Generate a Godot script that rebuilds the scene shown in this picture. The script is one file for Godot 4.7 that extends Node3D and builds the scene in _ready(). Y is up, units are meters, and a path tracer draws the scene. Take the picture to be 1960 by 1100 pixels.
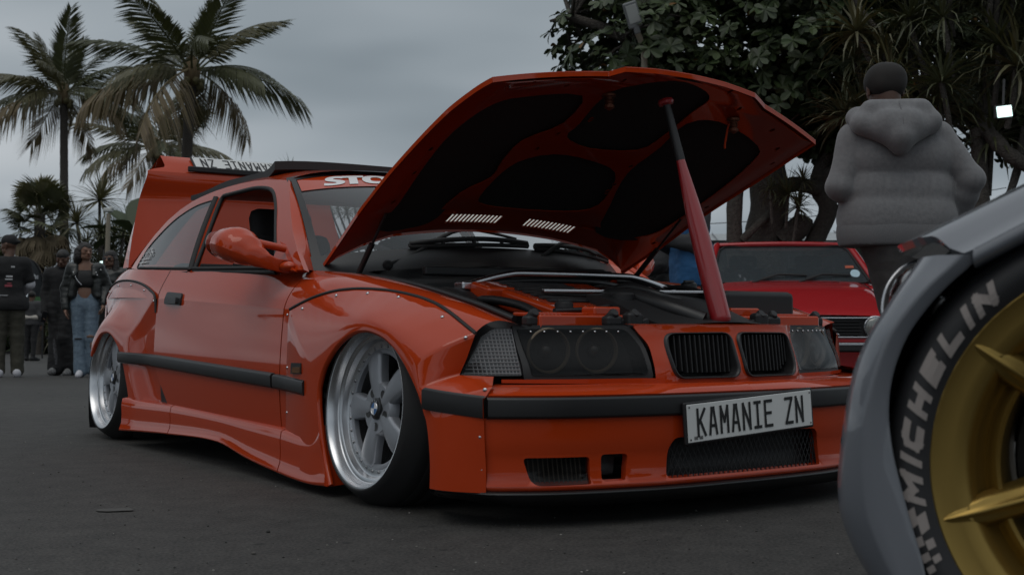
extends Node3D


func _ready() -> void:
	# camera: low, level with the headlights of the orange coupe
	var cam := Camera3D.new()
	cam.name = "camera"
	cam.fov = 26.24
	cam.near = 0.05
	cam.far = 600.0
	cam.position = Vector3(0, 0.556, 0)
	cam.rotation.x = atan(72.0 / 2360.0)
	var optics := CameraAttributesPhysical.new()
	optics.frustum_focal_length = 51.49
	optics.frustum_focus_distance = 4.7
	optics.frustum_near = 0.05
	optics.frustum_far = 600.0
	optics.exposure_aperture = 9.0
	cam.attributes = optics
	add_child(cam)
	cam.current = true
	var env := Environment.new()
	env.background_mode = Environment.BG_SKY
	var sky := Sky.new()
	sky.sky_material = overcast()
	env.sky = sky
	env.background_energy_multiplier = 1.0
	env.tonemap_mode = Environment.TONE_MAPPER_LINEAR
	env.tonemap_exposure = 1.0
	env.sdfgi_enabled = true
	env.ssao_enabled = true
	env.ssil_enabled = true
	var we := WorldEnvironment.new()
	we.name = "environment"
	we.environment = env
	add_child(we)
	var sun := DirectionalLight3D.new()
	sun.name = "sun"
	sun.light_energy = 0.15
	sun.light_angular_distance = 40.0
	sun.light_color = Color(1.0, 0.97, 0.93)
	sun.shadow_enabled = true
	sun.rotation = Vector3(deg_to_rad(-62), deg_to_rad(-30), 0)
	add_child(sun)
	setting()
	orange_coupe()
	baseball_bat()
	grey_car()
	red_hatchback()
	people()
	plants()
	street_things()


# a grey overcast sky: soft banks of cloud on a plane overhead
func overcast() -> PanoramaSkyMaterial:
	var w := 1024
	var h := 512
	var a := FastNoiseLite.new()
	a.seed = 11
	a.frequency = 0.42
	a.fractal_octaves = 5
	a.fractal_gain = 0.48
	var b := FastNoiseLite.new()
	b.seed = 4
	b.frequency = 0.16
	b.fractal_octaves = 3
	var im := Image.create(w, h, false, Image.FORMAT_RGBF)
	for y in h:
		var el := PI * (0.5 - (y + 0.5) / h)
		for x in w:
			var az := TAU * (x + 0.5) / w
			var d := Vector3(sin(az) * cos(el), sin(el), -cos(az) * cos(el))
			var k := 1.0 / (maxf(d.y, 0.0) + 0.16)
			var p := Vector3(d.x * k * 1.0, d.z * k * 2.0, 0.0)
			var fine := a.get_noise_3dv(p)
			var broad := b.get_noise_3dv(p + Vector3(9, 3, 0))
			var up := maxf(d.y, 0.0)
			var l := 0.285 + 0.24 * fine + 0.30 * broad + 0.40 * up
			l += 0.06 * exp(-pow(up / 0.05, 2.0))
			l = clampf(l, 0.13, 1.0)
			var t := clampf((l - 0.15) / 0.35, 0.0, 1.0)
			var c := Color(0.80, 0.99, 1.14).lerp(Color(0.93, 1.0, 1.06), t)
			im.set_pixel(x, y, Color(l * c.r, l * c.g, l * c.b))
	var m := PanoramaSkyMaterial.new()
	m.panorama = ImageTexture.create_from_image(im)
	m.filter = true
	return m


static func ground_y(d: float) -> float:
	return -0.0105 * maxf(0.0, d - 9.0)


func setting() -> void:
	var asphalt := mat(Color.WHITE, 0.82)
	asphalt.albedo_texture = asphalt_picture()
	asphalt.uv1_scale = Vector3(1, 1, 1)
	asphalt.heightmap_enabled = true
	asphalt.heightmap_texture = noise_tex(1024, 0.16, 3, Color.BLACK, Color.WHITE, 8)
	asphalt.heightmap_scale = 0.12
	asphalt.detail_enabled = true
	asphalt.detail_blend_mode = BaseMaterial3D.BLEND_MODE_MUL
	asphalt.detail_albedo = noise_tex(512, 0.008, 4, Color(0.62, 0.62, 0.63), Color(1.0, 1.0, 1.0), 21)
	asphalt.detail_uv_layer = BaseMaterial3D.DETAIL_UV_2
	var v := PackedVector3Array()
	var n := PackedVector3Array()
	var u1 := PackedVector2Array()
	var u2 := PackedVector2Array()
	var id := PackedInt32Array()
	var zs := [30.0, 6.0, 0.0, -3.0, -6.0, -9.0, -12.0, -16.0, -24.0, -40.0, -80.0, -200.0, -500.0]
	var xs := [-400.0, -60.0, -20.0, -8.0, 0.0, 8.0, 20.0, 60.0, 400.0]
	for z in zs:
		for x in xs:
			v.append(Vector3(x, ground_y(minf(-z, 60.0)), z))
			n.append(Vector3.UP)
			u1.append(Vector2(x, z) / 3.0)
			u2.append(Vector2(x, z) / 13.0)
	for i in zs.size() - 1:
		for j in xs.size() - 1:
			var a := i * xs.size() + j
			for k in [a, a + xs.size(), a + 1, a + 1, a + xs.size(), a + xs.size() + 1]:
				id.append(k)
	var arr := []
	arr.resize(Mesh.ARRAY_MAX)
	arr[Mesh.ARRAY_VERTEX] = v
	arr[Mesh.ARRAY_NORMAL] = n
	arr[Mesh.ARRAY_TEX_UV] = u1
	arr[Mesh.ARRAY_TEX_UV2] = u2
	arr[Mesh.ARRAY_INDEX] = id
	var m := ArrayMesh.new()
	m.add_surface_from_arrays(Mesh.PRIMITIVE_TRIANGLES, arr)
	var o := put("ground", m, asphalt)
	tag(o, "dark grey worn asphalt of the car park", "asphalt", "", "structure")
	# loose grit near the camera
	var rng := RandomNumberGenerator.new()
	rng.seed = 17
	var mb := MB.new()
	mb.ball(Vector3.ZERO, Vector3(1.0, 0.55, 0.8), Basis(), 6, 4)
	var mm := MultiMesh.new()
	mm.transform_format = MultiMesh.TRANSFORM_3D
	mm.use_colors = true
	mm.mesh = mb.mesh()
	mm.instance_count = 1500
	for i in 1500:
		var d := 2.2 + 9.0 * pow(rng.randf(), 1.6)
		var x := rng.randf_range(-0.5, 0.5) * d
		var r := rng.randf_range(0.0012, 0.0042) * (1.0 if rng.randf() < 0.97 else 1.9)
		mm.set_instance_transform(i, Transform3D(Basis(Vector3.UP, rng.randf() * TAU).scaled(Vector3.ONE * r), Vector3(x, r * 0.35, -d)))
		var k := rng.randf_range(0.02, 0.10) if rng.randf() < 0.75 else rng.randf_range(0.12, 0.26)
		mm.set_instance_color(i, Color(k * 1.05, k, k * 0.92))
	var mi := MultiMeshInstance3D.new()
	mi.multimesh = mm
	var gm := mat(Color.WHITE, 0.9)
	gm.vertex_color_use_as_albedo = true
	mi.material_override = gm
	named(mi, "grit")
	tag(mi, "loose grit scattered on the asphalt", "grit", "", "stuff")
	# a pale worn spot and thin cracks
	mb = MB.new()
	for c in [[Vector3(-0.9, 0.004, -3.6), Vector3(0.3, 0.004, -3.25), 0.5], [Vector3(0.1, 0.004, -2.75), Vector3(1.0, 0.004, -2.55), 0.3], [Vector3(-2.1, 0.004, -5.4), Vector3(-0.95, 0.004, -4.7), 0.6]]:
		var prev: Vector3 = c[0]
		for i in 22:
			var q: Vector3 = (c[0] as Vector3).lerp(c[1], (i + 1) / 22.0) + Vector3(rng.randfn() * 0.015, 0, rng.randfn() * 0.03)
			var w := Vector3(0, 0, rng.randf_range(0.0008, 0.002))
			mb.quad(prev - w, prev + w, q + w, q - w, Vector3.UP)
			prev = q
	tag(put("crack", mb, mat(Color(0.012, 0.012, 0.012), 0.95)), "thin dark cracks in the asphalt", "", "", "structure")
	mb = MB.new()
	var spot := PackedVector2Array()
	for k in 14:
		spot.append(Vector2.from_angle(TAU * k / 14) * Vector2(0.055, 0.030) * rng.randf_range(0.8, 1.15))
	mb.prism(spot, Transform3D(Basis(Vector3.RIGHT, -PI / 2), Vector3(-1.19, 0.0035, -3.71)), 0.0006)
	tag(put("worn_patch", mb, mat(Color(0.075, 0.073, 0.069), 0.9)), "small pale worn spot on the asphalt", "", "", "structure")


func asphalt_picture() -> ImageTexture:
	var s := 1024
	var rng := RandomNumberGenerator.new()
	rng.seed = 5
	var grain := FastNoiseLite.new()
	grain.seed = 3
	grain.frequency = 0.25
	grain.fractal_octaves = 2
	var patch := FastNoiseLite.new()
	patch.seed = 9
	patch.frequency = 0.02
	var im := Image.create(s, s, false, Image.FORMAT_RGB8)
	for y in s:
		for x in s:
			var l := 0.042 + 0.036 * grain.get_noise_2d(x, y) + 0.016 * patch.get_noise_2d(x, y) + rng.randf_range(-0.02, 0.02)
			var r := rng.randf()
			if r > 0.994:
				l += rng.randf_range(0.03, 0.12)
			elif r < 0.01:
				l *= 0.45
			l = maxf(l, 0.006)
			im.set_pixel(x, y, Color(l * 1.05, l * 0.985, l * 0.90).linear_to_srgb())
	# dark spots of oil and old gum
	for k in 14:
		var c := Vector2(rng.randf() * s, rng.randf() * s)
		var r := rng.randf_range(2.0, 7.0)
		for yy in range(-8, 9):
			for xx in range(-8, 9):
				if Vector2(xx, yy).length() < r * rng.randf_range(0.7, 1.1):
					var px := posmod(int(c.x) + xx, s)
					var py := posmod(int(c.y) + yy, s)
					im.set_pixel(px, py, im.get_pixel(px, py).darkened(0.5) if k % 3 else im.get_pixel(px, py).lightened(0.08))
	return ImageTexture.create_from_image(im)

# ------------------------------------------------------------------ helpers
class MB:
	var v := PackedVector3Array()
	var n := PackedVector3Array()
	var c := PackedColorArray()
	var uv := PackedVector2Array()
	var col := Color.WHITE
	var xf := Transform3D()

	func tri(a: Vector3, b: Vector3, d: Vector3, na: Vector3, nb: Vector3, nd: Vector3, ua := Vector2.ZERO, ub := Vector2.ZERO, ud := Vector2.ZERO) -> void:
		if (d - a).cross(b - a).dot(na + nb + nd) < 0.0:
			var t := b
			b = d
			d = t
			t = nb
			nb = nd
			nd = t
			var s := ub
			ub = ud
			ud = s
		v.append(xf * a); v.append(xf * b); v.append(xf * d)
		n.append((xf.basis * na).normalized()); n.append((xf.basis * nb).normalized()); n.append((xf.basis * nd).normalized())
		uv.append(ua); uv.append(ub); uv.append(ud)
		c.append(col); c.append(col); c.append(col)

	func flat(a: Vector3, b: Vector3, d: Vector3, out := Vector3.ZERO) -> void:
		var m := (b - a).cross(d - a).normalized()
		if out != Vector3.ZERO and m.dot(out) < 0.0:
			m = -m
		tri(a, b, d, m, m, m)

	func quad(a: Vector3, b: Vector3, d: Vector3, e: Vector3, out := Vector3.ZERO) -> void:
		flat(a, b, d, out)
		flat(a, d, e, out)

	# a smooth sheet from f(i/nu, j/nv); turn = -1 turns the normals over
	func grid(nu: int, nv: int, f: Callable, turn := 1.0, wrap := false) -> void:
		var p := PackedVector3Array()
		p.resize((nu + 1) * (nv + 1))
		for i in nu + 1:
			for j in nv + 1:
				p[i * (nv + 1) + j] = f.call(float(i) / nu, float(j) / nv)
		sheet(p, nu, nv, turn, wrap)

	func sheet(p: PackedVector3Array, nu: int, nv: int, turn := 1.0, wrap := false) -> void:
		var m := PackedVector3Array()
		m.resize(p.size())
		var w := nv + 1
		for i in nu + 1:
			for j in nv + 1:
				var i0 := maxi(i - 1, 0)
				var i1 := mini(i + 1, nu)
				if wrap:
					i0 = i - 1 if i > 0 else nu - 1
					i1 = i + 1 if i < nu else 1
				var du := p[i1 * w + j] - p[i0 * w + j]
				var dv := p[i * w + mini(j + 1, nv)] - p[i * w + maxi(j - 1, 0)]
				var k := du.cross(dv) * turn
				if k.length_squared() < 1e-16:
					var ji := clampi(j, 1, nv - 1) if nv > 1 else j
					du = p[i1 * w + ji] - p[i0 * w + ji]
					k = du.cross(dv) * turn
				m[i * w + j] = k.normalized()
		for i in nu:
			for j in nv:
				var a := i * w + j
				var b := a + w
				var ua := Vector2(float(i) / nu, float(j) / nv)
				var ub := Vector2(float(i + 1) / nu, float(j) / nv)
				var uc := Vector2(float(i + 1) / nu, float(j + 1) / nv)
				var ud := Vector2(float(i) / nu, float(j + 1) / nv)
				tri(p[a], p[b], p[b + 1], m[a], m[b], m[b + 1], ua, ub, uc)
				tri(p[a], p[b + 1], p[a + 1], m[a], m[b + 1], m[a + 1], ua, uc, ud)

	# box with rounded edges
	func rbox(at: Vector3, size: Vector3, bevel := 0.004, b := Basis()) -> void:
		var h := size * 0.5
		bevel = minf(bevel, minf(h.x, minf(h.y, h.z)) * 0.98)
		for ax in 3:
			for s in [-1.0, 1.0]:
				var p := PackedVector3Array()
				var m := PackedVector3Array()
				for i in 4:
					for j in 4:
						var q := Vector3()
						q[ax] = s * h[ax]
						var a1 := (ax + 1) % 3
						var a2 := (ax + 2) % 3
						q[a1] = [-h[a1], -h[a1] + bevel, h[a1] - bevel, h[a1]][i]
						q[a2] = [-h[a2], -h[a2] + bevel, h[a2] - bevel, h[a2]][j]
						var inner := q.clamp(-h + Vector3.ONE * bevel, h - Vector3.ONE * bevel)
						var d := (q - inner).normalized()
						p.append(at + b * (inner + d * bevel))
						m.append(b * d)
				for i in 3:
					for j in 3:
						var a := i * 4 + j
						tri(p[a], p[a + 4], p[a + 5], m[a], m[a + 4], m[a + 5])
						tri(p[a], p[a + 5], p[a + 1], m[a], m[a + 5], m[a + 1])

	func tube(path: PackedVector3Array, radii, sides := 8, caps := true) -> void:
		var k := path.size()
		var p := PackedVector3Array()
		var side := Vector3.ZERO
		var fr := []
		for i in k:
			var t := (path[mini(i + 1, k - 1)] - path[maxi(i - 1, 0)]).normalized()
			if i == 0:
				side = t.cross(Vector3.UP if absf(t.y) < 0.9 else Vector3.RIGHT).normalized()
			else:
				side = (side - t * side.dot(t)).normalized()
			var other := t.cross(side)
			var r: float = radii if radii is float else radii[i]
			for j in sides + 1:
				var a := TAU * j / sides
				p.append(path[i] + (side * cos(a) + other * sin(a)) * r)
			fr.append(t)
		# wrap around in j: build with i along, j around
		var w := sides + 1
		for i in k - 1:
			for j in sides:
				var a := i * w + j
				var b := a + w
				var na := p[a] - path[i]
				var na2 := p[a + 1] - path[i]
				var nb := p[b] - path[i + 1]
				var nb2 := p[b + 1] - path[i + 1]
				tri(p[a], p[b], p[b + 1], na.normalized(), nb.normalized(), nb2.normalized(), Vector2(float(j) / sides, i), Vector2(float(j) / sides, i + 1), Vector2(float(j + 1) / sides, i + 1))
				tri(p[a], p[b + 1], p[a + 1], na.normalized(), nb2.normalized(), na2.normalized(), Vector2(float(j) / sides, i), Vector2(float(j + 1) / sides, i + 1), Vector2(float(j + 1) / sides, i))
		if caps:
			for e in [0, k - 1]:
				var out: Vector3 = fr[e] * (-1.0 if e == 0 else 1.0)
				for j in sides:
					tri(path[e], p[e * w + j], p[e * w + j + 1], out, out, out)

	# profile points are (radius, along); turned about the y axis of b at o
	func lathe(prof: PackedVector2Array, o: Vector3, b: Basis, seg := 48, a0 := 0.0, a1 := TAU, sharp := 0.75) -> void:
		var k := prof.size()
		var fn := []
		for i in k - 1:
			var d := (prof[i + 1] - prof[i]).normalized()
			fn.append(Vector2(d.y, -d.x))
		for i in k - 1:
			var n0: Vector2 = fn[i]
			var n1: Vector2 = fn[i]
			if i > 0 and fn[i - 1].dot(fn[i]) > sharp:
				n0 = (fn[i - 1] + fn[i]).normalized()
			if i < k - 2 and fn[i + 1].dot(fn[i]) > sharp:
				n1 = (fn[i + 1] + fn[i]).normalized()
			for j in seg:
				var t0 := lerpf(a0, a1, float(j) / seg)
				var t1 := lerpf(a0, a1, float(j + 1) / seg)
				var d0 := Vector3(cos(t0), 0, sin(t0))
				var d1 := Vector3(cos(t1), 0, sin(t1))
				var q0 := prof[i]
				var q1 := prof[i + 1]
				var pa := o + b * (d0 * q0.x + Vector3.UP * q0.y)
				var pb := o + b * (d1 * q0.x + Vector3.UP * q0.y)
				var pc := o + b * (d1 * q1.x + Vector3.UP * q1.y)
				var pd := o + b * (d0 * q1.x + Vector3.UP * q1.y)
				var na := b * (d0 * n0.x + Vector3.UP * n0.y)
				var nb := b * (d1 * n0.x + Vector3.UP * n0.y)
				var nc := b * (d1 * n1.x + Vector3.UP * n1.y)
				var nd := b * (d0 * n1.x + Vector3.UP * n1.y)
				tri(pa, pb, pc, na, nb, nc)
				tri(pa, pc, pd, na, nc, nd)

	func ball(at: Vector3, r: Vector3, b := Basis(), nu := 16, nv := 10) -> void:
		for i in nu:
			for j in nv:
				var q := []
				for e in [[i, j], [i + 1, j], [i + 1, j + 1], [i, j + 1]]:
					var th: float = TAU * e[0] / nu
					var ph: float = PI * e[1] / nv
					q.append(Vector3(sin(ph) * cos(th), cos(ph), sin(ph) * sin(th)))
				var m := []
				var p := []
				for d in q:
					p.append(at + b * (d * r))
					m.append((b * (d / r)).normalized())
				tri(p[0], p[1], p[2], m[0], m[1], m[2])
				tri(p[0], p[2], p[3], m[0], m[2], m[3])

	# flat outline pushed out along z of t by depth
	func prism(outline: PackedVector2Array, t: Transform3D, depth: float) -> void:
		var idx := Geometry2D.triangulate_polygon(outline)
		var nz := t.basis.z.normalized()
		for s in [0.0, depth]:
			var m := nz if (s > 0.0) == (depth > 0.0) and s != 0.0 else -nz * signf(depth)
			for i in range(0, idx.size(), 3):
				var q := []
				for e in 3:
					var o2 := outline[idx[i + e]]
					q.append(t * Vector3(o2.x, o2.y, s))
				tri(q[0], q[1], q[2], m, m, m)
		var area := 0.0
		for i in outline.size():
			area += outline[i].cross(outline[(i + 1) % outline.size()])
		for i in outline.size():
			var a := outline[i]
			var b := outline[(i + 1) % outline.size()]
			var d := (b - a).normalized() * signf(area)
			quad(t * Vector3(a.x, a.y, 0), t * Vector3(b.x, b.y, 0), t * Vector3(b.x, b.y, depth), t * Vector3(a.x, a.y, depth), t.basis * Vector3(d.y, -d.x, 0))

	# a panel: an outline (with holes) in a plane, laid over the surface f; rim > 0 turns its edges in by that much
	func panel(outline: PackedVector2Array, holes: Array, cell: float, f: Callable, rim := 0.0, turn := 1.0, back := false) -> void:
		var lo := outline[0]
		var hi := outline[0]
		for q in outline:
			lo = lo.min(q)
			hi = hi.max(q)
		var nx := int(ceil((hi.x - lo.x) / cell)) + 1
		var ny := int(ceil((hi.y - lo.y) / cell)) + 1
		lo -= Vector2.ONE * cell * 0.13
		var mark := PackedByteArray()
		mark.resize(nx * ny)
		var loops := [outline]
		loops.append_array(holes)
		for lp in loops:
			for i in lp.size():
				var a: Vector2 = lp[i]
				var b: Vector2 = lp[(i + 1) % lp.size()]
				var steps := int(a.distance_to(b) / (cell * 0.2)) + 1
				for s in steps + 1:
					var q := (a.lerp(b, float(s) / steps) - lo) / cell
					var ix := int(q.x)
					var iy := int(q.y)
					for ox in [-1, 0, 1]:
						for oy in [-1, 0, 1]:
							var jx: int = ix + ox
							var jy: int = iy + oy
							if jx >= 0 and jy >= 0 and jx < nx and jy < ny:
								mark[jy * nx + jx] = 1
		var cache := {}
		for iy in ny:
			for ix in nx:
				var c0 := lo + Vector2(ix, iy) * cell
				var box := PackedVector2Array([c0, c0 + Vector2(cell, 0), c0 + Vector2(cell, cell), c0 + Vector2(0, cell)])
				var polys := []
				if mark[iy * nx + ix]:
					polys = Geometry2D.intersect_polygons(box, outline)
					for h in holes:
						var rest := []
						for pl in polys:
							for q in Geometry2D.clip_polygons(pl, h):
								rest.append(q)
						polys = rest
				elif Geometry2D.is_point_in_polygon(c0 + Vector2.ONE * cell * 0.5, outline):
					var inside := true
					for h in holes:
						if Geometry2D.is_point_in_polygon(c0 + Vector2.ONE * cell * 0.5, h):
							inside = false
					if inside:
						polys = [box]
				for pl in polys:
					var idx := Geometry2D.triangulate_polygon(pl)
					for i in range(0, idx.size(), 3):
						var P := []
						var N := []
						for e in 3:
							var q: Vector2 = pl[idx[i + e]]
							if not cache.has(q):
								cache[q] = lift(q, f, turn)
							P.append(cache[q][0])
							N.append(cache[q][1])
						tri(P[0], P[1], P[2], N[0], N[1], N[2], pl[idx[i]], pl[idx[i + 1]], pl[idx[i + 2]])
						if back:
							tri(P[0] - N[0] * rim, P[1] - N[1] * rim, P[2] - N[2] * rim, -N[0], -N[1], -N[2])
		if rim > 0.0:
			for lp in loops:
				for i in lp.size():
					var a: Vector2 = lp[i]
					var b: Vector2 = lp[(i + 1) % lp.size()]
					var steps := int(a.distance_to(b) / cell) + 1
					for s in steps:
						var A := lift(a.lerp(b, float(s) / steps), f, turn)
						var B := lift(a.lerp(b, float(s + 1) / steps), f, turn)
						var o: Vector3 = (B[0] - A[0]).cross(A[1]).normalized()
						tri(A[0], B[0], B[0] - B[1] * rim, o, o, o)
						tri(A[0], B[0] - B[1] * rim, A[0] - A[1] * rim, o, o, o)

	func lift(q: Vector2, f: Callable, turn: float) -> Array:
		var e := 0.004
		var p: Vector3 = f.call(q)
		var px: Vector3 = f.call(q + Vector2(e, 0)) - f.call(q - Vector2(e, 0))
		var py: Vector3 = f.call(q + Vector2(0, e)) - f.call(q - Vector2(0, e))
		return [p, px.cross(py).normalized() * turn]

	func mesh() -> ArrayMesh:
		var m := ArrayMesh.new()
		if v.is_empty():
			return m
		var a := []
		a.resize(Mesh.ARRAY_MAX)
		a[Mesh.ARRAY_VERTEX] = v
		a[Mesh.ARRAY_NORMAL] = n
		a[Mesh.ARRAY_TEX_UV] = uv
		a[Mesh.ARRAY_COLOR] = c
		m.add_surface_from_arrays(Mesh.PRIMITIVE_TRIANGLES, a)
		return m


# smooth curve through points given by rising x
static func crv(p: Array, x: float) -> float:
	var k := p.size()
	if x <= p[0][0]:
		return p[0][1]
	if x >= p[k - 1][0]:
		return p[k - 1][1]
	var i := 0
	while x > p[i + 1][0]:
		i += 1
	var h: float = p[i + 1][0] - p[i][0]
	var t: float = (x - p[i][0]) / h
	var d: float = (p[i + 1][1] - p[i][1]) / h
	var m0 := d
	var m1 := d
	if i > 0:
		m0 = (p[i + 1][1] - p[i - 1][1]) / (p[i + 1][0] - p[i - 1][0])
	if i < k - 2:
		m1 = (p[i + 2][1] - p[i][1]) / (p[i + 2][0] - p[i][0])
	var t2 := t * t
	var t3 := t2 * t
	return (2 * t3 - 3 * t2 + 1) * p[i][1] + (t3 - 2 * t2 + t) * h * m0 + (3 * t2 - 2 * t3) * p[i + 1][1] + (t3 - t2) * h * m1


# closed outline with rounded corners; each corner is [x, y, radius]
static func rounded(p: Array, steps := 4) -> PackedVector2Array:
	var out := PackedVector2Array()
	var k := p.size()
	for i in k:
		var a := Vector2(p[(i + k - 1) % k][0], p[(i + k - 1) % k][1])
		var b := Vector2(p[i][0], p[i][1])
		var d := Vector2(p[(i + 1) % k][0], p[(i + 1) % k][1])
		var r: float = p[i][2] if p[i].size() > 2 else 0.0
		if r <= 0.0:
			out.append(b)
			continue
		r = minf(r, minf(a.distance_to(b), b.distance_to(d)) * 0.49)
		var s := b + (a - b).normalized() * r
		var e := b + (d - b).normalized() * r
		for j in steps + 1:
			var t := float(j) / steps
			out.append(s.lerp(b, t).lerp(b.lerp(e, t), t))
	return out


# smooth closed loop through points
static func loop(p: Array, steps := 4) -> PackedVector2Array:
	var out := PackedVector2Array()
	var k := p.size()
	for i in k:
		var a := Vector2(p[(i + k - 1) % k][0], p[(i + k - 1) % k][1])
		var b := Vector2(p[i][0], p[i][1])
		var d := Vector2(p[(i + 1) % k][0], p[(i + 1) % k][1])
		var e := Vector2(p[(i + 2) % k][0], p[(i + 2) % k][1])
		for j in steps:
			out.append(b.cubic_interpolate(d, a, e, float(j) / steps))
	return out


# smooth open path through points of space
static func path(p: Array, steps := 6) -> PackedVector3Array:
	var out := PackedVector3Array()
	var k := p.size()
	for i in k - 1:
		var a: Vector3 = p[maxi(i - 1, 0)]
		var b: Vector3 = p[i]
		var d: Vector3 = p[i + 1]
		var e: Vector3 = p[mini(i + 2, k - 1)]
		for j in steps:
			out.append(b.cubic_interpolate(d, a, e, float(j) / steps))
	out.append(p[k - 1])
	return out


var used_names := {}


func put(called: String, mb, m: Material, parent: Node = null) -> MeshInstance3D:
	var o := MeshInstance3D.new()
	o.mesh = mb.mesh() if mb is MB else mb
	o.material_override = m
	named(o, called, parent)
	if mb is MB and mb.v.is_empty():
		print("EMPTY ", called)
	return o


func named(o: Node3D, called: String, parent: Node = null) -> void:
	var p: Node = parent if parent else self
	var key := "%d/%s" % [p.get_instance_id(), called]
	var k: int = used_names.get(key, 0)
	used_names[key] = k + 1
	o.name = called if k == 0 else "%s_%03d" % [called, k]
	p.add_child(o, true)


func thing(called: String, label: String, category: String, at := Vector3.ZERO, turn := 0.0, group := "") -> Node3D:
	var o := Node3D.new()
	named(o, called)
	o.position = at
	o.rotation.y = turn
	return tag(o, label, category, group)


func tag(o: Node3D, label: String, category: String, group := "", kind := "") -> Node3D:
	if label:
		o.set_meta("label", label)
	if category:
		o.set_meta("category", category)
	if group:
		o.set_meta("group", group)
	if kind:
		o.set_meta("kind", kind)
	return o


func mat(c: Color, rough := 0.6, metal := 0.0) -> StandardMaterial3D:
	var m := StandardMaterial3D.new()
	m.albedo_color = c.linear_to_srgb()      # given as real-world base colours
	m.roughness = rough
	m.metallic = metal
	return m


func paint(c: Color, rough := 0.35) -> StandardMaterial3D:
	var m := mat(c, rough)
	m.clearcoat_enabled = true
	m.clearcoat = 1.0
	m.clearcoat_roughness = 0.03
	return m


func glass(c: Color, alpha: float, rough := 0.02) -> StandardMaterial3D:
	var m := mat(c, rough)
	m.transparency = BaseMaterial3D.TRANSPARENCY_ALPHA
	m.albedo_color.a = alpha
	return m


func noise_tex(size: int, freq: float, oct: int, lo: Color, hi: Color, seed_ := 1, kind := FastNoiseLite.TYPE_SIMPLEX_SMOOTH, seamless := true) -> NoiseTexture2D:
	var nz := FastNoiseLite.new()
	nz.seed = seed_
	nz.noise_type = kind
	nz.frequency = freq
	nz.fractal_octaves = oct
	var t := NoiseTexture2D.new()
	t.width = size
	t.height = size
	t.seamless = seamless
	t.noise = nz
	var g := Gradient.new()
	g.set_color(0, lo.linear_to_srgb())
	g.set_color(1, hi.linear_to_srgb())
	t.color_ramp = g
	return t


# matt cloth or stone: mottled colour and a fine relief
func rough_mat(lo: Color, hi: Color, scale: float, rough := 0.85, relief := 0.3, seed_ := 3, freq := 0.03) -> StandardMaterial3D:
	var m := mat(Color.WHITE, rough)
	m.albedo_texture = noise_tex(256, freq, 4, lo, hi, seed_)
	m.uv1_triplanar = true
	m.uv1_world_triplanar = true
	m.uv1_scale = Vector3.ONE * scale
	if relief > 0.0:
		m.heightmap_enabled = true
		m.heightmap_texture = noise_tex(256, freq * 2.0, 4, Color.BLACK, Color.WHITE, seed_ + 9)
		m.heightmap_scale = relief * 0.12
	return m


func lettering(text: String, size: float, depth: float, m: Material, parent: Node, called := "lettering", face := "Droid Sans", bold := 0.0, slant := 0.0) -> MeshInstance3D:
	var t := TextMesh.new()
	t.text = text
	var sf := SystemFont.new()
	sf.font_names = PackedStringArray([face])
	sf.font_weight = 700 if bold > 0.0 else 400
	var fv := FontVariation.new()
	fv.base_font = sf
	fv.variation_embolden = maxf(bold, 0.0)
	if slant != 0.0:
		fv.variation_transform = Transform2D(Vector2(1, 0), Vector2(slant, 1), Vector2.ZERO)
	t.font = fv
	t.font_size = 64
	t.pixel_size = size / 64.0
	t.depth = depth
	t.curve_step = 4.0
	var o := MeshInstance3D.new()
	o.mesh = t
	o.material_override = m
	named(o, called, parent)
	return o

# ------------------------------------------------------------------ the orange coupe
# its own axes: x forward from the front axle, y up, z to its right side
static func V(u: float, v: float, w: float) -> Vector3:
	return Vector3(u, w, v)


const PLAN := [[-3.6, 0.585], [-3.4, 0.655], [-3.2, 0.725], [-3.0, 0.782], [-2.7, 0.828], [-2.3, 0.85], [-2.0, 0.856], [-1.3, 0.858], [-0.7, 0.852], [-0.3, 0.845], [0.0, 0.832], [0.25, 0.812], [0.45, 0.785], [0.6, 0.745]]
const CREASE := [[-3.6, 0.69], [-2.7, 0.69], [-2.0, 0.672], [-1.3, 0.642], [-0.68, 0.612], [0.0, 0.57], [0.3, 0.50], [0.5, 0.43]]
const TOPW := [[-3.6, 0.80], [-3.2, 0.835], [-2.9, 0.842], [-2.61, 0.828], [-1.77, 0.793], [-0.9, 0.763], [-0.72, 0.756], [-0.42, 0.736], [-0.13, 0.70], [0.23, 0.632], [0.4, 0.591], [0.52, 0.562]]
const TOPV := [[-3.4, 0.56], [-2.95, 0.68], [-2.6, 0.785], [-2.0, 0.795], [-0.95, 0.795], [-0.72, 0.735], [-0.4, 0.705], [0.2, 0.70], [0.52, 0.695]]


static func side_low(u: float, w: float, s: float) -> Vector3:
	var c := crv(CREASE, u)
	var x := clampf((c - w) / (c - 0.36), 0.0, 1.0)
	var y := maxf(0.0, 0.36 - w)
	return V(u, s * (crv(PLAN, u) + 0.016 * sin(x * PI * 0.5) - 0.35 * y * y), w)


static func side_up(u: float, t: float, s: float) -> Vector3:
	var p := crv(PLAN, u)
	var c := crv(CREASE, u)
	var tv := crv(TOPV, u)
	var tw := crv(TOPW, u)
	var round_ := smoothstep(-1.0, -0.4, u)
	var tail := smoothstep(-2.4, -2.9, u)
	var p1 := Vector2(p - 0.012, c + (tw - c) * lerpf(0.36, 0.5, round_))
	var p2 := Vector2(lerpf(tv + 0.022, p - 0.03, maxf(round_ * 0.75, tail * 0.6)), lerpf(tw - (tw - c) * 0.33, tw + 0.004, maxf(round_, tail)))
	var q := Vector2(p, c).bezier_interpolate(p1, p2, Vector2(tv, tw), t)
	return V(u, s * q.x, q.y)


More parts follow.
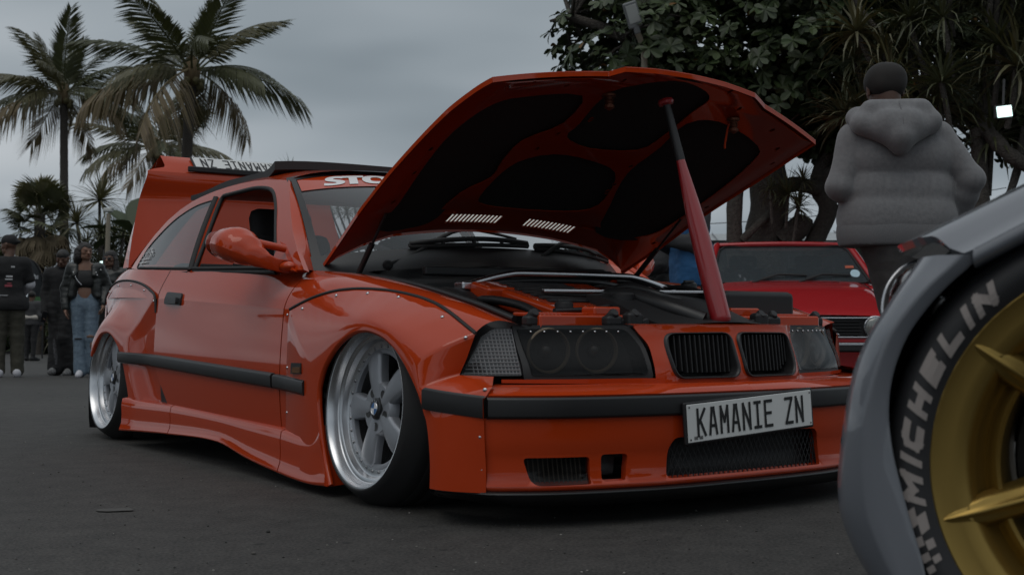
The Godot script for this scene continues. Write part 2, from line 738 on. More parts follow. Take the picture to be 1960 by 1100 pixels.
# the same upper side found by height
static func side_at(u: float, w: float, s: float) -> Vector3:
	if w <= crv(CREASE, u):
		return side_low(u, w, s)
	var lo := 0.0
	var hi := 1.0
	for i in 12:
		var m := (lo + hi) * 0.5
		if side_up(u, m, s).y < w:
			lo = m
		else:
			hi = m
	return side_up(u, lo, s)


static func house(u: float, w: float, s: float) -> Vector3:
	var x := clampf((w - 0.785) / 0.4, -0.2, 1.3)
	var tap := maxf(0.0, -u - 1.9)
	return V(u, s * (0.797 - 0.16 * x - 0.045 * x * x - 0.045 * tap * tap), w)


static func bump_u(v: float) -> float:
	return crv([[0.0, 0.782], [0.3, 0.772], [0.5, 0.735], [0.65, 0.69], [0.76, 0.63], [0.82, 0.582], [0.9, 0.49]], absf(v))


static func nose_u(v: float) -> float:
	return crv([[0.0, 0.733], [0.26, 0.715], [0.34, 0.672], [0.5, 0.625], [0.64, 0.563], [0.72, 0.51], [0.8, 0.42]], absf(v))


static func bonnet_w(u: float, v: float) -> float:
	var r := crv([[-0.72, 0.761], [-0.54, 0.866], [-0.344, 0.98], [-0.127, 1.09], [0.167, 1.213], [0.33, 1.26], [0.437, 1.279], [0.6, 1.29]], u)
	var l := crv([[-0.75, 0.738], [-0.66, 0.779], [-0.4, 0.891], [-0.155, 0.999], [0.136, 1.109], [0.421, 1.216], [0.6, 1.275]], u)
	var c := lerpf(0.075, 0.085, clampf((u + 0.7) / 1.2, 0.0, 1.0))
	return lerpf(l, r, v / 1.4 + 0.5) + c * (1.0 - pow(v / 0.7, 2.0))


static func windshield_at(a: float, b: float, lift := 0.0) -> Vector3:
	var k := absf(a)
	var lo := V(lerpf(-0.46, -0.70, pow(k, 2.3)), 0.722 * a, lerpf(0.80, 0.757, k * k))
	var hi := V(lerpf(-1.225, -1.165, k * k), 0.606 * a, lerpf(1.2, 1.138, pow(k, 2.6)))
	var p := lo.lerp(hi, b)
	var n := Vector3(0.45, 0.86, 0.22 * a).normalized()
	return p + n * (0.03 * sin(PI * b) + lift)


static func roof_at(u: float, y: float, lift := 0.0) -> Vector3:
	var edge := crv([[-2.62, 0.985], [-2.45, 1.085], [-2.25, 1.14], [-2.0, 1.168], [-1.7, 1.176], [-1.4, 1.164], [-1.15, 1.135]], u)
	var half := house(u, edge, 1.0).z
	var crown := crv([[-2.6, 0.05], [-2.2, 0.058], [-1.7, 0.064], [-1.15, 0.064]], u)
	var k := absf(y)
	return V(u, half * (y * (1.0 - 0.0 * k)), edge + crown * (1.0 - pow(k, 5.0)) * 0.8 + crown * 0.2 * (1.0 - k * k) + lift)


# a flare or fender corner swept from an outer line to the arch lip
static func sweep(mb: MB, rays: Array, s: float, nt: int, shape: Callable) -> void:
	var p := PackedVector3Array()
	for r in rays:
		for j in nt + 1:
			var t := float(j) / nt
			var h: float = shape.call(t)
			var q: Vector3 = r[0].lerp(r[1], t)
			var z: float = lerpf(r[0].z, r[1].z, h)
			p.append(Vector3(q.x, q.y, z * s))
	mb.sheet(p, rays.size() - 1, nt, s)


static func dense(p: Array, per: int, smooth: bool) -> Array:
	var out := []
	for i in p.size() - 1:
		for j in per:
			var t := float(j) / per
			if smooth:
				out.append(p[i].cubic_interpolate(p[i + 1], p[maxi(i - 1, 0)], p[mini(i + 2, p.size() - 1)], t))
			else:
				out.append(p[i].lerp(p[i + 1], t))
	out.append(p[p.size() - 1])
	return out


static func rivet(mb: MB, at: Vector3, out: Vector3, r := 0.006) -> void:
	var b := Basis(Quaternion(Vector3.UP, out.normalized()))
	mb.lathe(PackedVector2Array([Vector2(r, 0.0), Vector2(r * 0.9, r * 0.35), Vector2(r * 0.55, r * 0.6), Vector2(0.0, r * 0.7)]), at, b, 10)


func orange_coupe() -> void:
	var car := thing("orange_coupe", "orange wide-body two-door coupe with its bonnet and boot lid open", "car", Vector3(0.27, 0, -4.33), deg_to_rad(34.75 - 90.0))
	var orange := paint(Color(0.44, 0.043, 0.0070), 0.6)
	orange.metallic_specular = 0.1
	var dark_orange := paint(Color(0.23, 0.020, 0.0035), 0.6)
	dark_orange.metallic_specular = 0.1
	var black := mat(Color(0.012, 0.012, 0.013), 0.55)
	var rubber := mat(Color(0.018, 0.018, 0.018), 0.7)
	var trim := mat(Color(0.014, 0.014, 0.015), 0.42)
	var felt := rough_mat(Color(0.006, 0.006, 0.006), Color(0.011, 0.011, 0.011), 6.0, 0.95, 0.2)
	var steel := mat(Color(0.62, 0.62, 0.64), 0.25, 1.0)
	var smoked := glass(Color(0.006, 0.006, 0.006), 0.66)
	smoked.metallic_specular = 0.3
	var pane := glass(Color(0.03, 0.035, 0.04), 0.25)
	var white := mat(Color(0.75, 0.75, 0.75), 0.5)

	# dark inner shell behind the panels
	var mb := MB.new()
	for s in [-1.0, 1.0]:
		mb.grid(40, 6, func(a, b): return side_low(lerpf(-1.97, -0.36, a), lerpf(0.16, crv(CREASE, lerpf(-1.97, -0.36, a)), b), s) - Vector3(0, 0, 0.014 * s), s)
		mb.grid(60, 6, func(a, b): return side_up(lerpf(-3.5, 0.36, a), b * 0.97, s) - Vector3(0, 0.004, 0.014 * s), s)
	put("inner_shell", mb, black, car)
	mb = MB.new()
	mb.rbox(V(-1.55, 0, 0.125), Vector3(4.0, 0.06, 1.3), 0.01)
	mb.rbox(V(0.30, 0, 0.11), Vector3(0.7, 0.03, 1.2), 0.01)
	mb.rbox(V(-3.42, 0, 0.45), Vector3(0.03, 0.6, 1.2), 0.01)
	mb.rbox(V(-2.72, 0, 0.5), Vector3(0.04, 0.7, 1.36), 0.01)
	put("underbody", mb, black, car)
	mb = MB.new()
	for x in [0.035, -2.7]:
		for s in [-1.0, 1.0]:
			mb = MB.new()
			var arch := PackedVector2Array([Vector2(0.375, 0.0), Vector2(0.40, -0.1), Vector2(0.40, -0.36), Vector2(0.0, -0.36)])
			mb.lathe(arch, V(x, s * 0.855, 0.2 if x > -1.0 else 0.16), Basis(Vector3(1, 0, 0), Vector3(0, 0, s), Vector3(0, -s, 0)), 28, -PI - 0.35 if s > 0 else -0.35, 0.35 if s > 0 else PI + 0.35)
			put("wheel_well", mb, black, car)

	# doors and the panels round them
	for s in [1.0, -1.0]:
		mb = MB.new()
		var edge := PackedVector2Array([Vector2(-2.018, 0.40), Vector2(-1.94, 0.31), Vector2(-1.86, 0.23), Vector2(-1.84, 0.202), Vector2(-1.3, 0.192), Vector2(-0.678, 0.180)])
		for i in 15:
			var u := lerpf(-0.678, -2.018, i / 14.0)
			edge.append(Vector2(u, crv(CREASE, u) + 0.0015))
		mb.panel(edge, [], 0.06, func(q): return side_low(q.x, q.y, s), 0.012, s)
		mb.grid(26, 8, func(a, b): return side_up(lerpf(-2.018, -0.678, a), b, s), s)
		# the edge of the door turns in
		mb.grid(2, 10, func(a, b): return side_up(-0.678, b, s) - Vector3(0, 0, 0.012 * a * s), 1.0)
		mb.grid(2, 10, func(a, b): return side_up(-2.018, b, s) - Vector3(0, 0, 0.012 * a * s), 1.0)
		var door := put("door", mb, orange, car)
		# sill top along the window
		mb = MB.new()
		var rail := PackedVector3Array()
		for i in 20:
			var u := lerpf(-2.55, -0.80, i / 19.0)
			rail.append(house(u, crv(TOPW, u) + 0.008, s) + Vector3(0, 0, 0.004 * s))
		mb.tube(rail, 0.0075, 6)
		put("window_seal", mb, rubber, door)
		# handle
		mb = MB.new()
		mb.panel(rounded([[-1.905, 0.648, 0.01], [-1.70, 0.640, 0.012], [-1.705, 0.692, 0.015], [-1.90, 0.702, 0.015]]), [], 0.02, func(q): return side_at(q.x, q.y, s) + Vector3(0, 0, 0.008 * s), 0.014, s)
		var hn := put("handle", mb, trim, door)
		mb = MB.new()
		mb.panel(rounded([[-1.865, 0.652, 0.01], [-1.725, 0.646, 0.01], [-1.73, 0.676, 0.012], [-1.86, 0.684, 0.012]]), [], 0.02, func(q): return side_at(q.x, q.y, s) + Vector3(0, 0, 0.02 * s), 0.018, s)
		put("pull", mb, trim, hn)
		# rubbing strip
		mb = MB.new()
		strip(mb, -2.015, -0.715, s)
		put("rubbing_strip", mb, trim, door)
		# fender above the flare
		mb = MB.new()
		mb.grid(44, 12, func(a, b): return side_up(lerpf(-0.670, 0.425 + 0.075 * b * b, a), b, s), s)
		mb.grid(8, 8, func(a, b): return side_low(lerpf(-0.670, -0.45, a), lerpf(0.18, crv(CREASE, lerpf(-0.670, -0.45, a)), b), s), s)
		mb.grid(40, 4, func(a, b): var u := lerpf(-0.72, 0.505, a); var p := side_up(u, 1.0, s); return p - Vector3(0, 0.022 * b * b + 0.006 * b, 0.085 * b * s), s)
		mb.grid(2, 10, func(a, b): return side_up(-0.670, b, s) - Vector3(0, 0, 0.012 * a * s), 1.0)
		put("front_fender", mb, orange, car)
		# rear quarter
		mb = MB.new()
		mb.grid(36, 12, func(a, b): return side_up(lerpf(-3.5, -2.026, a), b, s), s)
		mb.grid(10, 8, func(a, b): return side_low(lerpf(-3.5, -3.05, a), lerpf(0.5, crv(CREASE, lerpf(-3.5, -3.05, a)), b), s), s)
		put("rear_quarter", mb, orange, car)
		front_flare(car, s, orange, rubber, steel, black)
		rear_flare(car, s, orange, rubber, steel)
		side_skirt(car, s, orange, steel)
		glass_house(car, s, orange, rubber, pane, white)
		mirror(car, s, orange, black)
		headlight(car, s, orange, smoked, black, steel)

	# roof
	mb = MB.new()
	mb.grid(30, 24, func(a, b): return roof_at(lerpf(-2.2, -1.165, a), lerpf(-1.0, 1.0, b)), 1.0)
	put("roof", mb, orange, car)
	mb = MB.new()
	var slab := func(a, b): var u := lerpf(-2.36, -1.42, a); return roof_at(u, lerpf(-0.93, 0.93, b)) * Vector3(1, 0, 1) + Vector3(0, lerpf(1.232, 1.262, smoothstep(-1.5, -1.42, u)) - 0.016 * pow(absf(2 * b - 1), 4) - 0.035 * smoothstep(-1.9, -2.36, u), 0)
	mb.grid(20, 16, slab, 1.0)
	mb.grid(20, 16, func(a, b): return slab.call(a, b) - Vector3(0, 0.024 + 0.012 * a, 0), -1.0)
	for e in [0.0, 1.0]:
		mb.grid(20, 1, func(a, b): return slab.call(a, e) - Vector3(0, (0.024 + 0.012 * a) * b, 0), 1.0 if e == 1.0 else -1.0)
		mb.grid(16, 1, func(a, b): return slab.call(e, a) - Vector3(0, (0.024 + 0.012 * e) * b, 0), -1.0 if e == 1.0 else 1.0)
	put("roof_spoiler", mb, mat(Color(0.02, 0.02, 0.021), 0.5), car)

	# windscreen, its black frame and the sun strip
	mb = MB.new()
	mb.grid(24, 16, func(a, b): return windshield_at(lerpf(-1, 1, a), b), -1.0)
	var ws := put("windscreen", mb, glass(Color(0.05, 0.06, 0.065), 0.32), car)
	mb = MB.new()
	for s in [-1.0, 1.0]:
		mb.grid(3, 20, func(a, b): return windshield_at(s * lerpf(0.962, 1.0, a), lerpf(-0.03, 1.0, b), 0.006), -1.0 * s)
	mb.grid(24, 3, func(a, b): return windshield_at(lerpf(-1.03, 1.03, a), lerpf(0.968, 1.03, b), 0.006), -1.0)
	mb.grid(24, 3, func(a, b): return windshield_at(lerpf(-1.03, 1.03, a), lerpf(-0.06, 0.10, b), 0.006), -1.0)
	put("frame", mb, trim, ws)
	mb = MB.new()
	mb.grid(30, 6, func(a, b): return windshield_at(lerpf(-0.955, 0.955, a), lerpf(0.775 + 0.02 * pow(2 * a - 1, 2), 0.968, b), 0.0035), -1.0)
	put("sun_strip", mb, orange, ws)
	mb = MB.new()
	write_on(mb, "STO", 0.075, 0.9, 0.0, func(q): return windshield_at(0.535 - (q.x + 0.35 * q.y) / 0.6, 0.872 + q.y / 0.62, 0.006), 1.75, "Droid Sans", -9.0)
	put("strip_lettering", mb, white, ws)

	cowl(car, trim, rubber, black)
	engine_bay(car, orange, dark_orange, black, steel, trim)
	front_end(car, orange, black, trim, smoked, steel)
	bonnet(car, orange, dark_orange, felt, black, steel)
	boot(car, orange, dark_orange, black, white)
	cabin(car, black, orange, pane)
	for e in [[0.0, 0.889, 0.300, 0.082], [-2.7, 0.884, 0.302, 0.062]]:
		for s in [1.0, -1.0]:
			wheel(car, V(e[0], e[1] * s, e[2]), s, e[3], "front_wheel" if e[0] > -1.0 else "rear_wheel")


func strip(mb: MB, u0: float, u1: float, s: float) -> void:
	var prof := [[0.0, -0.004], [0.004, 0.012], [0.012, 0.017], [0.046, 0.019], [0.055, 0.014], [0.058, -0.004]]
	var p := PackedVector3Array()
	var k := 26
	for i in k + 1:
		var u := lerpf(u0, u1, float(i) / k)
		var base := crv([[-2.5, 0.377], [-1.97, 0.368], [-0.7, 0.327], [-0.4, 0.316]], u)
		for q in prof:
			p.append(side_low(u, base + q[0], s) + Vector3(0, 0, q[1] * s))
	mb.sheet(p, k, prof.size() - 1, s)
	for e in [0, k]:
		var w := prof.size()
		for j in range(1, w - 1):
			mb.flat(p[e * w], p[e * w + j], p[e * w + j + 1], Vector3(-1 if e == 0 else 1, 0, 0))


func front_flare(car: Node3D, s: float, orange: Material, rubber: Material, steel: Material, black: Material) -> void:
	var gasket := []
	for e in [[-0.612, 0.606], [-0.526, 0.629], [-0.455, 0.645], [-0.38, 0.658], [-0.30, 0.667], [-0.20, 0.670], [-0.11, 0.667], [-0.02, 0.660], [0.064, 0.649], [0.15, 0.634], [0.238, 0.613], [0.32, 0.585], [0.397, 0.552], [0.45, 0.527]]:
		var p := side_at(e[0], e[1], 1.0)
		gasket.append(p + Vector3(0, 0.004, 0.007))
	var outer := [V(-0.618, 0.882, 0.04), V(-0.618, 0.868, 0.2), V(-0.616, 0.868, 0.40), V(-0.614, 0.864, 0.56)]
	outer.append_array(gasket)
	outer.append_array([V(0.43, 0.785, 0.46), V(0.415, 0.80, 0.413), V(0.52, 0.752, 0.411), V(0.588, 0.803, 0.386), V(0.588, 0.832, 0.35), V(0.588, 0.828, 0.25), V(0.588, 0.823, 0.16), V(0.588, 0.823, 0.098)])
	var lip := [V(-0.205, 0.905, 0.04), V(-0.262, 0.90, 0.14), V(-0.296, 0.90, 0.25), V(-0.304, 0.90, 0.33), V(-0.29, 0.90, 0.375), V(-0.268, 0.90, 0.412), V(-0.244, 0.90, 0.437), V(-0.215, 0.90, 0.461), V(-0.18, 0.90, 0.485), V(-0.135, 0.90, 0.508), V(-0.085, 0.90, 0.526), V(-0.03, 0.90, 0.538), V(0.03, 0.90, 0.541), V(0.09, 0.90, 0.534), V(0.15, 0.90, 0.518), V(0.21, 0.90, 0.490), V(0.255, 0.90, 0.458), V(0.295, 0.90, 0.422),
		V(0.325, 0.90, 0.392), V(0.348, 0.90, 0.365), V(0.368, 0.90, 0.336), V(0.385, 0.90, 0.306), V(0.40, 0.90, 0.28), V(0.413, 0.90, 0.225), V(0.42, 0.90, 0.16), V(0.418, 0.90, 0.098)]
	var a := dense(outer, 5, false)
	var b := dense(lip, 5, true)
	var rays := []
	for i in a.size():
		rays.append([a[i], b[i]])
	var mb := MB.new()
	# a slope that swells out and meets a flat lip
	var shape := func(t): return 1.0 if t > 0.93 else pow(sin(t / 0.93 * PI * 0.5), 0.92)
	sweep(mb, rays, s, 14, shape)
	# the lip turns in
	var p := PackedVector3Array()
	for i in b.size():
		for j in 4:
			var q: Vector3 = b[i]
			var c := V(0.04, 0.0, 0.2)
			var d: Vector3 = (Vector3(c.x, c.y, 0) - Vector3(q.x, q.y, 0)).normalized()
			var z: float = q.z - [0.0, 0.003, 0.012, 0.018][j]
			q += d * [0.0, 0.007, 0.009, 0.004][j]
			p.append(Vector3(q.x, q.y, z * s))
	mb.sheet(p, b.size() - 1, 3, s)
	# front edge against the bumper and foot
	var fl := put("front_flare", mb, orange, car)
	mb = MB.new()
	var line := PackedVector3Array()
	for g in dense(gasket, 3, true):
		line.append((g + Vector3(0, 0.001, -0.001)) * Vector3(1, 1, s))
	mb.tube(line, 0.006, 6)
	put("gasket", mb, rubber, fl)
	mb = MB.new()
	for k in [1, 4, 6, 8, 11, 13]:
		mb = MB.new()
		var g: Vector3 = gasket[k].lerp(lip[k + 4], 0.09)
		rivet(mb, Vector3(g.x, g.y, (lerpf(gasket[k].z, 0.9, shape.call(0.09)) + 0.001) * s), Vector3(0.1, 0.6, 0.6 * s))
		put("rivet", mb, steel, fl)
	for w in [0.592, 0.407, 0.25, 0.118]:
		mb = MB.new()
		rivet(mb, V(-0.602, (0.868 + (0.01 if w < 0.15 else 0.003)) * s, w), Vector3(0, 0, s), 0.005)
		put("rivet", mb, steel, fl)
	for e in [[0.328, 0.836], [0.25, 0.834], [0.16, 0.829], [0.378, 0.818]]:
		mb = MB.new()
		rivet(mb, V(0.575, e[1] * s, e[0]), Vector3(0.5, 0, 0.85 * s), 0.0065)
		put("rivet", mb, steel, fl)
	# repeater vent behind the wheel
	mb = MB.new()
	mb.panel(rounded([[-0.53, 0.388, 0.004], [-0.435, 0.391, 0.004], [-0.435, 0.428, 0.004], [-0.525, 0.426, 0.004]]), [], 0.02, func(q): return V(q.x, s * (lerpf(0.888, 0.897, clampf((q.x + 0.55) / 0.15, 0, 1)) + 0.003), q.y), 0.01, s)
	put("side_vent", mb, black, fl)
	mb = MB.new()
	mb.panel(rounded([[-0.512, 0.392, 0.004], [-0.438, 0.394, 0.004], [-0.438, 0.414, 0.004], [-0.508, 0.412, 0.004]]), [], 0.02, func(q): return V(q.x, s * (lerpf(0.888, 0.897, clampf((q.x + 0.55) / 0.15, 0, 1)) + 0.006), q.y), 0.004, s)
	put("repeater", mb, glass(Color(0.2, 0.08, 0.02), 0.6), fl)
	# rubbing strip on the flare
	mb = MB.new()
	var sp := PackedVector3Array()
	for i in 9:
		var u := lerpf(-0.70, -0.408, i / 8.0)
		for q in [[0.0, -0.03], [0.003, 0.012], [0.012, 0.017], [0.046, 0.018], [0.054, 0.012], [0.057, -0.03]]:
			sp.append(V(u, s * (lerpf(0.868, 0.888, clampf((u + 0.62) / 0.22, 0, 1)) + q[1]), crv([[-0.7, 0.327], [-0.4, 0.316]], u) + q[0]))
	mb.sheet(sp, 8, 5, s)
	for e in [0, 8]:
		for j in range(1, 5):
			mb.flat(sp[e * 6], sp[e * 6 + j], sp[e * 6 + j + 1], Vector3(-1 if e == 0 else 1, 0, 0))
	put("rubbing_strip", mb, mat(Color(0.014, 0.014, 0.015), 0.42), fl)
	# the corner of the bumper band that runs onto the flare
	mb = MB.new()
	var bp := PackedVector3Array()
	for i in 9:
		var t := i / 8.0
		var q := V(0.592, 0.8295, 0.0).lerp(V(0.392, 0.905, 0.0), t)
		for e in [[0.299, -0.004], [0.303, 0.007], [0.355, 0.007], [0.362, -0.004]]:
			bp.append(Vector3(q.x, e[0] + 0.018 * t, (q.z + e[1] + 0.013 * sin(PI * t)) * s))
	mb.sheet(bp, 8, 3, s)
	put("bumper_band", mb, mat(Color(0.014, 0.014, 0.015), 0.42), fl)


func rear_flare(car: Node3D, s: float, orange: Material, rubber: Material, steel: Material) -> void:
	var gasket := []
	for e in [[-3.14, 0.66], [-3.07, 0.70], [-2.97, 0.742], [-2.86, 0.760], [-2.74, 0.768], [-2.6, 0.768], [-2.47, 0.762], [-2.35, 0.750], [-2.235, 0.732], [-2.13, 0.708], [-2.044, 0.680]]:
		gasket.append(side_at(e[0], e[1], 1.0) + Vector3(0, 0.004, 0.007))
	var outer := [side_at(-3.08, 0.47, 1.0) + Vector3(0, 0, 0.004), side_at(-3.13, 0.56, 1.0) + Vector3(0, 0, 0.004)]
	outer.append_array(gasket)
	outer.append_array([V(-2.014, 0.850, 0.60), V(-2.014, 0.850, 0.50), V(-2.012, 0.848, 0.40), V(-1.93, 0.843, 0.305), V(-1.845, 0.838, 0.222), V(-1.80, 0.838, 0.198)])
	var lip := [V(-2.935, 0.885, 0.400), V(-2.922, 0.885, 0.416), V(-2.905, 0.885, 0.434), V(-2.885, 0.885, 0.452), V(-2.86, 0.885, 0.47), V(-2.815, 0.885, 0.499), V(-2.76, 0.885, 0.518), V(-2.70, 0.885, 0.524), V(-2.65, 0.885, 0.521), V(-2.60, 0.885, 0.509), V(-2.555, 0.885, 0.488), V(-2.51, 0.885, 0.462), V(-2.475, 0.885, 0.436),
		V(-2.44, 0.885, 0.402), V(-2.41, 0.885, 0.365), V(-2.385, 0.885, 0.325), V(-2.355, 0.885, 0.275), V(-2.335, 0.885, 0.235), V(-2.33, 0.885, 0.212)]
	var a := dense(outer, 5, false)
	var b := dense(lip, 5, true)
	var rays := []
	for i in a.size():
		rays.append([a[i], b[i]])
	var mb := MB.new()
	# hollow near the body, then a rounded brow at the arch
	var shape := func(t): return 1.0 if t > 0.93 else 0.25 * (t / 0.93) + 0.75 * smoothstep(0.35, 1.0, t / 0.93)
	sweep(mb, rays, s, 16, shape)
	var p := PackedVector3Array()
	for i in b.size():
		for j in 4:
			var q: Vector3 = b[i]
			var d: Vector3 = (Vector3(-2.7, 0.2, 0) - Vector3(q.x, q.y, 0)).normalized()
			var z: float = q.z - [0.0, 0.003, 0.012, 0.018][j]
			q += d * [0.0, 0.007, 0.009, 0.004][j]
			p.append(Vector3(q.x, q.y, z * s))
	mb.sheet(p, b.size() - 1, 3, s)
	var fl := put("rear_flare", mb, orange, car)
	mb = MB.new()
	var line := PackedVector3Array()
	for g in dense(gasket + [V(-2.024, 0.862, 0.61)], 3, true):
		line.append((g + Vector3(0, 0.001, -0.001)) * Vector3(1, 1, s))
	mb.tube(line, 0.006, 6)
	put("gasket", mb, rubber, fl)
	mb = MB.new()
	var sp := PackedVector3Array()
	for i in 11:
		var u := lerpf(-2.45, -2.022, i / 10.0)
		for q in [[0.0, -0.03], [0.003, 0.010], [0.012, 0.016], [0.046, 0.017], [0.054, 0.010], [0.057, -0.03]]:
			sp.append(V(u, s * (lerpf(0.886, 0.857, smoothstep(-2.45, -2.08, u)) + q[1]), crv([[-2.5, 0.377], [-1.97, 0.368]], u) + q[0]))
	mb.sheet(sp, 10, 5, s)
	put("rubbing_strip", mb, mat(Color(0.014, 0.014, 0.015), 0.42), fl)
	mb = MB.new()
	for k in [2, 4, 6, 8, 10]:
		mb = MB.new()
		var g: Vector3 = gasket[k]
		rivet(mb, Vector3(g.x, g.y - 0.02, (g.z + 0.004) * s), Vector3(0, 0.3, s), 0.0055)
		put("rivet", mb, steel, fl)


func side_skirt(car: Node3D, s: float, orange: Material, steel: Material) -> void:
	for seg in [[-2.345, -1.765], [-1.757, -0.622], [-0.614, -0.215]]:
		var mb := MB.new()
		var k := 20
		var p := PackedVector3Array()
		var rows := 9
		for i in k + 1:
			var u := lerpf(seg[0], seg[1], float(i) / k)
			var wb := crv([[-2.4, 0.064], [-1.73, 0.09], [-1.2, 0.10], [-0.9, 0.062], [-0.615, 0.038], [-0.37, 0.028], [-0.2, 0.036]], u)
			var wt := crv([[-2.35, 0.222], [-2.2, 0.212], [-1.7, 0.212], [-0.615, 0.19], [-0.36, 0.187], [-0.2, 0.23]], u)
			var out := crv([[-2.4, 0.035], [-2.2, 0.012], [-1.6, 0.0], [-0.7, 0.004], [-0.45, 0.012], [-0.2, 0.02]], u)
			for q in [[0.845, wt + 0.006], [0.868, wt + 0.001], [0.879, wt - 0.006], [0.884, lerpf(wt, wb, 0.25)], [0.882, lerpf(wt, wb, 0.5)], [0.884, lerpf(wt, wb, 0.75)], [0.893, lerpf(wt, wb, 0.92)], [0.895, wb + 0.004], [0.885, wb], [0.80, wb + 0.004]]:
				p.append(V(u - (0.42 * (q[1] - wb) * pow(float(i) / k, 3.0) if seg[1] > -0.3 else 0.0), s * (q[0] + out * (1.0 if q[1] < wt - 0.004 else 0.3)), q[1]))
			rows = 9
		mb.sheet(p, k, rows, -s)
		for e in [0, k]:
			var w := rows + 1
			for j in range(1, w - 1):
				mb.flat(p[e * w], p[e * w + j], p[e * w + j + 1], Vector3(-1 if e == 0 else 1, 0, 0))
		put("side_skirt", mb, orange, car)


func glass_house(car: Node3D, s: float, orange: Material, rubber: Material, pane: Material, white: Material) -> void:
	var outline := PackedVector2Array([Vector2(-0.60, 0.752), Vector2(-0.72, 0.825), Vector2(-0.85, 0.915), Vector2(-0.98, 1.015), Vector2(-1.08, 1.09), Vector2(-1.145, 1.135)])
	for u in [-1.25, -1.4, -1.55, -1.7, -1.85, -2.0, -2.15]:
		outline.append(Vector2(u, crv([[-2.62, 0.985], [-2.45, 1.085], [-2.25, 1.14], [-2.0, 1.168], [-1.7, 1.176], [-1.4, 1.164], [-1.15, 1.135]], u)))
	outline.append_array(PackedVector2Array([Vector2(-2.25, 1.142), Vector2(-2.38, 1.112), Vector2(-2.5, 1.066), Vector2(-2.6, 1.0), Vector2(-2.68, 0.93), Vector2(-2.73, 0.87), Vector2(-2.75, 0.838), Vector2(-2.4, 0.815), Vector2(-1.77, 0.79), Vector2(-0.74, 0.754)]))
	var opening := rounded([[-0.845, 0.752, 0.0], [-0.93, 0.845, 0.05], [-1.12, 1.02, 0.05], [-1.25, 1.105, 0.08], [-1.45, 1.137, 0.15], [-1.85, 1.132, 0.03], [-1.735, 0.785, 0.01]])
	var rear := rounded([[-1.79, 0.785, 0.01], [-1.93, 1.118, 0.015], [-2.12, 1.112, 0.1], [-2.37, 1.06, 0.12], [-2.58, 0.935, 0.06], [-2.625, 0.835, 0.025]])
	var mb := MB.new()
	mb.panel(outline, [opening, rear], 0.035, func(q): return house(q.x, q.y, s), 0.022, s)
	# front face of the pillar, back to the glass
	mb.grid(20, 3, func(a, b): var t: float = a; var q0 := crv([[0.0, -0.60], [0.2, -0.72], [0.42, -0.85], [0.68, -0.98], [0.88, -1.08], [1.0, -1.145]], t); var w0 := crv([[0.0, 0.752], [0.2, 0.825], [0.42, 0.915], [0.68, 1.015], [0.88, 1.09], [1.0, 1.135]], t); return house(q0, w0, s).lerp(windshield_at(s * 1.0, clampf((w0 - 0.757) / 0.381, 0, 1), -0.002), b), -s)
	var pillar := put("roof_pillar", mb, orange, car)
	# black seals round the opening
	mb = MB.new()
	var seal := PackedVector3Array()
	for q in opening:
		seal.append(house(q.x, q.y, s) + Vector3(0, 0, -0.004 * s))
	seal.append(seal[0])
	mb.tube(seal, 0.0095, 6, false)
	var post := PackedVector3Array()
	for i in 8:
		var t := i / 7.0
		post.append(house(lerpf(-1.762, -1.9, t), lerpf(0.79, 1.126, t), s) + Vector3(0, 0, 0.002 * s))
	mb.tube(post, 0.017, 6)
	put("window_seal", mb, rubber, pillar)
	mb = MB.new()
	mb.panel(rear, [], 0.04, func(q): return house(q.x, q.y, s) + Vector3(0, 0, 0.003 * s), 0.004, s)
	var q_glass := put("quarter_glass", mb, glass(Color(0.03, 0.035, 0.04), 0.45), car)
	mb = MB.new()
	var ring := PackedVector3Array()
	for q in rear:
		ring.append(house(q.x, q.y, s) + Vector3(0, 0, 0.002 * s))
	ring.append(ring[0])
	mb.tube(ring, 0.005, 5, false)
	put("frame", mb, rubber, q_glass)
	if s > 0.0:
		# a small white sticker with the outline of a car over two lines of print
		mb = MB.new()
		var f := func(x, y): return house(x, y, s) + Vector3(0, 0, 0.010)
		var lines := [[[-2.57, 0.888], [-2.575, 0.90], [-2.555, 0.907], [-2.53, 0.925], [-2.48, 0.928], [-2.452, 0.91], [-2.425, 0.905], [-2.42, 0.89], [-2.44, 0.886], [-2.50, 0.884]],
			[[-2.55, 0.906], [-2.43, 0.906]], [[-2.545, 0.89], [-2.535, 0.898], [-2.52, 0.89]], [[-2.465, 0.89], [-2.455, 0.898], [-2.44, 0.89]]]
		for l in lines:
			var pp := PackedVector3Array()
			for q in l:
				pp.append(f.call(q[0], q[1]))
			mb.tube(pp, 0.0015, 4)
		for row in 2:
			var x := -2.575 - 0.01 * row
			for i in 9:
				var pp := PackedVector3Array([f.call(x, 0.872 - 0.017 * row), f.call(x + 0.003, 0.879 - 0.017 * row), f.call(x + 0.009, 0.873 - 0.017 * row)])
				mb.tube(pp, 0.0013, 4)
				x += 0.0155
		put("window_sticker", mb, white, q_glass)


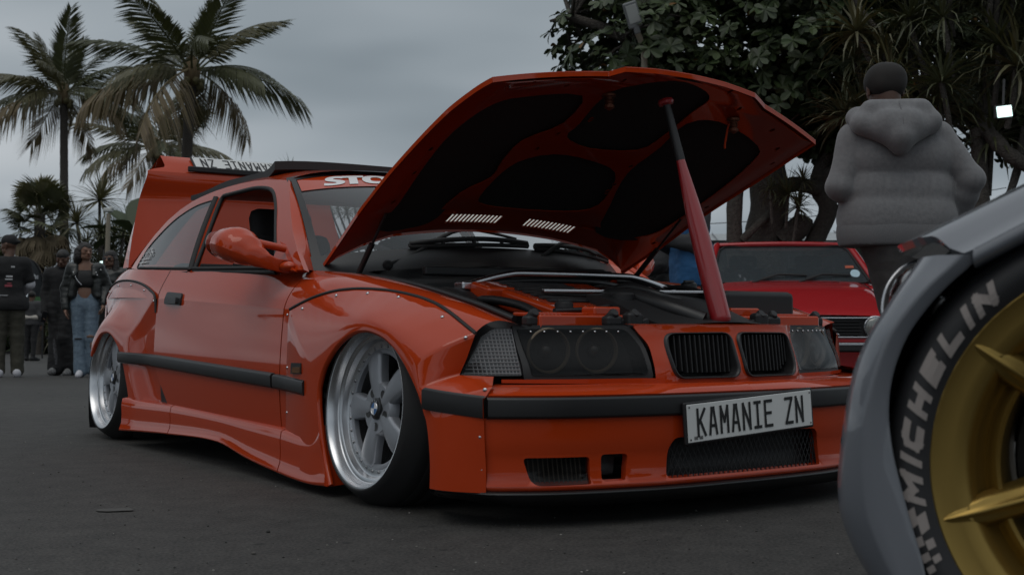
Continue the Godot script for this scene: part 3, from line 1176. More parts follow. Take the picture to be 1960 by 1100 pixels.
func mirror(car: Node3D, s: float, orange: Material, black: Material) -> void:
	var mb := MB.new()
	# a smooth pod that tapers into a twin-armed foot
	var path_ := [V(-1.02, 0.955, 0.858), V(-0.985, 0.955, 0.857), V(-0.93, 0.955, 0.855), V(-0.86, 0.952, 0.846), V(-0.805, 0.943, 0.828), V(-0.765, 0.92, 0.804), V(-0.745, 0.89, 0.786), V(-0.738, 0.855, 0.774), V(-0.735, 0.815, 0.768)]
	var rad := [[0.01, 0.01], [0.052, 0.044], [0.075, 0.062], [0.082, 0.066], [0.070, 0.054], [0.046, 0.036], [0.032, 0.026], [0.026, 0.022], [0.03, 0.024]]
	var p := PackedVector3Array()
	var k := 40
	var around := 20
	for i in k + 1:
		var t := float(i) / k * (path_.size() - 1)
		var i0 := mini(int(t), path_.size() - 2)
		var fr := t - i0
		var c: Vector3 = path_[i0].cubic_interpolate(path_[i0 + 1], path_[maxi(i0 - 1, 0)], path_[mini(i0 + 2, path_.size() - 1)], fr)
		var ra := lerpf(rad[i0][0], rad[i0 + 1][0], smoothstep(0, 1, fr))
		var rb := lerpf(rad[i0][1], rad[i0 + 1][1], smoothstep(0, 1, fr))
		for j in around + 1:
			var a := TAU * j / around
			p.append(Vector3(c.x + 0.25 * sin(a) * rb, c.y + sin(a) * rb, (c.z + cos(a) * ra) * s))
	mb.sheet(p, k, around, -s)
	mb.ball(V(-0.73, 0.815 * s, 0.768), Vector3(0.05, 0.02, 0.03))
	mb.tube(path([V(-0.82, 0.93 * s, 0.865), V(-0.79, 0.88 * s, 0.85), V(-0.78, 0.80 * s, 0.835)], 4), 0.014, 8)
	# the sail in the corner of the window
	mb.panel(PackedVector2Array([Vector2(-0.66, 0.752), Vector2(-0.885, 0.762), Vector2(-0.885, 0.87)]), [], 0.03, func(q): return house(q.x, q.y, s) + Vector3(0, 0, 0.014 * s), 0.02, s)
	var m := put("door_mirror", mb, orange, car)
	mb = MB.new()
	mb.panel(loop([[0.885, 0.815], [0.93, 0.805], [0.985, 0.81], [1.022, 0.845], [1.01, 0.895], [0.955, 0.908], [0.9, 0.89], [0.878, 0.85]]), [], 0.03, func(q): return V(-0.992 - 0.01 * (q.y - 0.85), q.x * s, q.y), 0.003, -s)
	put("mirror_glass", mb, mat(Color(0.5, 0.5, 0.52), 0.05, 1.0), m)


# letters laid over a surface f(Vector2) -> point
func write_on(mb: MB, text: String, size: float, bold: float, slant: float, f: Callable, wide := 1.0, face := "Droid Sans", gap := 0.0) -> void:
	var t := TextMesh.new()
	t.text = text
	var sf := SystemFont.new()
	sf.font_names = PackedStringArray([face])
	sf.font_weight = 700
	var fv := FontVariation.new()
	fv.base_font = sf
	fv.variation_embolden = bold
	fv.spacing_glyph = int(gap)
	if slant != 0.0:
		fv.variation_transform = Transform2D(Vector2(1, 0), Vector2(slant, 1), Vector2.ZERO)
	t.font = fv
	t.font_size = 100
	t.pixel_size = size / 72.0
	t.depth = 0.0
	t.curve_step = 3.0
	t.horizontal_alignment = HORIZONTAL_ALIGNMENT_CENTER
	t.vertical_alignment = VERTICAL_ALIGNMENT_CENTER
	var arr := t.get_mesh_arrays()
	var vs: PackedVector3Array = arr[Mesh.ARRAY_VERTEX]
	var id: PackedInt32Array = arr[Mesh.ARRAY_INDEX]
	for i in range(0, id.size(), 3):
		var q := []
		for e in 3:
			q.append(Vector2(vs[id[i + e]].x * wide, vs[id[i + e]].y))
		cut_tri(mb, q, f, 0)


# long triangles are halved until they can follow the surface
func cut_tri(mb: MB, q: Array, f: Callable, depth: int) -> void:
	var l := 0
	for e in 3:
		if q[e].distance_to(q[(e + 1) % 3]) > q[l].distance_to(q[(l + 1) % 3]):
			l = e
	if depth < 5 and q[l].distance_to(q[(l + 1) % 3]) > 0.03:
		var m: Vector2 = (q[l] + q[(l + 1) % 3]) * 0.5
		cut_tri(mb, [q[l], m, q[(l + 2) % 3]], f, depth + 1)
		cut_tri(mb, [m, q[(l + 1) % 3], q[(l + 2) % 3]], f, depth + 1)
		return
	var a: Vector3 = f.call(q[0])
	var b: Vector3 = f.call(q[1])
	var c: Vector3 = f.call(q[2])
	if (b - a).cross(c - a).length_squared() > 1e-14:
		mb.flat(a, b, c)


func cowl(car: Node3D, trim: Material, rubber: Material, black: Material) -> void:
	var mb := MB.new()
	# plastic tray under the glass
	mb.grid(30, 6, func(a, b): var v := lerpf(-0.69, 0.69, a); var k := absf(v / 0.69); return V(lerpf(lerpf(-0.47, -0.76, pow(k, 2.2)), lerpf(-0.27, -0.42, k * k), b), v, lerpf(lerpf(0.79, 0.75, k * k), 0.715 - 0.02 * k, b) - 0.02 * sin(PI * b)), -1.0)
	mb.grid(30, 3, func(a, b): var v := lerpf(-0.66, 0.66, a); var k := absf(v / 0.69); return V(lerpf(-0.27, -0.42, k * k), v, lerpf(0.715 - 0.02 * k, 0.42, b)), -1.0)
	put("cowl_panel", mb, black, car)
	# raised lip and grille
	mb = MB.new()
	mb.rbox(V(-0.335, 0.05, 0.748), Vector3(0.03, 0.035, 0.85), 0.008)
	mb.rbox(V(-0.38, -0.1, 0.762), Vector3(0.09, 0.02, 0.5), 0.008)
	put("cowl_lip", mb, trim, car)
	# wipers
	for e in [[0.43, 0.0], [-0.10, 1.0]]:
		mb = MB.new()
		var root := V(-0.475, e[0], 0.79) if e[1] > 0 else V(-0.55, 0.50, 0.775)
		var arm := [root, root + Vector3(-0.01, 0.035, -0.10), windshield_at((e[0] - 0.26) / 0.70, 0.17, 0.045), windshield_at((e[0] - 0.50) / 0.70, 0.14, 0.03)]
		if e[1] > 0:
			arm = [root, root + Vector3(-0.03, 0.03, -0.06), windshield_at((e[0] - 0.22) / 0.70, 0.13, 0.04), windshield_at((e[0] - 0.42) / 0.70, 0.10, 0.03)]
		mb.tube(path(arm, 6), [0.011, 0.011, 0.011, 0.011, 0.01, 0.01, 0.01, 0.01, 0.009, 0.009, 0.009, 0.008, 0.008, 0.007, 0.007, 0.007, 0.006, 0.006, 0.005], 6)
		var blade := PackedVector3Array()
		var clip := PackedVector3Array()
		for i in 13:
			var t := i / 12.0
			var a: float = (e[0] - lerpf(0.05, 0.55, t)) / 0.70
			var b: float = lerpf(0.10, 0.115, t)
			blade.append(windshield_at(a, b, 0.012))
			clip.append(windshield_at(a, b + 0.012, 0.020 + 0.012 * sin(PI * t)))
		mb.tube(blade, 0.009, 5)
		mb.tube(clip, 0.010, 5)
		for i in [0, 3, 6, 9, 12]:
			mb.tube(PackedVector3Array([blade[i], clip[i]]), 0.008, 5)
		mb.ball(root, Vector3(0.02, 0.02, 0.02))
		put("wiper", mb, rubber, car)


func engine_bay(car: Node3D, orange: Material, dark: Material, black: Material, steel: Material, trim: Material) -> void:
	var mb := MB.new()
	mb.rbox(V(-0.07, 0, 0.42), Vector3(0.85, 0.04, 1.36), 0.01)
	mb.rbox(V(-0.36, 0, 0.55), Vector3(0.04, 0.28, 1.3), 0.01)
	for s in [-1.0, 1.0]:
		mb.rbox(V(-0.10, 0.665 * s, 0.5), Vector3(0.72, 0.2, 0.03), 0.01)
	put("bay_floor", mb, black, car)
	# dark covers over the strut towers
	for s in [1.0, -1.0]:
		mb = MB.new()
		mb.ball(V(-0.14, 0.50 * s, 0.585), Vector3(0.17, 0.10, 0.155))
		mb.ball(V(0.09, 0.52 * s, 0.52), Vector3(0.16, 0.10, 0.11))
		put("strut_tower", mb, black, car)
	# brace between the towers
	mb = MB.new()
	mb.tube(path([V(-0.10, 0.43, 0.692), V(-0.10, 0.385, 0.706), V(-0.10, 0.28, 0.729), V(-0.10, 0.18, 0.735), V(-0.10, -0.2, 0.735), V(-0.10, -0.30, 0.729), V(-0.10, -0.40, 0.706), V(-0.10, -0.45, 0.692)], 4), 0.0135, 10)
	for s in [-1.0, 1.0]:
		mb.rbox(V(-0.10, 0.45 * s, 0.688), Vector3(0.06, 0.03, 0.06), 0.008)
	put("strut_brace", mb, steel, car)
	# engine cover with its vents
	var b := Basis(Vector3.BACK, -0.22)
	var c := V(0.12, 0.22, 0.622)
	mb = MB.new()
	mb.rbox(c, Vector3(0.42, 0.07, 0.36), 0.015, b)
	mb.rbox(c + V(-0.14, -0.02, 0.045), Vector3(0.12, 0.05, 0.5), 0.012, b)
	var ec := put("engine_cover", mb, orange, car)
	for k in 7:
		mb = MB.new()
		mb.rbox(c + b * V(-0.16 + k * 0.046, 0.0, 0.0385), Vector3(0.026, 0.01, 0.27), 0.003, b)
		put("cover_vent", mb, trim, ec)
	# orange cross member with brackets
	for s in [1.0, -1.0]:
		mb = MB.new()
		mb.rbox(V(0.47, 0.40 * s, 0.563), Vector3(0.05, 0.048, 0.40), 0.008, Basis(Vector3.UP, 0.16 * s))
		mb.rbox(V(0.41, 0.42 * s, 0.588), Vector3(0.10, 0.012, 0.34), 0.004, Basis(Vector3.UP, 0.16 * s))
		mb.rbox(V(0.44, 0.30 * s, 0.598), Vector3(0.06, 0.03, 0.12), 0.008, Basis(Vector3.UP, 0.16 * s))
		var cm := put("cross_member", mb, orange, car)
		for y in [0.60, 0.34, 0.27]:
			mb = MB.new()
			mb.rbox(V(0.495 + (0.6 - y) * 0.18, y * s, 0.568), Vector3(0.04, 0.036 if y > 0.3 else 0.055, 0.06), 0.012)
			mb.lathe(PackedVector2Array([Vector2(0.0, 0.012), Vector2(0.012, 0.012), Vector2(0.016, 0.006), Vector2(0.016, -0.02)]), V(0.50 + (0.6 - y) * 0.18, y * s, 0.588), Basis(Vector3.BACK, -0.9), 14)
			mb.rbox(V(0.49 + (0.6 - y) * 0.18, (y - 0.035) * s, 0.562), Vector3(0.03, 0.022, 0.05), 0.006, Basis(Vector3.RIGHT, 0.3))
			put("headlight_bracket", mb, black, cm)
	# black shroud in the middle
	mb = MB.new()
	var shroud := func(a, bb): return V(lerpf(0.665, 0.24, a), lerpf(0.20, -0.24, bb), lerpf(0.553, 0.655, smoothstep(0.0, 1.0, a)) + 0.012 * sin(PI * bb))
	mb.grid(12, 12, shroud, 1.0)
	for e in [0.0, 1.0]:
		mb.grid(12, 2, func(a, bb): return shroud.call(a, e) - Vector3(0, 0.14 * bb, 0), 1.0)
	put("radiator_shroud", mb, mat(Color(0.014, 0.014, 0.015), 0.5), car)
	mb = MB.new()
	mb.tube(path([V(0.12, 0.10, 0.63), V(0.25, 0.10, 0.655), V(0.38, 0.08, 0.64), V(0.50, 0.05, 0.605), V(0.58, 0.0, 0.57)]), 0.026, 10)
	put("radiator_hose", mb, trim, car)
	# shiny slam-panel tray on the right of the shroud, and air box
	mb = MB.new()
	mb.rbox(V(0.22, -0.42, 0.612), Vector3(0.40, 0.12, 0.34), 0.02)
	put("air_box", mb, black, car)
	mb = MB.new()
	mb.rbox(V(0.24, 0.02, 0.668), Vector3(0.03, 0.012, 0.62), 0.004, Basis(Vector3.UP, -0.25))
	mb.rbox(V(0.3, 0.0, 0.63), Vector3(0.1, 0.02, 0.16), 0.006, b)
	put("chrome_trim", mb, steel, car)
	mb = MB.new()
	mb.lathe(PackedVector2Array([Vector2(0.0, 0.04), Vector2(0.034, 0.04), Vector2(0.04, 0.034), Vector2(0.04, 0.0), Vector2(0.045, 0.0), Vector2(0.045, -0.06)]), V(0.34, 0.13, 0.62), Basis(), 20)
	mb.rbox(V(0.35, 0.05, 0.622), Vector3(0.07, 0.03, 0.10), 0.008, b)
	put("filler_cap", mb, black, car)
	var hoses := [[V(-0.2, 0.42, 0.60), V(0.0, 0.45, 0.64), V(0.2, 0.44, 0.62), V(0.36, 0.47, 0.585)], [V(-0.25, -0.1, 0.66), V(0.0, -0.05, 0.69), V(0.2, -0.02, 0.665), V(0.33, 0.06, 0.63)], [V(0.1, 0.02, 0.66), V(0.22, 0.0, 0.685), V(0.34, -0.05, 0.65), V(0.36, -0.2, 0.61)], [V(0.3, 0.16, 0.60), V(0.36, 0.2, 0.615), V(0.38, 0.3, 0.605), V(0.4, 0.45, 0.60)],
		[V(-0.3, 0.3, 0.70), V(-0.22, 0.1, 0.715), V(-0.22, -0.2, 0.715), V(-0.3, -0.4, 0.70)], [V(0.0, -0.3, 0.67), V(0.15, -0.28, 0.69), V(0.3, -0.3, 0.66), V(0.42, -0.36, 0.60)]]
	for k in hoses.size():
		mb = MB.new()
		mb.tube(path(hoses[k]), 0.008 if k % 2 else 0.014, 8)
		put("hose", mb, trim, car)
	for e in [[0.33, 0.36, 0.607, 0.03], [0.30, -0.30, 0.685, 0.035], [0.06, -0.42, 0.69, 0.03]]:
		mb = MB.new()
		mb.lathe(PackedVector2Array([Vector2(0.0, 0.022), Vector2(e[3] * 0.8, 0.022), Vector2(e[3], 0.016), Vector2(e[3], -0.02)]), V(e[0], e[1], e[2]), Basis(), 18)
		mb.rbox(V(e[0], e[1], e[2] + 0.024), Vector3(0.012, 0.012, e[3] * 1.6), 0.003)
		put("fluid_cap", mb, mat(Color(0.02, 0.02, 0.021), 0.4), car)
	mb = MB.new()
	mb.rbox(V(0.17, -0.42, 0.676), Vector3(0.16, 0.004, 0.12), 0.001)
	put("bay_label", mb, mat(Color(0.5, 0.5, 0.48), 0.5), car)
	for s in [1.0, -1.0]:
		mb = MB.new()
		# edge rubber along the top of the wing
		var line := PackedVector3Array()
		for i in 20:
			var u := lerpf(-0.60, 0.42, i / 19.0)
			line.append(side_up(u, 1.0, s) - Vector3(0, 0.012, 0.085 * s))
		mb.tube(line, 0.011, 6)
		put("bay_seal", mb, trim, car)
	# gas strut
	mb = MB.new()
	var g0 := V(-0.545, 0.625, 0.735)
	var g1 := V(-0.385, 0.60, bonnet_w(-0.385, 0.60) - 0.03)
	mb.tube(PackedVector3Array([g0, g0.lerp(g1, 0.52)]), 0.0105, 8)
	mb.tube(PackedVector3Array([g0.lerp(g1, 0.5), g1]), 0.005, 8)
	put("gas_strut", mb, trim, car)
	mb = MB.new()
	g0 = V(-0.50, -0.625, 0.74)
	g1 = V(-0.20, -0.62, bonnet_w(-0.20, -0.62) - 0.03)
	mb.tube(PackedVector3Array([g0, g0.lerp(g1, 0.52)]), 0.0105, 8)
	mb.tube(PackedVector3Array([g0.lerp(g1, 0.5), g1]), 0.005, 8)
	put("gas_strut", mb, trim, car)


func headlight(car: Node3D, s: float, orange: Material, smoked: Material, black: Material, steel: Material) -> void:
	# black housing with two ringed lamps behind a smoked cover, and the corner lens
	var face := func(q: Vector2): return V(nose_u(q.x) - 0.06 * smoothstep(0.40, 0.56, q.y), q.x * s, q.y)
	var main := rounded([[0.318, 0.412, 0.012], [0.645, 0.412, 0.004], [0.655, 0.545, 0.004], [0.345, 0.545, 0.02], [0.318, 0.50, 0.03]])
	var mb := MB.new()
	mb.panel(main, [], 0.05, func(q): return face.call(q) - Vector3(0.07, 0, 0.0), 0.0, -s)
	mb.panel(rounded([[0.305, 0.400, 0.01], [0.665, 0.400, 0.004], [0.665, 0.556, 0.004], [0.33, 0.556, 0.02], [0.305, 0.505, 0.03]]), [main], 0.05, func(q): return face.call(q) - Vector3(0.004, 0, 0), 0.07, -s)
	var hl := put("headlight", mb, black, car)
	for v in [0.425, 0.565]:
		mb = MB.new()
		var c: Vector3 = face.call(Vector2(v, 0.482)) - Vector3(0.05, 0, 0)
		var b := Basis(Quaternion(Vector3.UP, Vector3(0.97, 0.0, 0.25 * s).normalized()))
		mb.lathe(PackedVector2Array([Vector2(0.068, 0.012), Vector2(0.066, 0.02), Vector2(0.062, 0.02), Vector2(0.058, 0.008)]), c, b, 30)
		put("lamp_ring", mb, mat(Color(0.22, 0.18, 0.13), 0.4), hl)
		mb = MB.new()
		mb.lathe(PackedVector2Array([Vector2(0.056, 0.0), Vector2(0.045, -0.02), Vector2(0.02, -0.035), Vector2(0.0, -0.036)]), c, b, 24)
		mb.ball(c + b * Vector3(0, -0.01, 0), Vector3(0.02, 0.02, 0.02))
		put("reflector", mb, mat(Color(0.16, 0.155, 0.15), 0.35, 0.8), hl)
	mb = MB.new()
	mb.panel(main, [], 0.03, face, 0.004, -s)
	put("lamp_cover", mb, smoked, hl)
	mb = MB.new()
	for k in 8:
		mb = MB.new()
		rivet(mb, face.call(Vector2(0.37 + k * 0.036, 0.537)) + Vector3(0.002, 0, 0), Vector3(1, 0.3, 0.2 * s), 0.0032)
		put("rivet", mb, steel, hl)
	# corner lens of ribbed dark glass
	mb = MB.new()
	var corner := func(q: Vector2):
		return V(lerpf(nose_u(q.x), 0.56 - (q.x - 0.64) * 0.92, 0.5) - 0.05 * smoothstep(0.40, 0.56, q.y) - 0.02 * smoothstep(0.72, 0.8, q.x), q.x * s, q.y)
	var outline := rounded([[0.668, 0.412, 0.004], [0.79, 0.411, 0.01], [0.752, 0.51, 0.02], [0.712, 0.545, 0.01], [0.672, 0.546, 0.004]])
	mb.panel(outline, [], 0.03, func(q): return corner.call(q) + Vector3(0.006, 0, 0.006 * s), 0.02, -s)
	var lens := put("corner_lens", mb, glass(Color(0.03, 0.03, 0.03), 0.30), hl)
	mb = MB.new()
	mb.panel(outline, [], 0.03, func(q): return corner.call(q) - Vector3(0.02, 0, 0.02 * s), 0.0, -s)
	put("lens_back", mb, mat(Color(0.13, 0.13, 0.14), 0.5, 0.3), lens)
	mb = MB.new()
	for k in 15:
		var x := 0.673 + k * 0.0078
		var top := minf(0.543, 0.545 - maxf(0.0, x - 0.71) * 1.35 - maxf(0.0, x - 0.755) * 1.8)
		if top > 0.425:
			mb.tube(PackedVector3Array([corner.call(Vector2(x, 0.415)) - Vector3(0.008, 0, 0.008 * s), corner.call(Vector2(x, top)) - Vector3(0.008, 0, 0.008 * s)]), 0.0022, 4, false)
	for k in 12:
		var y := 0.418 + k * 0.0105
		var xr := minf(0.785, 0.79 - maxf(0.0, y - 0.41) * 0.5 - maxf(0.0, y - 0.51) * 1.0)
		mb.tube(PackedVector3Array([corner.call(Vector2(0.672, y)) - Vector3(0.007, 0, 0.007 * s), corner.call(Vector2(0.72, y)) - Vector3(0.007, 0, 0.007 * s), corner.call(Vector2(xr, y)) - Vector3(0.007, 0, 0.007 * s)]), 0.0018, 4, false)
	put("lens_rib", mb, mat(Color(0.36, 0.36, 0.37), 0.35), lens)


func front_end(car: Node3D, orange: Material, black: Material, trim: Material, smoked: Material, steel: Material) -> void:
	# painted nose round the two grilles
	var face := func(q: Vector2): return V(nose_u(q.x) - 0.045 * smoothstep(0.40, 0.56, q.y) + 0.012 * smoothstep(0.36, 0.1, absf(q.x)), q.x, q.y)
	var holes := []
	for s in [1.0, -1.0]:
		var h := rounded([[0.010 * s, 0.399, 0.035], [0.252 * s, 0.399, 0.05], [0.264 * s, 0.46, 0.1], [0.262 * s, 0.534, 0.04], [0.010 * s, 0.536, 0.035]], 6)
		if s < 0:
			h.reverse()
		holes.append(h)
	var mb := MB.new()
	mb.panel(rounded([[-0.302, 0.386, 0.0], [0.302, 0.386, 0.0], [0.302, 0.50, 0.02], [0.335, 0.556, 0.01], [-0.335, 0.556, 0.01], [-0.302, 0.50, 0.02]]), holes, 0.025, face, 0.012, -1.0)
	for s in [1.0, -1.0]:
		# strip of paint below the headlight
		mb.panel(PackedVector2Array([Vector2(0.30 * s, 0.386), Vector2(0.72 * s, 0.392), Vector2(0.72 * s, 0.402), Vector2(0.30 * s, 0.402)]), [], 0.03, func(q): return V(nose_u(q.x) + 0.002, q.x, q.y), 0.01, -1.0)
	# rolled top edge
	mb.grid(30, 3, func(a, b): var v := lerpf(-0.334, 0.334, a); return face.call(Vector2(v, 0.556)) + Vector3(-0.05 * b, 0.004 * sin(PI * b * 0.5), 0), 1.0)
	put("nose_panel", mb, orange, car)
	for s in [1.0, -1.0]:
		var h: PackedVector2Array = holes[0] if s > 0 else holes[1]
		var c := Vector2(0.137 * s, 0.468)
		mb = MB.new()
		# frame that stands a little proud, then a deep dark throat
		var ring := PackedVector3Array()
		var k := h.size()
		for i in k + 1:
			var q := h[i % k]
			for e in [[1.0, 0.0], [0.985, 0.010], [0.945, 0.010], [0.925, 0.0], [0.91, -0.05], [0.90, -0.09]]:
				var p: Vector3 = face.call(c + (q - c) * e[0])
				ring.append(p + Vector3(e[1], 0, 0))
		mb.sheet(ring, k, 5, 1.0, true)
		mb.panel(h, [], 0.06, func(q): return face.call(q) - Vector3(0.085, 0, 0), 0.0, -1.0)
		var g := put("kidney_grille", mb, trim, car)
		for i in 13:
			var x: float = (0.030 + i * 0.0178) * s
			var top := 0.525
			var bot := 0.412 + maxf(0.0, absf(x) - 0.2) * 0.6
			mb = MB.new()
			mb.rbox(face.call(Vector2(x, (top + bot) * 0.5)) - Vector3(0.03, 0, 0), Vector3(0.04, top - bot, 0.005), 0.002, Basis(Vector3.FORWARD, -0.12))
			put("slat", mb, black, g)
	# bumper: rows of (height, forward offset), cut out for lamps and intakes
	var prof := [[0.096, -0.02], [0.10, 0.002], [0.108, 0.008], [0.118, 0.006], [0.132, -0.006], [0.20, -0.008], [0.222, -0.002], [0.245, 0.0], [0.30, 0.002]]
	var bf := func(q: Vector2): return V(bump_u(q.x) + crv(prof, q.y), q.x, q.y)
	var cuts := []
	for s in [1.0, -1.0]:
		for o in [[[0.56, 0.118, 0.012], [0.715, 0.116, 0.02], [0.735, 0.192, 0.012], [0.56, 0.192, 0.012]], [[0.455, 0.124, 0.012], [0.527, 0.122, 0.012], [0.527, 0.197, 0.012], [0.445, 0.197, 0.015]]]:
			var pts := []
			for e in o:
				pts.append([e[0] * s, e[1], e[2]])
			var h := rounded(pts)
			if s < 0:
				h.reverse()
			cuts.append(h)
	var intake := rounded([[-0.315, 0.122, 0.015], [0.325, 0.122, 0.015], [0.318, 0.20, 0.02], [0.30, 0.236, 0.02], [-0.29, 0.236, 0.02], [-0.308, 0.20, 0.02]])
	cuts.append(intake)
	mb = MB.new()
	var outline := PackedVector2Array()
	for i in 41:
		outline.append(Vector2(lerpf(-0.826, 0.826, i / 40.0), 0.0965))
	for i in 41:
		outline.append(Vector2(lerpf(0.826, -0.826, i / 40.0), 0.300))
	mb.panel(outline, cuts, 0.022, bf, 0.03, -1.0)
	# ledge above the band back to the nose
	for side in [-1.0, 1.0]:
		mb.grid(40, 8, func(a, b): var v: float = lerpf(0.0, 0.815, a) * side; var f := bump_u(v) + 0.006; var n := minf(nose_u(v), f - 0.04); return V(lerpf(f, n, b) , v, 0.362 + 0.026 * pow(b, 0.7) + 0.006 * sin(PI * b)), -side)
	mb.grid(40, 2, func(a, b): var v := lerpf(-0.82, 0.82, a); return V(bump_u(v) + lerpf(0.004, 0.008, b), v, lerpf(0.357, 0.3635, b)), 1.0)
	var bumper := put("front_bumper", mb, orange, car)
	# black band
	mb = MB.new()
	mb.grid(60, 5, func(a, b): var v := lerpf(-0.822, 0.822, a); return V(bump_u(v) + [0.0, 0.012, 0.016, 0.016, 0.012, 0.0][int(round(b * 5))], v, [0.298, 0.301, 0.308, 0.350, 0.357, 0.360][int(round(b * 5))]), 1.0)
	put("bumper_band", mb, trim, bumper)
	# lip
	mb = MB.new()
	var top := []
	var low := []
	for i in 41:
		var v := lerpf(0.0, 0.80, i / 40.0)
		top.append(Vector2(bump_u(v) + 0.012, v))
		low.append(Vector2(bump_u(v * 0.93) - 0.018, v * 0.925))
	for e in [[0.60, 0.822, 0.585, 0.748], [0.55, 0.846, 0.52, 0.765], [0.50, 0.868, 0.45, 0.78], [0.46, 0.885, 0.38, 0.795], [0.43, 0.893, 0.30, 0.81]]:
		top.append(Vector2(e[0], e[1]))
		low.append(Vector2(e[2], e[3]))
	var lp := PackedVector3Array()
	for i in range(-45, 46):
		var t: Vector2 = top[absi(i)]
		var l: Vector2 = low[absi(i)]
		var g := -1.0 if i < 0 else 1.0
		lp.append(V(t.x - 0.03, (t.y - 0.02) * g, 0.103))
		lp.append(V(t.x, t.y * g, 0.099))
		lp.append(V(t.x + 0.002, (t.y + 0.001) * g, 0.090))
		lp.append(V(l.x, l.y * g, 0.057))
		lp.append(V(l.x - 0.08, (l.y - 0.03) * g, 0.057))
	mb.sheet(lp, 90, 4, -1.0)
	put("front_lip", mb, mat(Color(0.012, 0.012, 0.013), 0.35), bumper)
	# fog lamps, ducts and the mesh
	for s in [1.0, -1.0]:
		var o: PackedVector2Array = cuts[0] if s > 0 else cuts[2]
		mb = MB.new()
		mb.panel(o, [], 0.04, func(q): return bf.call(q) - Vector3(0.04, 0, 0), 0.0, -1.0)
		var fog := put("fog_lamp", mb, mat(Color(0.10, 0.09, 0.08), 0.3, 0.7), bumper)
		mb = MB.new()
		for k in 12:
			var x: float = (0.572 + k * 0.0125) * s
			mb.tube(PackedVector3Array([bf.call(Vector2(x, 0.122)) - Vector3(0.03, 0, 0), bf.call(Vector2(x, 0.188)) - Vector3(0.03, 0, 0)]), 0.0025, 4, false)
		put("lens_rib", mb, mat(Color(0.25, 0.22, 0.18), 0.3, 0.5), fog)
		mb = MB.new()
		mb.panel(o, [], 0.04, func(q): return bf.call(q) - Vector3(0.012, 0, 0), 0.003, -1.0)
		put("lamp_cover", mb, smoked, fog)
		o = cuts[1] if s > 0 else cuts[3]
		mb = MB.new()
		mb.panel(o, [], 0.04, func(q): return bf.call(q) - Vector3(0.055, -0.012, 0), 0.0, -1.0)
		put("brake_duct", mb, trim, bumper)
	mb = MB.new()
	mb.panel(intake, [], 0.06, func(q): return bf.call(q) - Vector3(0.05, 0, 0), 0.0, -1.0)
	for k in 34:
		var x := -0.32 + k * 0.0195
		for d in [-1.0, 1.0]:
			mb.tube(PackedVector3Array([bf.call(Vector2(clampf(x - 0.03 * d, -0.315, 0.315), 0.12)) - Vector3(0.022, 0, 0), bf.call(Vector2(clampf(x + 0.03 * d, -0.315, 0.315), 0.238)) - Vector3(0.022, 0, 0)]), 0.0018, 3, false)
	put("intake_mesh", mb, trim, bumper)
	plate(bumper, Transform3D(Basis(Vector3(0, 0.055, -1).normalized(), Vector3(-0.02, 1, 0.055).normalized(), Vector3(1, 0.02, 0)).orthonormalized(), V(0.800, 0.022, 0.289)), black)


# narrow capitals as strokes in a cell one wide and two high
const GLYPH := {"K": [[[0, 0], [0, 2]], [[1, 2], [0.12, 0.95]], [[0.3, 1.2], [1, 0]]], "A": [[[0, 0], [0.38, 2]], [[0.62, 2], [1, 0]], [[0.35, 2], [0.65, 2]], [[0.2, 0.62], [0.8, 0.62]]], "M": [[[0, 0], [0, 2]], [[1, 0], [1, 2]], [[0, 2], [0.5, 0.85]], [[0.5, 0.85], [1, 2]]],
	"N": [[[0, 0], [0, 2]], [[1, 0], [1, 2]], [[0, 2], [1, 0]]], "I": [[[0.5, 0], [0.5, 2]], [[0.1, 2], [0.9, 2]], [[0.05, 0], [0.95, 0]]], "E": [[[0, 0], [0, 2]], [[0, 2], [1, 2]], [[0, 1.03], [0.85, 1.03]], [[0, 0], [1, 0]]], "Z": [[[0, 2], [1, 2]], [[1, 2], [0, 0]], [[0, 0], [1, 0]]],
	"i": [[[0.5, 0], [0.5, 2]]], "C": [[[1, 0], [0.3, 0]], [[0.3, 0], [0, 0.4]], [[0, 0.4], [0, 1.6]], [[0, 1.6], [0.3, 2]], [[0.3, 2], [1, 2]]], "H": [[[0, 0], [0, 2]], [[1, 0], [1, 2]], [[0, 1], [1, 1]]], "L": [[[0, 0], [0, 2]], [[0, 0], [1, 0]]]}


# one straight stroke of half width w (in metres), in a cell of that size, laid through f
func stroke(mb: MB, st: Array, w: float, f: Callable, cell: Vector2, out: Vector3) -> void:
	var a := Vector2(st[0][0], st[0][1]) * cell
	var b := Vector2(st[1][0], st[1][1]) * cell
	var d := (b - a).normalized() * w
	var n := Vector2(-d.y, d.x)
	var k := 4
	for i in k:
		var p := (a - d * 0.98).lerp(b + d * 0.98, float(i) / k)
		var q := (a - d * 0.98).lerp(b + d * 0.98, float(i + 1) / k)
		mb.quad(f.call((p + n) / cell), f.call((q + n) / cell), f.call((q - n) / cell), f.call((p - n) / cell), out)


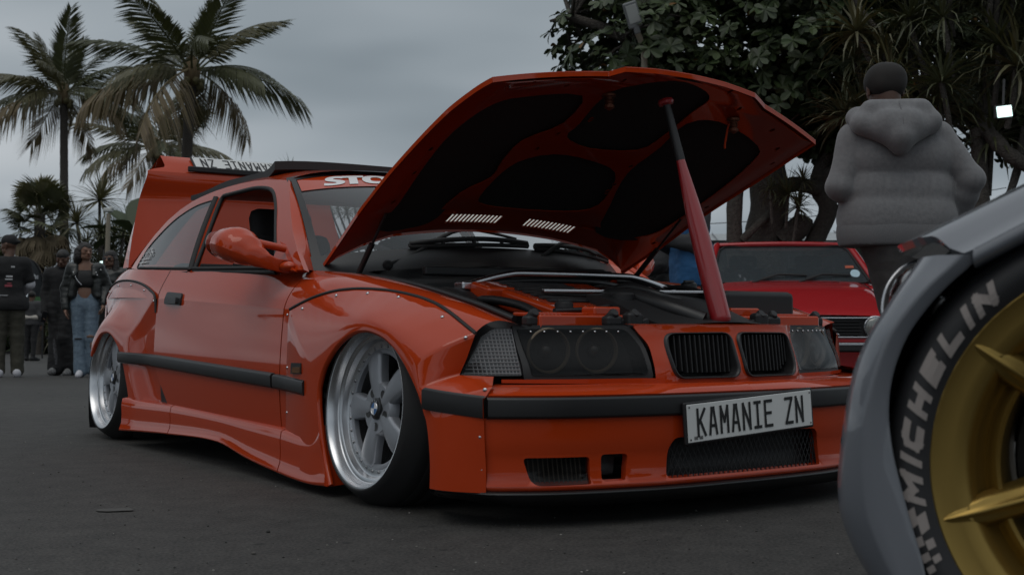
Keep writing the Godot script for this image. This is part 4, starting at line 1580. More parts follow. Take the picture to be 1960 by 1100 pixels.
# number plate: letters read along x of t, up y, out z
func plate(parent: Node3D, t: Transform3D, black: Material) -> void:
	var mb := MB.new()
	mb.xf = t
	mb.rbox(Vector3(0, 0, -0.002), Vector3(0.534, 0.122, 0.011), 0.005)
	var holder := put("number_plate", mb, black, parent)
	mb = MB.new()
	mb.xf = t
	mb.rbox(Vector3(0, 0, 0.0035), Vector3(0.516, 0.108, 0.004), 0.0015)
	put("plate_face", mb, mat(Color(0.66, 0.67, 0.66), 0.4), holder)
	mb = MB.new()
	var f := func(q): return t * Vector3(q.x, q.y, 0.0068)
	var x := -0.219
	var lift_ := 0.0
	for ch in "KAMANIE ZN":
		if ch == " ":
			x += 0.043
			continue
		for st in GLYPH[ch]:
			lift_ += 0.00002
			stroke(mb, st, 0.0045, func(q): return t * Vector3(x + q.x * 0.027, -0.036 + q.y * 0.0365, 0.0068 + lift_), Vector2(0.027, 0.0365), t.basis.z)
		x += 0.0455
	for e in [[-0.25, 0.046], [0.25, 0.046], [-0.25, -0.046], [0.25, -0.046]]:
		for k in 8:
			mb.flat(f.call(Vector2(e[0], e[1])), f.call(Vector2(e[0], e[1]) + Vector2.from_angle(TAU * k / 8) * 0.003), f.call(Vector2(e[0], e[1]) + Vector2.from_angle(TAU * (k + 1) / 8) * 0.003), t.basis.z)
	for k in 7:
		if k != 3:
			mb.quad(f.call(Vector2(-0.236 + k * 0.005, -0.0475)), f.call(Vector2(-0.233 + k * 0.005, -0.0475)), f.call(Vector2(-0.233 + k * 0.005, -0.0375)), f.call(Vector2(-0.236 + k * 0.005, -0.0375)), t.basis.z)
	put("plate_lettering", mb, mat(Color(0.012, 0.012, 0.013), 0.5), holder)


func bonnet(car: Node3D, orange: Material, dark: Material, felt: Material, black: Material, steel: Material) -> void:
	var rear := [[-0.70, 0.692], [-0.645, 0.665], [-0.59, 0.59], [-0.548, 0.48], [-0.538, 0.25], [-0.535, 0.0], [-0.538, -0.25], [-0.548, -0.48], [-0.585, -0.59], [-0.62, -0.665], [-0.65, -0.692]]
	var outline := PackedVector2Array()
	for i in rear.size():
		outline.append(Vector2(rear[i][0], rear[i][1]))
	for u in [-0.4, -0.1, 0.2]:
		outline.append(Vector2(u, -0.703))
	outline.append_array(PackedVector2Array([Vector2(0.421, -0.70), Vector2(0.476, -0.385), Vector2(0.492, -0.35), Vector2(0.514, -0.30), Vector2(0.525, -0.15), Vector2(0.528, 0.0), Vector2(0.527, 0.15), Vector2(0.519, 0.265), Vector2(0.47, 0.29), Vector2(0.436, 0.70)]))
	for u in [0.2, -0.1, -0.4]:
		outline.append(Vector2(u, 0.703))
	var louvers := []
	for s in [1.0, -1.0]:
		for k in 13:
			var y: float = (0.068 + k * 0.0178)
			# slots rake the same way on both sides
			var x0 := -0.491
			louvers.append(PackedVector2Array([Vector2(x0, s * y + 0.0005), Vector2(x0 + 0.05, s * y - 0.0035), Vector2(x0 + 0.05, s * y + 0.0075), Vector2(x0, s * y + 0.0115)]))
	var skin := func(q: Vector2): return V(q.x, q.y, bonnet_w(q.x, q.y))
	var mb := MB.new()
	mb.panel(outline, louvers, 0.04, skin, 0.003, -1.0)
	var bn := put("bonnet", mb, orange, car)
	# pressed frame below the skin with its windows
	var inset := PackedVector2Array()
	for q in outline:
		inset.append(q * Vector2(0.985, 0.985) - Vector2(0.002, 0))
	var w_a := loop([[-0.491, 0.547], [-0.358, 0.569], [-0.22, 0.587], [0.032, 0.617], [0.168, 0.605], [0.269, 0.574], [0.309, 0.504], [0.333, 0.287], [0.152, 0.223], [0.029, 0.306], [-0.105, 0.299], [-0.2, 0.28], [-0.297, 0.349], [-0.45, 0.365], [-0.491, 0.429]], 3)
	var w_b := loop([[0.076, 0.154], [0.162, 0.165], [0.319, 0.201], [0.423, 0.18], [0.49, 0.039], [0.48, -0.089], [0.441, -0.161], [0.344, -0.172], [0.186, -0.186], [0.075, -0.161], [0.029, 0.015]], 3)
	var w_c := loop([[-0.343, 0.241], [-0.23, 0.259], [-0.1, 0.237], [-0.032, 0.129], [-0.036, -0.043], [-0.073, -0.182], [-0.196, -0.251], [-0.305, -0.249], [-0.372, -0.095], [-0.383, 0.134]], 3)
	var w_d := loop([[-0.423, -0.395], [-0.24, -0.30], [-0.056, -0.228], [0.125, -0.225], [0.283, -0.204], [0.345, -0.299], [0.305, -0.528], [0.22, -0.586], [-0.003, -0.618], [-0.25, -0.618], [-0.405, -0.561]], 3)
	var slots := [louvers]
	var under := []
	for w in [w_a, w_b, w_c, w_d]:
		under.append(w)
	under.append_array(louvers)
	for e in [[-0.16, 0.615], [-0.02, 0.635], [-0.33, 0.60], [0.40, 0.40], [0.09, 0.20], [-0.01, 0.215], [-0.14, -0.235], [-0.19, -0.24], [0.455, 0.22], [0.50, -0.20], [0.44, -0.30], [0.40, -0.50], [0.33, -0.60], [-0.02, -0.21], [0.19, 0.14], [0.25, -0.66], [-0.1, -0.665], [-0.4, -0.655], [0.43, 0.55]]:
		var l := PackedVector2Array()
		for k in 8:
			l.append(Vector2(e[0], e[1]) + Vector2(cos(TAU * k / 8) * 0.013, sin(TAU * k / 8) * 0.007))
		under.append(l)
	for y in [0.33, -0.36]:
		under.append(rounded([[-0.435, y - 0.06, 0.01], [-0.415, y - 0.06, 0.01], [-0.415, y + 0.06, 0.01], [-0.435, y + 0.06, 0.01]]))
	mb = MB.new()
	# frame is a shallow pressing: ribs stand down between the windows
	var frame := func(q: Vector2):
		var rim := smoothstep(0.70, 0.62, absf(q.y)) * smoothstep(0.52, 0.43, q.x)
		return V(q.x, q.y, bonnet_w(q.x, q.y) - 0.010 - 0.014 * rim * smoothstep(-0.44, -0.30, q.x))
	mb.panel(inset, under, 0.022, frame, 0.004, 1.0)
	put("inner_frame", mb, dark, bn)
	for w in [w_a, w_b, w_c, w_d]:
		mb = MB.new()
		var big := PackedVector2Array()
		for q in Geometry2D.offset_polygon(w, 0.02)[0]:
			big.append(q)
		mb.panel(big, [], 0.05, func(q): return V(q.x, q.y, bonnet_w(q.x, q.y) - 0.0118), 0.0, 1.0)
		put("sound_pad", mb, felt, bn)
	var slot_glow := mat(Color(0.75, 0.75, 0.72), 0.6)  # white translucent covers, added so that the slots look bright with daylight
	slot_glow.backlight_enabled = true
	slot_glow.backlight = Color(1.4, 1.4, 1.35)
	for l in louvers:
		mb = MB.new()
		mb.panel(l, [], 0.03, func(q): return V(q.x, q.y, bonnet_w(q.x, q.y) - 0.006), 0.0, 1.0)
		put("added_slot_cover", mb, slot_glow, bn)
	# folded edge all round
	mb = MB.new()
	for i in outline.size():
		var a := outline[i]
		var b := outline[(i + 1) % outline.size()]
		var n := int(a.distance_to(b) / 0.05) + 1
		for k in n:
			var p: Vector3 = skin.call(a.lerp(b, float(k) / n))
			var q: Vector3 = skin.call(a.lerp(b, float(k + 1) / n))
			var d := Vector3(0, -0.016, 0)
			mb.quad(p + Vector3(0, -0.001, 0), q + Vector3(0, -0.001, 0), q + d, p + d, Vector3(b.y - a.y, 0, -(b.x - a.x)))
	put("folded_edge", mb, orange, bn)
	# striker pins and springs
	for y in [0.20, -0.328]:
		mb = MB.new()
		var x := 0.36 if y > 0 else 0.385
		var p: Vector3 = V(x, y, bonnet_w(x, y) - 0.028)
		mb.lathe(PackedVector2Array([Vector2(0.022, 0.004), Vector2(0.022, -0.004), Vector2(0.012, -0.006), Vector2(0.012, -0.03), Vector2(0.017, -0.032), Vector2(0.017, -0.04), Vector2(0.01, -0.044), Vector2(0.0, -0.05)]), p, Basis(), 14)
		for k in 4:
			mb.lathe(PackedVector2Array([Vector2(0.012, -0.009 - k * 0.005), Vector2(0.016, -0.0105 - k * 0.005), Vector2(0.012, -0.012 - k * 0.005)]), p, Basis(), 12)
		put("striker_pin", mb, mat(Color(0.12, 0.035, 0.015), 0.5, 0.5), bn)
	mb = MB.new()
	mb.tube(path([V(0.385, -0.325, bonnet_w(0.385, -0.325) - 0.03), V(0.37, -0.318, bonnet_w(0.37, -0.318) - 0.05), V(0.35, -0.322, bonnet_w(0.36, -0.318) - 0.10), V(0.345, -0.326, bonnet_w(0.36, -0.318) - 0.115)]), 0.004, 6)
	put("release_hook", mb, orange, bn)


func boot(car: Node3D, orange: Material, dark: Material, black: Material, white: Material) -> void:
	# the lid stands upright behind the rear window, its number plate upside down on top
	var mb := MB.new()
	var half := func(t): return lerpf(0.645, 0.535, pow(t, 1.2))
	var skin := func(a: float, t: float):
		var y: float = (2.0 * a - 1.0)
		var fwd := 0.055 * smoothstep(0.72, 1.0, t)
		return V(lerpf(-3.06, -3.20, t) + fwd - 0.05 * pow(absf(y), 4.0) * (1 - t), y * half.call(t), lerpf(0.86, 1.372, t))
	mb.grid(24, 24, skin, -1.0)
	var lip0 := func(a: float): return skin.call(a, 1.0)
	var face := func(a: float, t: float):
		var y: float = 2.0 * a - 1.0
		var p0: Vector3 = skin.call(a, 1.0) + Vector3(-0.004, 0.016, 0)
		var p1 := V(-3.268, y * 0.425, 1.490)
		var q := p0.lerp(p1, t)
		q.z = y * lerpf(0.535, 0.425, smoothstep(0.0, 0.3, t))
		return q + Vector3(0, 0.010 * sin(PI * t), 0) * (1.0 - 0.6 * pow(y, 8))
	mb.grid(24, 1, func(a, b): return (skin.call(a, 1.0) as Vector3).lerp(skin.call(a, 1.0) + Vector3(-0.004, 0.016, 0), b), -1.0)
	mb.grid(24, 8, face, -1.0)
	# rear of the lid
	mb.grid(24, 6, func(a, t): return (face.call(a, 1.0) as Vector3).lerp(skin.call(a, 0.0) + Vector3(-0.09, 0, 0), t) + Vector3(-0.07 * sin(PI * t), 0, 0), -1.0)
	for e in [0.0, 1.0]:
		var prev := []
		for i in 13:
			var t := i / 12.0
			prev.append([skin.call(e, t), (face.call(e, 1.0) as Vector3).lerp(skin.call(e, 0.0) + Vector3(-0.09, 0, 0), 1.0 - t) + Vector3(-0.07 * sin(PI * t), 0, 0)])
		for i in 12:
			mb.quad(prev[i][0], prev[i + 1][0], prev[i + 1][1], prev[i][1], Vector3(0, 0, 1 if e == 1.0 else -1))
	var lid := put("boot_lid", mb, orange, car)
	var up := (face.call(0.5, 0.85) - face.call(0.5, 0.2) as Vector3).normalized()
	var out := Vector3(0, 0, -1).cross(up)
	var mid: Vector3 = face.call(0.5, 0.5)
	plate(lid, Transform3D(Basis(Vector3(0, 0, 1), -up, out if out.y > 0 else -out), mid - up * 0.006 + (out if out.y > 0 else -out) * 0.010), black)
	mb = MB.new()
	mb.rbox(mid - up * 0.07 + (out if out.y > 0 else -out) * 0.012, Vector3(0.02, 0.03, 0.62), 0.006)
	put("handle_trim", mb, black, lid)
	# tail and rear bumper, out of the camera's sight
	mb = MB.new()
	mb.grid(20, 10, func(a, b): var y: float = 2.0 * a - 1.0; return V(-3.52 + 0.06 * y * y, y * 0.62, lerpf(0.40, 0.72, b)), 1.0)
	mb.grid(20, 6, func(a, b): var y: float = 2.0 * a - 1.0; return V(lerpf(-3.52 + 0.06 * y * y, -3.42, b), y * 0.62, lerpf(0.72, 0.80, b)), 1.0)
	put("tail_panel", mb, orange, car)
	# rear deck and window
	mb = MB.new()
	var rw := func(a: float, t: float): var y: float = 2.0 * a - 1.0; return V(lerpf(-2.16, -2.80, t) + 0.08 * y * y * t, y * lerpf(0.555, 0.63, t), lerpf(1.196, 0.86, t) - 0.03 * pow(y, 4) * (1 - t) + 0.035 * sin(PI * t) * (1.0 - 0.5 * y * y))
	mb.grid(16, 12, rw, 1.0)
	put("rear_window", mb, glass(Color(0.03, 0.035, 0.04), 0.2), car)
	mb = MB.new()
	mb.grid(12, 3, func(a, b): return V(lerpf(-2.76, -2.90, b), lerpf(-0.66, 0.66, a), 0.85 - 0.01 * b), -1.0)
	for s in [-1.0, 1.0]:
		mb.grid(10, 2, func(a, b): var u := lerpf(-2.2, -2.8, a); return house(u, lerpf(crv([[-2.8, 0.85], [-2.62, 0.985], [-2.45, 1.085], [-2.25, 1.14]], u), 0.86, 0.0), s).lerp(rw.call(0.5 + 0.5 * s, a), b), 1.0)
	put("rear_deck", mb, orange, car)


func cabin(car: Node3D, black: Material, orange: Material, pane: Material) -> void:
	var cloth := rough_mat(Color(0.012, 0.012, 0.013), Color(0.02, 0.02, 0.022), 8.0, 0.9, 0.2)
	var mb := MB.new()
	mb.rbox(V(-1.7, 0, 0.22), Vector3(2.1, 0.03, 1.5), 0.01)
	mb.grid(12, 10, func(a, b): return roof_at(lerpf(-2.15, -1.2, a), lerpf(-0.97, 0.97, b), -0.02), -1.0)
	for s in [-1.0, 1.0]:
		mb.grid(16, 4, func(a, b): var u := lerpf(-2.5, -0.7, a); return side_at(u, lerpf(0.25, crv(TOPW, u) - 0.01, b), s) - Vector3(0, 0, 0.05 * s), -s)
	put("cabin_lining", mb, cloth, car)
	mb = MB.new()
	mb.rbox(V(-0.80, 0, 0.67), Vector3(0.34, 0.16, 1.36), 0.05)
	mb.rbox(V(-0.70, 0.34, 0.76), Vector3(0.22, 0.06, 0.40), 0.03)
	put("dashboard", mb, black, car)
	mb = MB.new()
	var b := Basis(Vector3.BACK, 1.0)
	mb.lathe(PackedVector2Array([Vector2(0.165, 0.0), Vector2(0.175, 0.012), Vector2(0.187, 0.0), Vector2(0.175, -0.012), Vector2(0.165, 0.0)]), V(-1.02, 0.36, 0.72), b, 28)
	mb.rbox(V(-1.02, 0.36, 0.72), Vector3(0.06, 0.02, 0.32), 0.008, b)
	mb.tube(PackedVector3Array([V(-1.02, 0.36, 0.72), V(-0.85, 0.36, 0.66)]), 0.03)
	put("steering_wheel", mb, black, car)
	for s in [1.0, -1.0]:
		mb = MB.new()
		mb.rbox(V(-1.42, 0.36 * s, 0.42), Vector3(0.50, 0.16, 0.48), 0.05, Basis(Vector3.BACK, 0.12))
		var tilt := Basis(Vector3.BACK, 0.30)
		mb.rbox(V(-1.72, 0.36 * s, 0.70), Vector3(0.13, 0.56, 0.46), 0.055, tilt)
		for e in [-1.0, 1.0]:
			mb.rbox(V(-1.68, (0.36 + 0.20 * e) * s, 0.68), Vector3(0.16, 0.42, 0.09), 0.04, tilt)
		mb.rbox(V(-1.80, 0.36 * s, 1.0), Vector3(0.10, 0.17, 0.30), 0.045, tilt)
		put("front_seat", mb, cloth, car)
	mb = MB.new()
	mb.rbox(V(-2.25, 0, 0.46), Vector3(0.5, 0.16, 1.2), 0.05)
	mb.rbox(V(-2.52, 0, 0.66), Vector3(0.14, 0.42, 1.2), 0.05, Basis(Vector3.BACK, 0.35))
	put("rear_bench", mb, cloth, car)
	mb = MB.new()
	mb.rbox(windshield_at(0.0, 0.86, -0.05) - Vector3(0.03, 0, 0), Vector3(0.03, 0.05, 0.2), 0.012)
	put("inside_mirror", mb, black, car)


func wheel(car: Node3D, at: Vector3, s: float, camber: float, called: String) -> void:
	var yax := Vector3(0, sin(camber), cos(camber) * s)
	var xax := Vector3(1, 0, 0)
	var b := Basis(xax, yax, xax.cross(yax))
	var polish := mat(Color(0.60, 0.61, 0.63), 0.27, 1.0)
	polish.anisotropy_enabled = false
	var silver := mat(Color(0.30, 0.315, 0.345), 0.42, 0.5)
	silver.clearcoat_enabled = true
	silver.clearcoat = 0.5
	var tyre_m := mat(Color(0.016, 0.016, 0.017), 0.75)
	var mb := MB.new()
	# stepped polished dish
	mb.lathe(PackedVector2Array([Vector2(0.250, -0.012), Vector2(0.251, -0.003), Vector2(0.248, 0.002), Vector2(0.243, 0.001), Vector2(0.239, -0.005), Vector2(0.236, -0.011), Vector2(0.2335, -0.020), Vector2(0.231, -0.030), Vector2(0.228, -0.033), Vector2(0.220, -0.035), Vector2(0.216, -0.038), Vector2(0.214, -0.046), Vector2(0.211, -0.055), Vector2(0.206, -0.058), Vector2(0.188, -0.060), Vector2(0.181, -0.061), Vector2(0.179, -0.075), Vector2(0.177, -0.24)]), at, b, 72, 0.0, TAU, 0.86)
	var w := put(called, mb, polish, car)
	mb = MB.new()
	mb.lathe(PackedVector2Array([Vector2(0.2475, 0.0), Vector2(0.252, 0.004), Vector2(0.258, 0.002), Vector2(0.268, -0.010), Vector2(0.281, -0.030), Vector2(0.292, -0.048), Vector2(0.299, -0.062), Vector2(0.302, -0.08), Vector2(0.303, -0.12), Vector2(0.303, -0.24), Vector2(0.298, -0.27), Vector2(0.25, -0.30), Vector2(0.17, -0.30)]), at, b, 72)
	for g in [-0.11, -0.16, -0.21]:
		mb.lathe(PackedVector2Array([Vector2(0.3035, g + 0.022), Vector2(0.305, g + 0.02), Vector2(0.305, g - 0.02), Vector2(0.3035, g - 0.022)]), at, b, 72)
	put("tyre", mb, tyre_m, w)
	# dark drum behind the spokes
	mb = MB.new()
	mb.lathe(PackedVector2Array([Vector2(0.0, -0.15), Vector2(0.14, -0.15), Vector2(0.176, -0.17)]), at, b, 32)
	put("brake_disc", mb, mat(Color(0.012, 0.012, 0.012), 0.7), w)
	# five broad spokes
	for k in 5:
		mb = MB.new()
		var a := TAU * (k + 0.5) / 5.0
		var dir := Vector3(cos(a), 0, sin(a))
		var across := Vector3(-sin(a), 0, cos(a))
		var p := PackedVector3Array()
		var rows := [[0.03, 0.032, -0.050], [0.06, 0.034, -0.048], [0.085, 0.034, -0.046], [0.11, 0.037, -0.045], [0.14, 0.042, -0.046], [0.162, 0.044, -0.048], [0.176, 0.041, -0.051], [0.184, 0.032, -0.055], [0.188, 0.017, -0.060]]
		for r in rows:
			for e in [[-1.0, -0.034], [-0.98, -0.012], [-0.86, -0.003], [-0.62, 0.0], [0.0, 0.004], [0.62, 0.0], [0.86, -0.003], [0.98, -0.012], [1.0, -0.034]]:
				p.append(at + b * (dir * r[0] + across * (r[1] * e[0]) + Vector3.UP * (r[2] + e[1])))
		mb.sheet(p, rows.size() - 1, 8, s)
		put("spoke", mb, silver, w)
	# rim ring with its bolts, hub and roundel
	mb = MB.new()
	mb.lathe(PackedVector2Array([Vector2(0.190, -0.060), Vector2(0.182, -0.058), Vector2(0.173, -0.060), Vector2(0.171, -0.075)]), at, b, 60)
	put("rim_ring", mb, silver, w)
	mb = MB.new()
	mb.lathe(PackedVector2Array([Vector2(0.088, -0.08), Vector2(0.084, -0.054), Vector2(0.077, -0.0475), Vector2(0.035, -0.049), Vector2(0.033, -0.056)]), at, b, 40)
	put("hub", mb, silver, w)
	var bolt_m := mat(Color(0.25, 0.25, 0.26), 0.3, 1.0)
	for k in 30:
		mb = MB.new()
		var a := TAU * k / 30.0
		rivet(mb, at + b * Vector3(cos(a) * 0.1965, -0.0595, sin(a) * 0.1965), yax, 0.0055)
		put("rim_bolt", mb, bolt_m, w)
	for k in 5:
		mb = MB.new()
		var a := TAU * (k + 1.25) / 5.0
		mb.lathe(PackedVector2Array([Vector2(0.0135, -0.0462), Vector2(0.0125, -0.0466), Vector2(0.0115, -0.047), Vector2(0.0, -0.047)]), at + b * Vector3(cos(a) * 0.056, 0, sin(a) * 0.056), b, 16)
		put("bolt_hole", mb, mat(Color(0.03, 0.03, 0.03), 0.5), w)
	mb = MB.new()
	mb.lathe(PackedVector2Array([Vector2(0.034, -0.052), Vector2(0.033, -0.042), Vector2(0.029, -0.039), Vector2(0.0, -0.038)]), at, b, 28)
	var cap := put("hub_cap", mb, mat(Color(0.015, 0.015, 0.016), 0.3), w)
	for k in 4:
		mb = MB.new()
		for i in 6:
			var a0 := TAU * (k + i / 6.0) / 4.0
			var a1 := TAU * (k + (i + 1) / 6.0) / 4.0
			mb.flat(at + b * Vector3(0, -0.0372, 0), at + b * Vector3(cos(a0) * 0.0185, -0.0372, sin(a0) * 0.0185), at + b * Vector3(cos(a1) * 0.0185, -0.0372, sin(a1) * 0.0185), yax)
		put("roundel", mb, mat(Color(0.7, 0.7, 0.72), 0.3) if k % 2 else mat(Color(0.03, 0.12, 0.30), 0.3), cap)
	mb = MB.new()
	mb.lathe(PackedVector2Array([Vector2(0.0185, -0.0376), Vector2(0.0195, -0.0365), Vector2(0.0205, -0.0376)]), at, b, 24)
	for k in 3:
		var a := (deg_to_rad(90.0) + (k - 1) * 0.5) * 1.0
		mb.rbox(at + b * Vector3(cos(a) * 0.025, -0.0375, -sin(a) * 0.025 * s), Vector3(0.004, 0.002, 0.005), 0.0005, b)
	put("roundel_ring", mb, polish, cap)


func baseball_bat() -> void:
	var car := Transform3D(Basis(Vector3.UP, deg_to_rad(34.75 - 90.0)), Vector3(0.27, 0, -4.33))
	var p0 := car * V(0.603, -0.055, 0.562)
	var p1 := car * V(0.425, 0.02, 1.287)
	var bat := thing("baseball_bat", "red baseball bat with black grip propping up the open bonnet", "baseball bat", p0)
	var ax := (p1 - p0)
	var l := ax.length()
	var b := Basis(Quaternion(Vector3.UP, ax.normalized()))
	var mb := MB.new()
	mb.lathe(PackedVector2Array([Vector2(0.0, 0.0), Vector2(0.026, 0.0), Vector2(0.0315, 0.006), Vector2(0.0325, 0.02), Vector2(0.0325, l * 0.20), Vector2(0.0315, l * 0.34), Vector2(0.0285, l * 0.46), Vector2(0.0225, l * 0.58), Vector2(0.0165, l * 0.68), Vector2(0.0145, l * 0.72)]), Vector3.ZERO, b, 28)
	put("barrel", mb, paint(Color(0.30, 0.010, 0.014), 0.4), bat)
	mb = MB.new()
	var prof := PackedVector2Array()
	for k in 25:
		var t := k / 24.0
		prof.append(Vector2(lerpf(0.0152, 0.013, t) + (0.0006 if k % 2 else 0.0), l * lerpf(0.719, 0.972, t)))
	mb.lathe(prof, Vector3.ZERO, b, 20)
	put("grip", mb, mat(Color(0.015, 0.015, 0.016), 0.5), bat)
	mb = MB.new()
	mb.lathe(PackedVector2Array([Vector2(0.012, l * 0.97), Vector2(0.024, l * 0.975), Vector2(0.027, l * 0.985), Vector2(0.024, l * 0.996), Vector2(0.0, l)]), Vector3.ZERO, b, 20)
	put("knob", mb, paint(Color(0.30, 0.010, 0.014), 0.4), bat)

# ------------------------------------------------------------------ the grey car close by
# its own axes: x forward, y up, z to its right; q counts outward on its left side from the wheel's face
static func G(p: float, q: float, w: float) -> Vector3:
	return Vector3(p, w, -q)


static func clam_w(p: float, q: float) -> float:
	var h := 0.829 - 0.48 * p
	if p < 0.0:
		h -= 0.28 * p * p
	h += 0.055 * (1.0 - exp(minf(0.0, q + 0.05) / 0.28))
	return h - (0.05 + 0.05 * clampf(p, 0.0, 0.25)) * pow(smoothstep(-0.075, 0.03, q), 1.3)


func grey_car() -> void:
	var car := thing("grey_car", "glossy grey sports car close to the camera with a gold wheel", "car", Vector3(0.845, 0, -1.60), deg_to_rad(155.0))
	var grey := paint(Color(0.125, 0.135, 0.155), 0.5)
	var black := mat(Color(0.01, 0.01, 0.01), 0.7)
	var mb := MB.new()
	# fender and bumper corner: rows from the foot to the top, columns from the arch lip round to the nose
	var rows := [[0.165, 0.290, 0.318, 0.366], [0.20, 0.297, 0.335, 0.392], [0.235, 0.304, 0.352, 0.413], [0.284, 0.318, 0.371, 0.430], [0.33, 0.330, 0.378, 0.432], [0.385, 0.342, 0.379, 0.426], [0.44, 0.346, 0.374, 0.417], [0.49, 0.339, 0.362, 0.407], [0.54, 0.320, 0.343, 0.386], [0.58, 0.293, 0.316, 0.362], [0.61, 0.266, 0.290, 0.343], [0.640, 0.233, 0.258, 0.322], [0.652, 0.222, 0.247, 0.314]]
	var n := 48
	var lipc := []
	var rid := []
	var sil := []
	for r in rows:
		lipc.append([r[0], r[1]])
		rid.append([r[0], r[2]])
		sil.append([r[0], r[3]])
	var p := PackedVector3Array()
	for i in n + 1:
		var w := lerpf(0.165, 0.652, float(i) / n)
		var a := crv(lipc, w)
		var b := crv(rid, w)
		var c := crv(sil, w)
		p.append_array(PackedVector3Array([G(a - 0.004, 0.018, w), G(a, 0.023, w), G(lerpf(a, b, 0.6), 0.028, w), G(b - 0.004, 0.030, w), G(b + 0.002, 0.026, w), G(lerpf(b, c, 0.45), 0.010, w + 0.001), G(lerpf(b, c, 0.75), -0.015, w), G(c - 0.006, -0.055, w), G(c + 0.004, -0.12, w), G(c + 0.018, -0.22, w - 0.004), G(c + 0.04, -0.42, w - 0.008), G(c + 0.055, -0.7, w - 0.01), G(c + 0.06, -0.95, w - 0.01)]))
	mb.sheet(p, n, 12, -1.0)
	# the lip's return and the foot
	var q := PackedVector3Array()
	for i in n + 1:
		var w := lerpf(0.165, 0.652, float(i) / n)
		var a := crv(lipc, w)
		q.append_array(PackedVector3Array([G(a - 0.004, 0.018, w), G(a - 0.002, 0.0, w), G(a + 0.006, -0.03, w)]))
	mb.sheet(q, n, 2, 1.0)
	for j in 11:
		mb.flat(G(0.31, -0.2, 0.165), p[j], p[j + 1], Vector3(0, -1, 0))
	put("front_wing", mb, grey, car)
	# clamshell bonnet
	mb = MB.new()
	var outline := PackedVector2Array([Vector2(0.372, -0.95), Vector2(0.385, -0.6), Vector2(0.375, -0.35), Vector2(0.364, -0.25), Vector2(0.345, -0.15), Vector2(0.322, -0.09), Vector2(0.303, -0.058), Vector2(0.290, -0.048), Vector2(0.281, -0.036), Vector2(0.262, -0.008), Vector2(0.240, 0.018), Vector2(0.225, 0.026), Vector2(-0.9, 0.026), Vector2(-0.9, -0.95)])
	mb.panel(outline, [], 0.022, func(e): return G(e.x, e.y, clam_w(e.x, e.y)), 0.012, 1.0, true)
	put("bonnet", mb, grey, car)
	# arch lip of the bonnet and the wing behind the wheel
	mb = MB.new()
	var k := 30
	p = PackedVector3Array()
	for i in k + 1:
		var x := lerpf(0.228, -0.42, float(i) / k)
		var top := clam_w(x, 0.026)
		var y := minf(top - 0.022, 0.365 + sqrt(maxf(0.0, 0.145 - x * x)) if absf(x) < 0.38 else 0.36)
		p.append_array(PackedVector3Array([G(x, 0.024, top + 0.002), G(x, 0.031, top - 0.008), G(x, 0.028, y + 0.004), G(x * 0.995, 0.018, y - 0.002), G(x * 0.99, -0.03, y - 0.002)]))
	mb.sheet(p, k, 4, 1.0)
	mb.grid(12, 12, func(a, b2): var x := lerpf(-0.372, -0.9, a); var hi := clam_w(x, 0.026) - 0.01; var lo := lerpf(0.33, 0.16, clampf(a * 5.0, 0.0, 1.0)); return G(x, 0.028 - 0.03 * pow(maxf(0.0, 0.45 - b2), 2.0), lerpf(lo, hi, b2)), -1.0)
	put("arch_lip", mb, grey, car)
	# dark inside
	mb = MB.new()
	mb.lathe(PackedVector2Array([Vector2(0.385, 0.02), Vector2(0.40, 0.06), Vector2(0.40, 0.42), Vector2(0.0, 0.42)]), G(0.0, 0.0, 0.365), Basis(Vector3(1, 0, 0), Vector3(0, 0, 1), Vector3(0, -1, 0)), 30, -PI - 0.30, 0.02)
	mb.rbox(G(-0.45, -0.55, 0.30), Vector3(0.9, 0.3, 0.5), 0.02)
	put("wheel_arch_liner", mb, black, car)
	# headlight under the lip of the bonnet, a black glass with a bright rim
	mb = MB.new()
	mb.ball(G(0.308, -0.21, 0.588), Vector3(0.066, 0.068, 0.12), Basis(Vector3.UP, 0.25))
	var hl := put("headlight", mb, paint(Color(0.012, 0.006, 0.006), 0.2), car)
	mb = MB.new()
	mb.tube(path([G(0.366, -0.12, 0.548), G(0.371, -0.13, 0.582), G(0.365, -0.14, 0.615), G(0.348, -0.155, 0.641), G(0.325, -0.17, 0.655)], 5), 0.002, 6)
	put("bright_rim", mb, mat(Color(0.6, 0.6, 0.62), 0.15, 1.0), hl)
	gold_wheel(car)


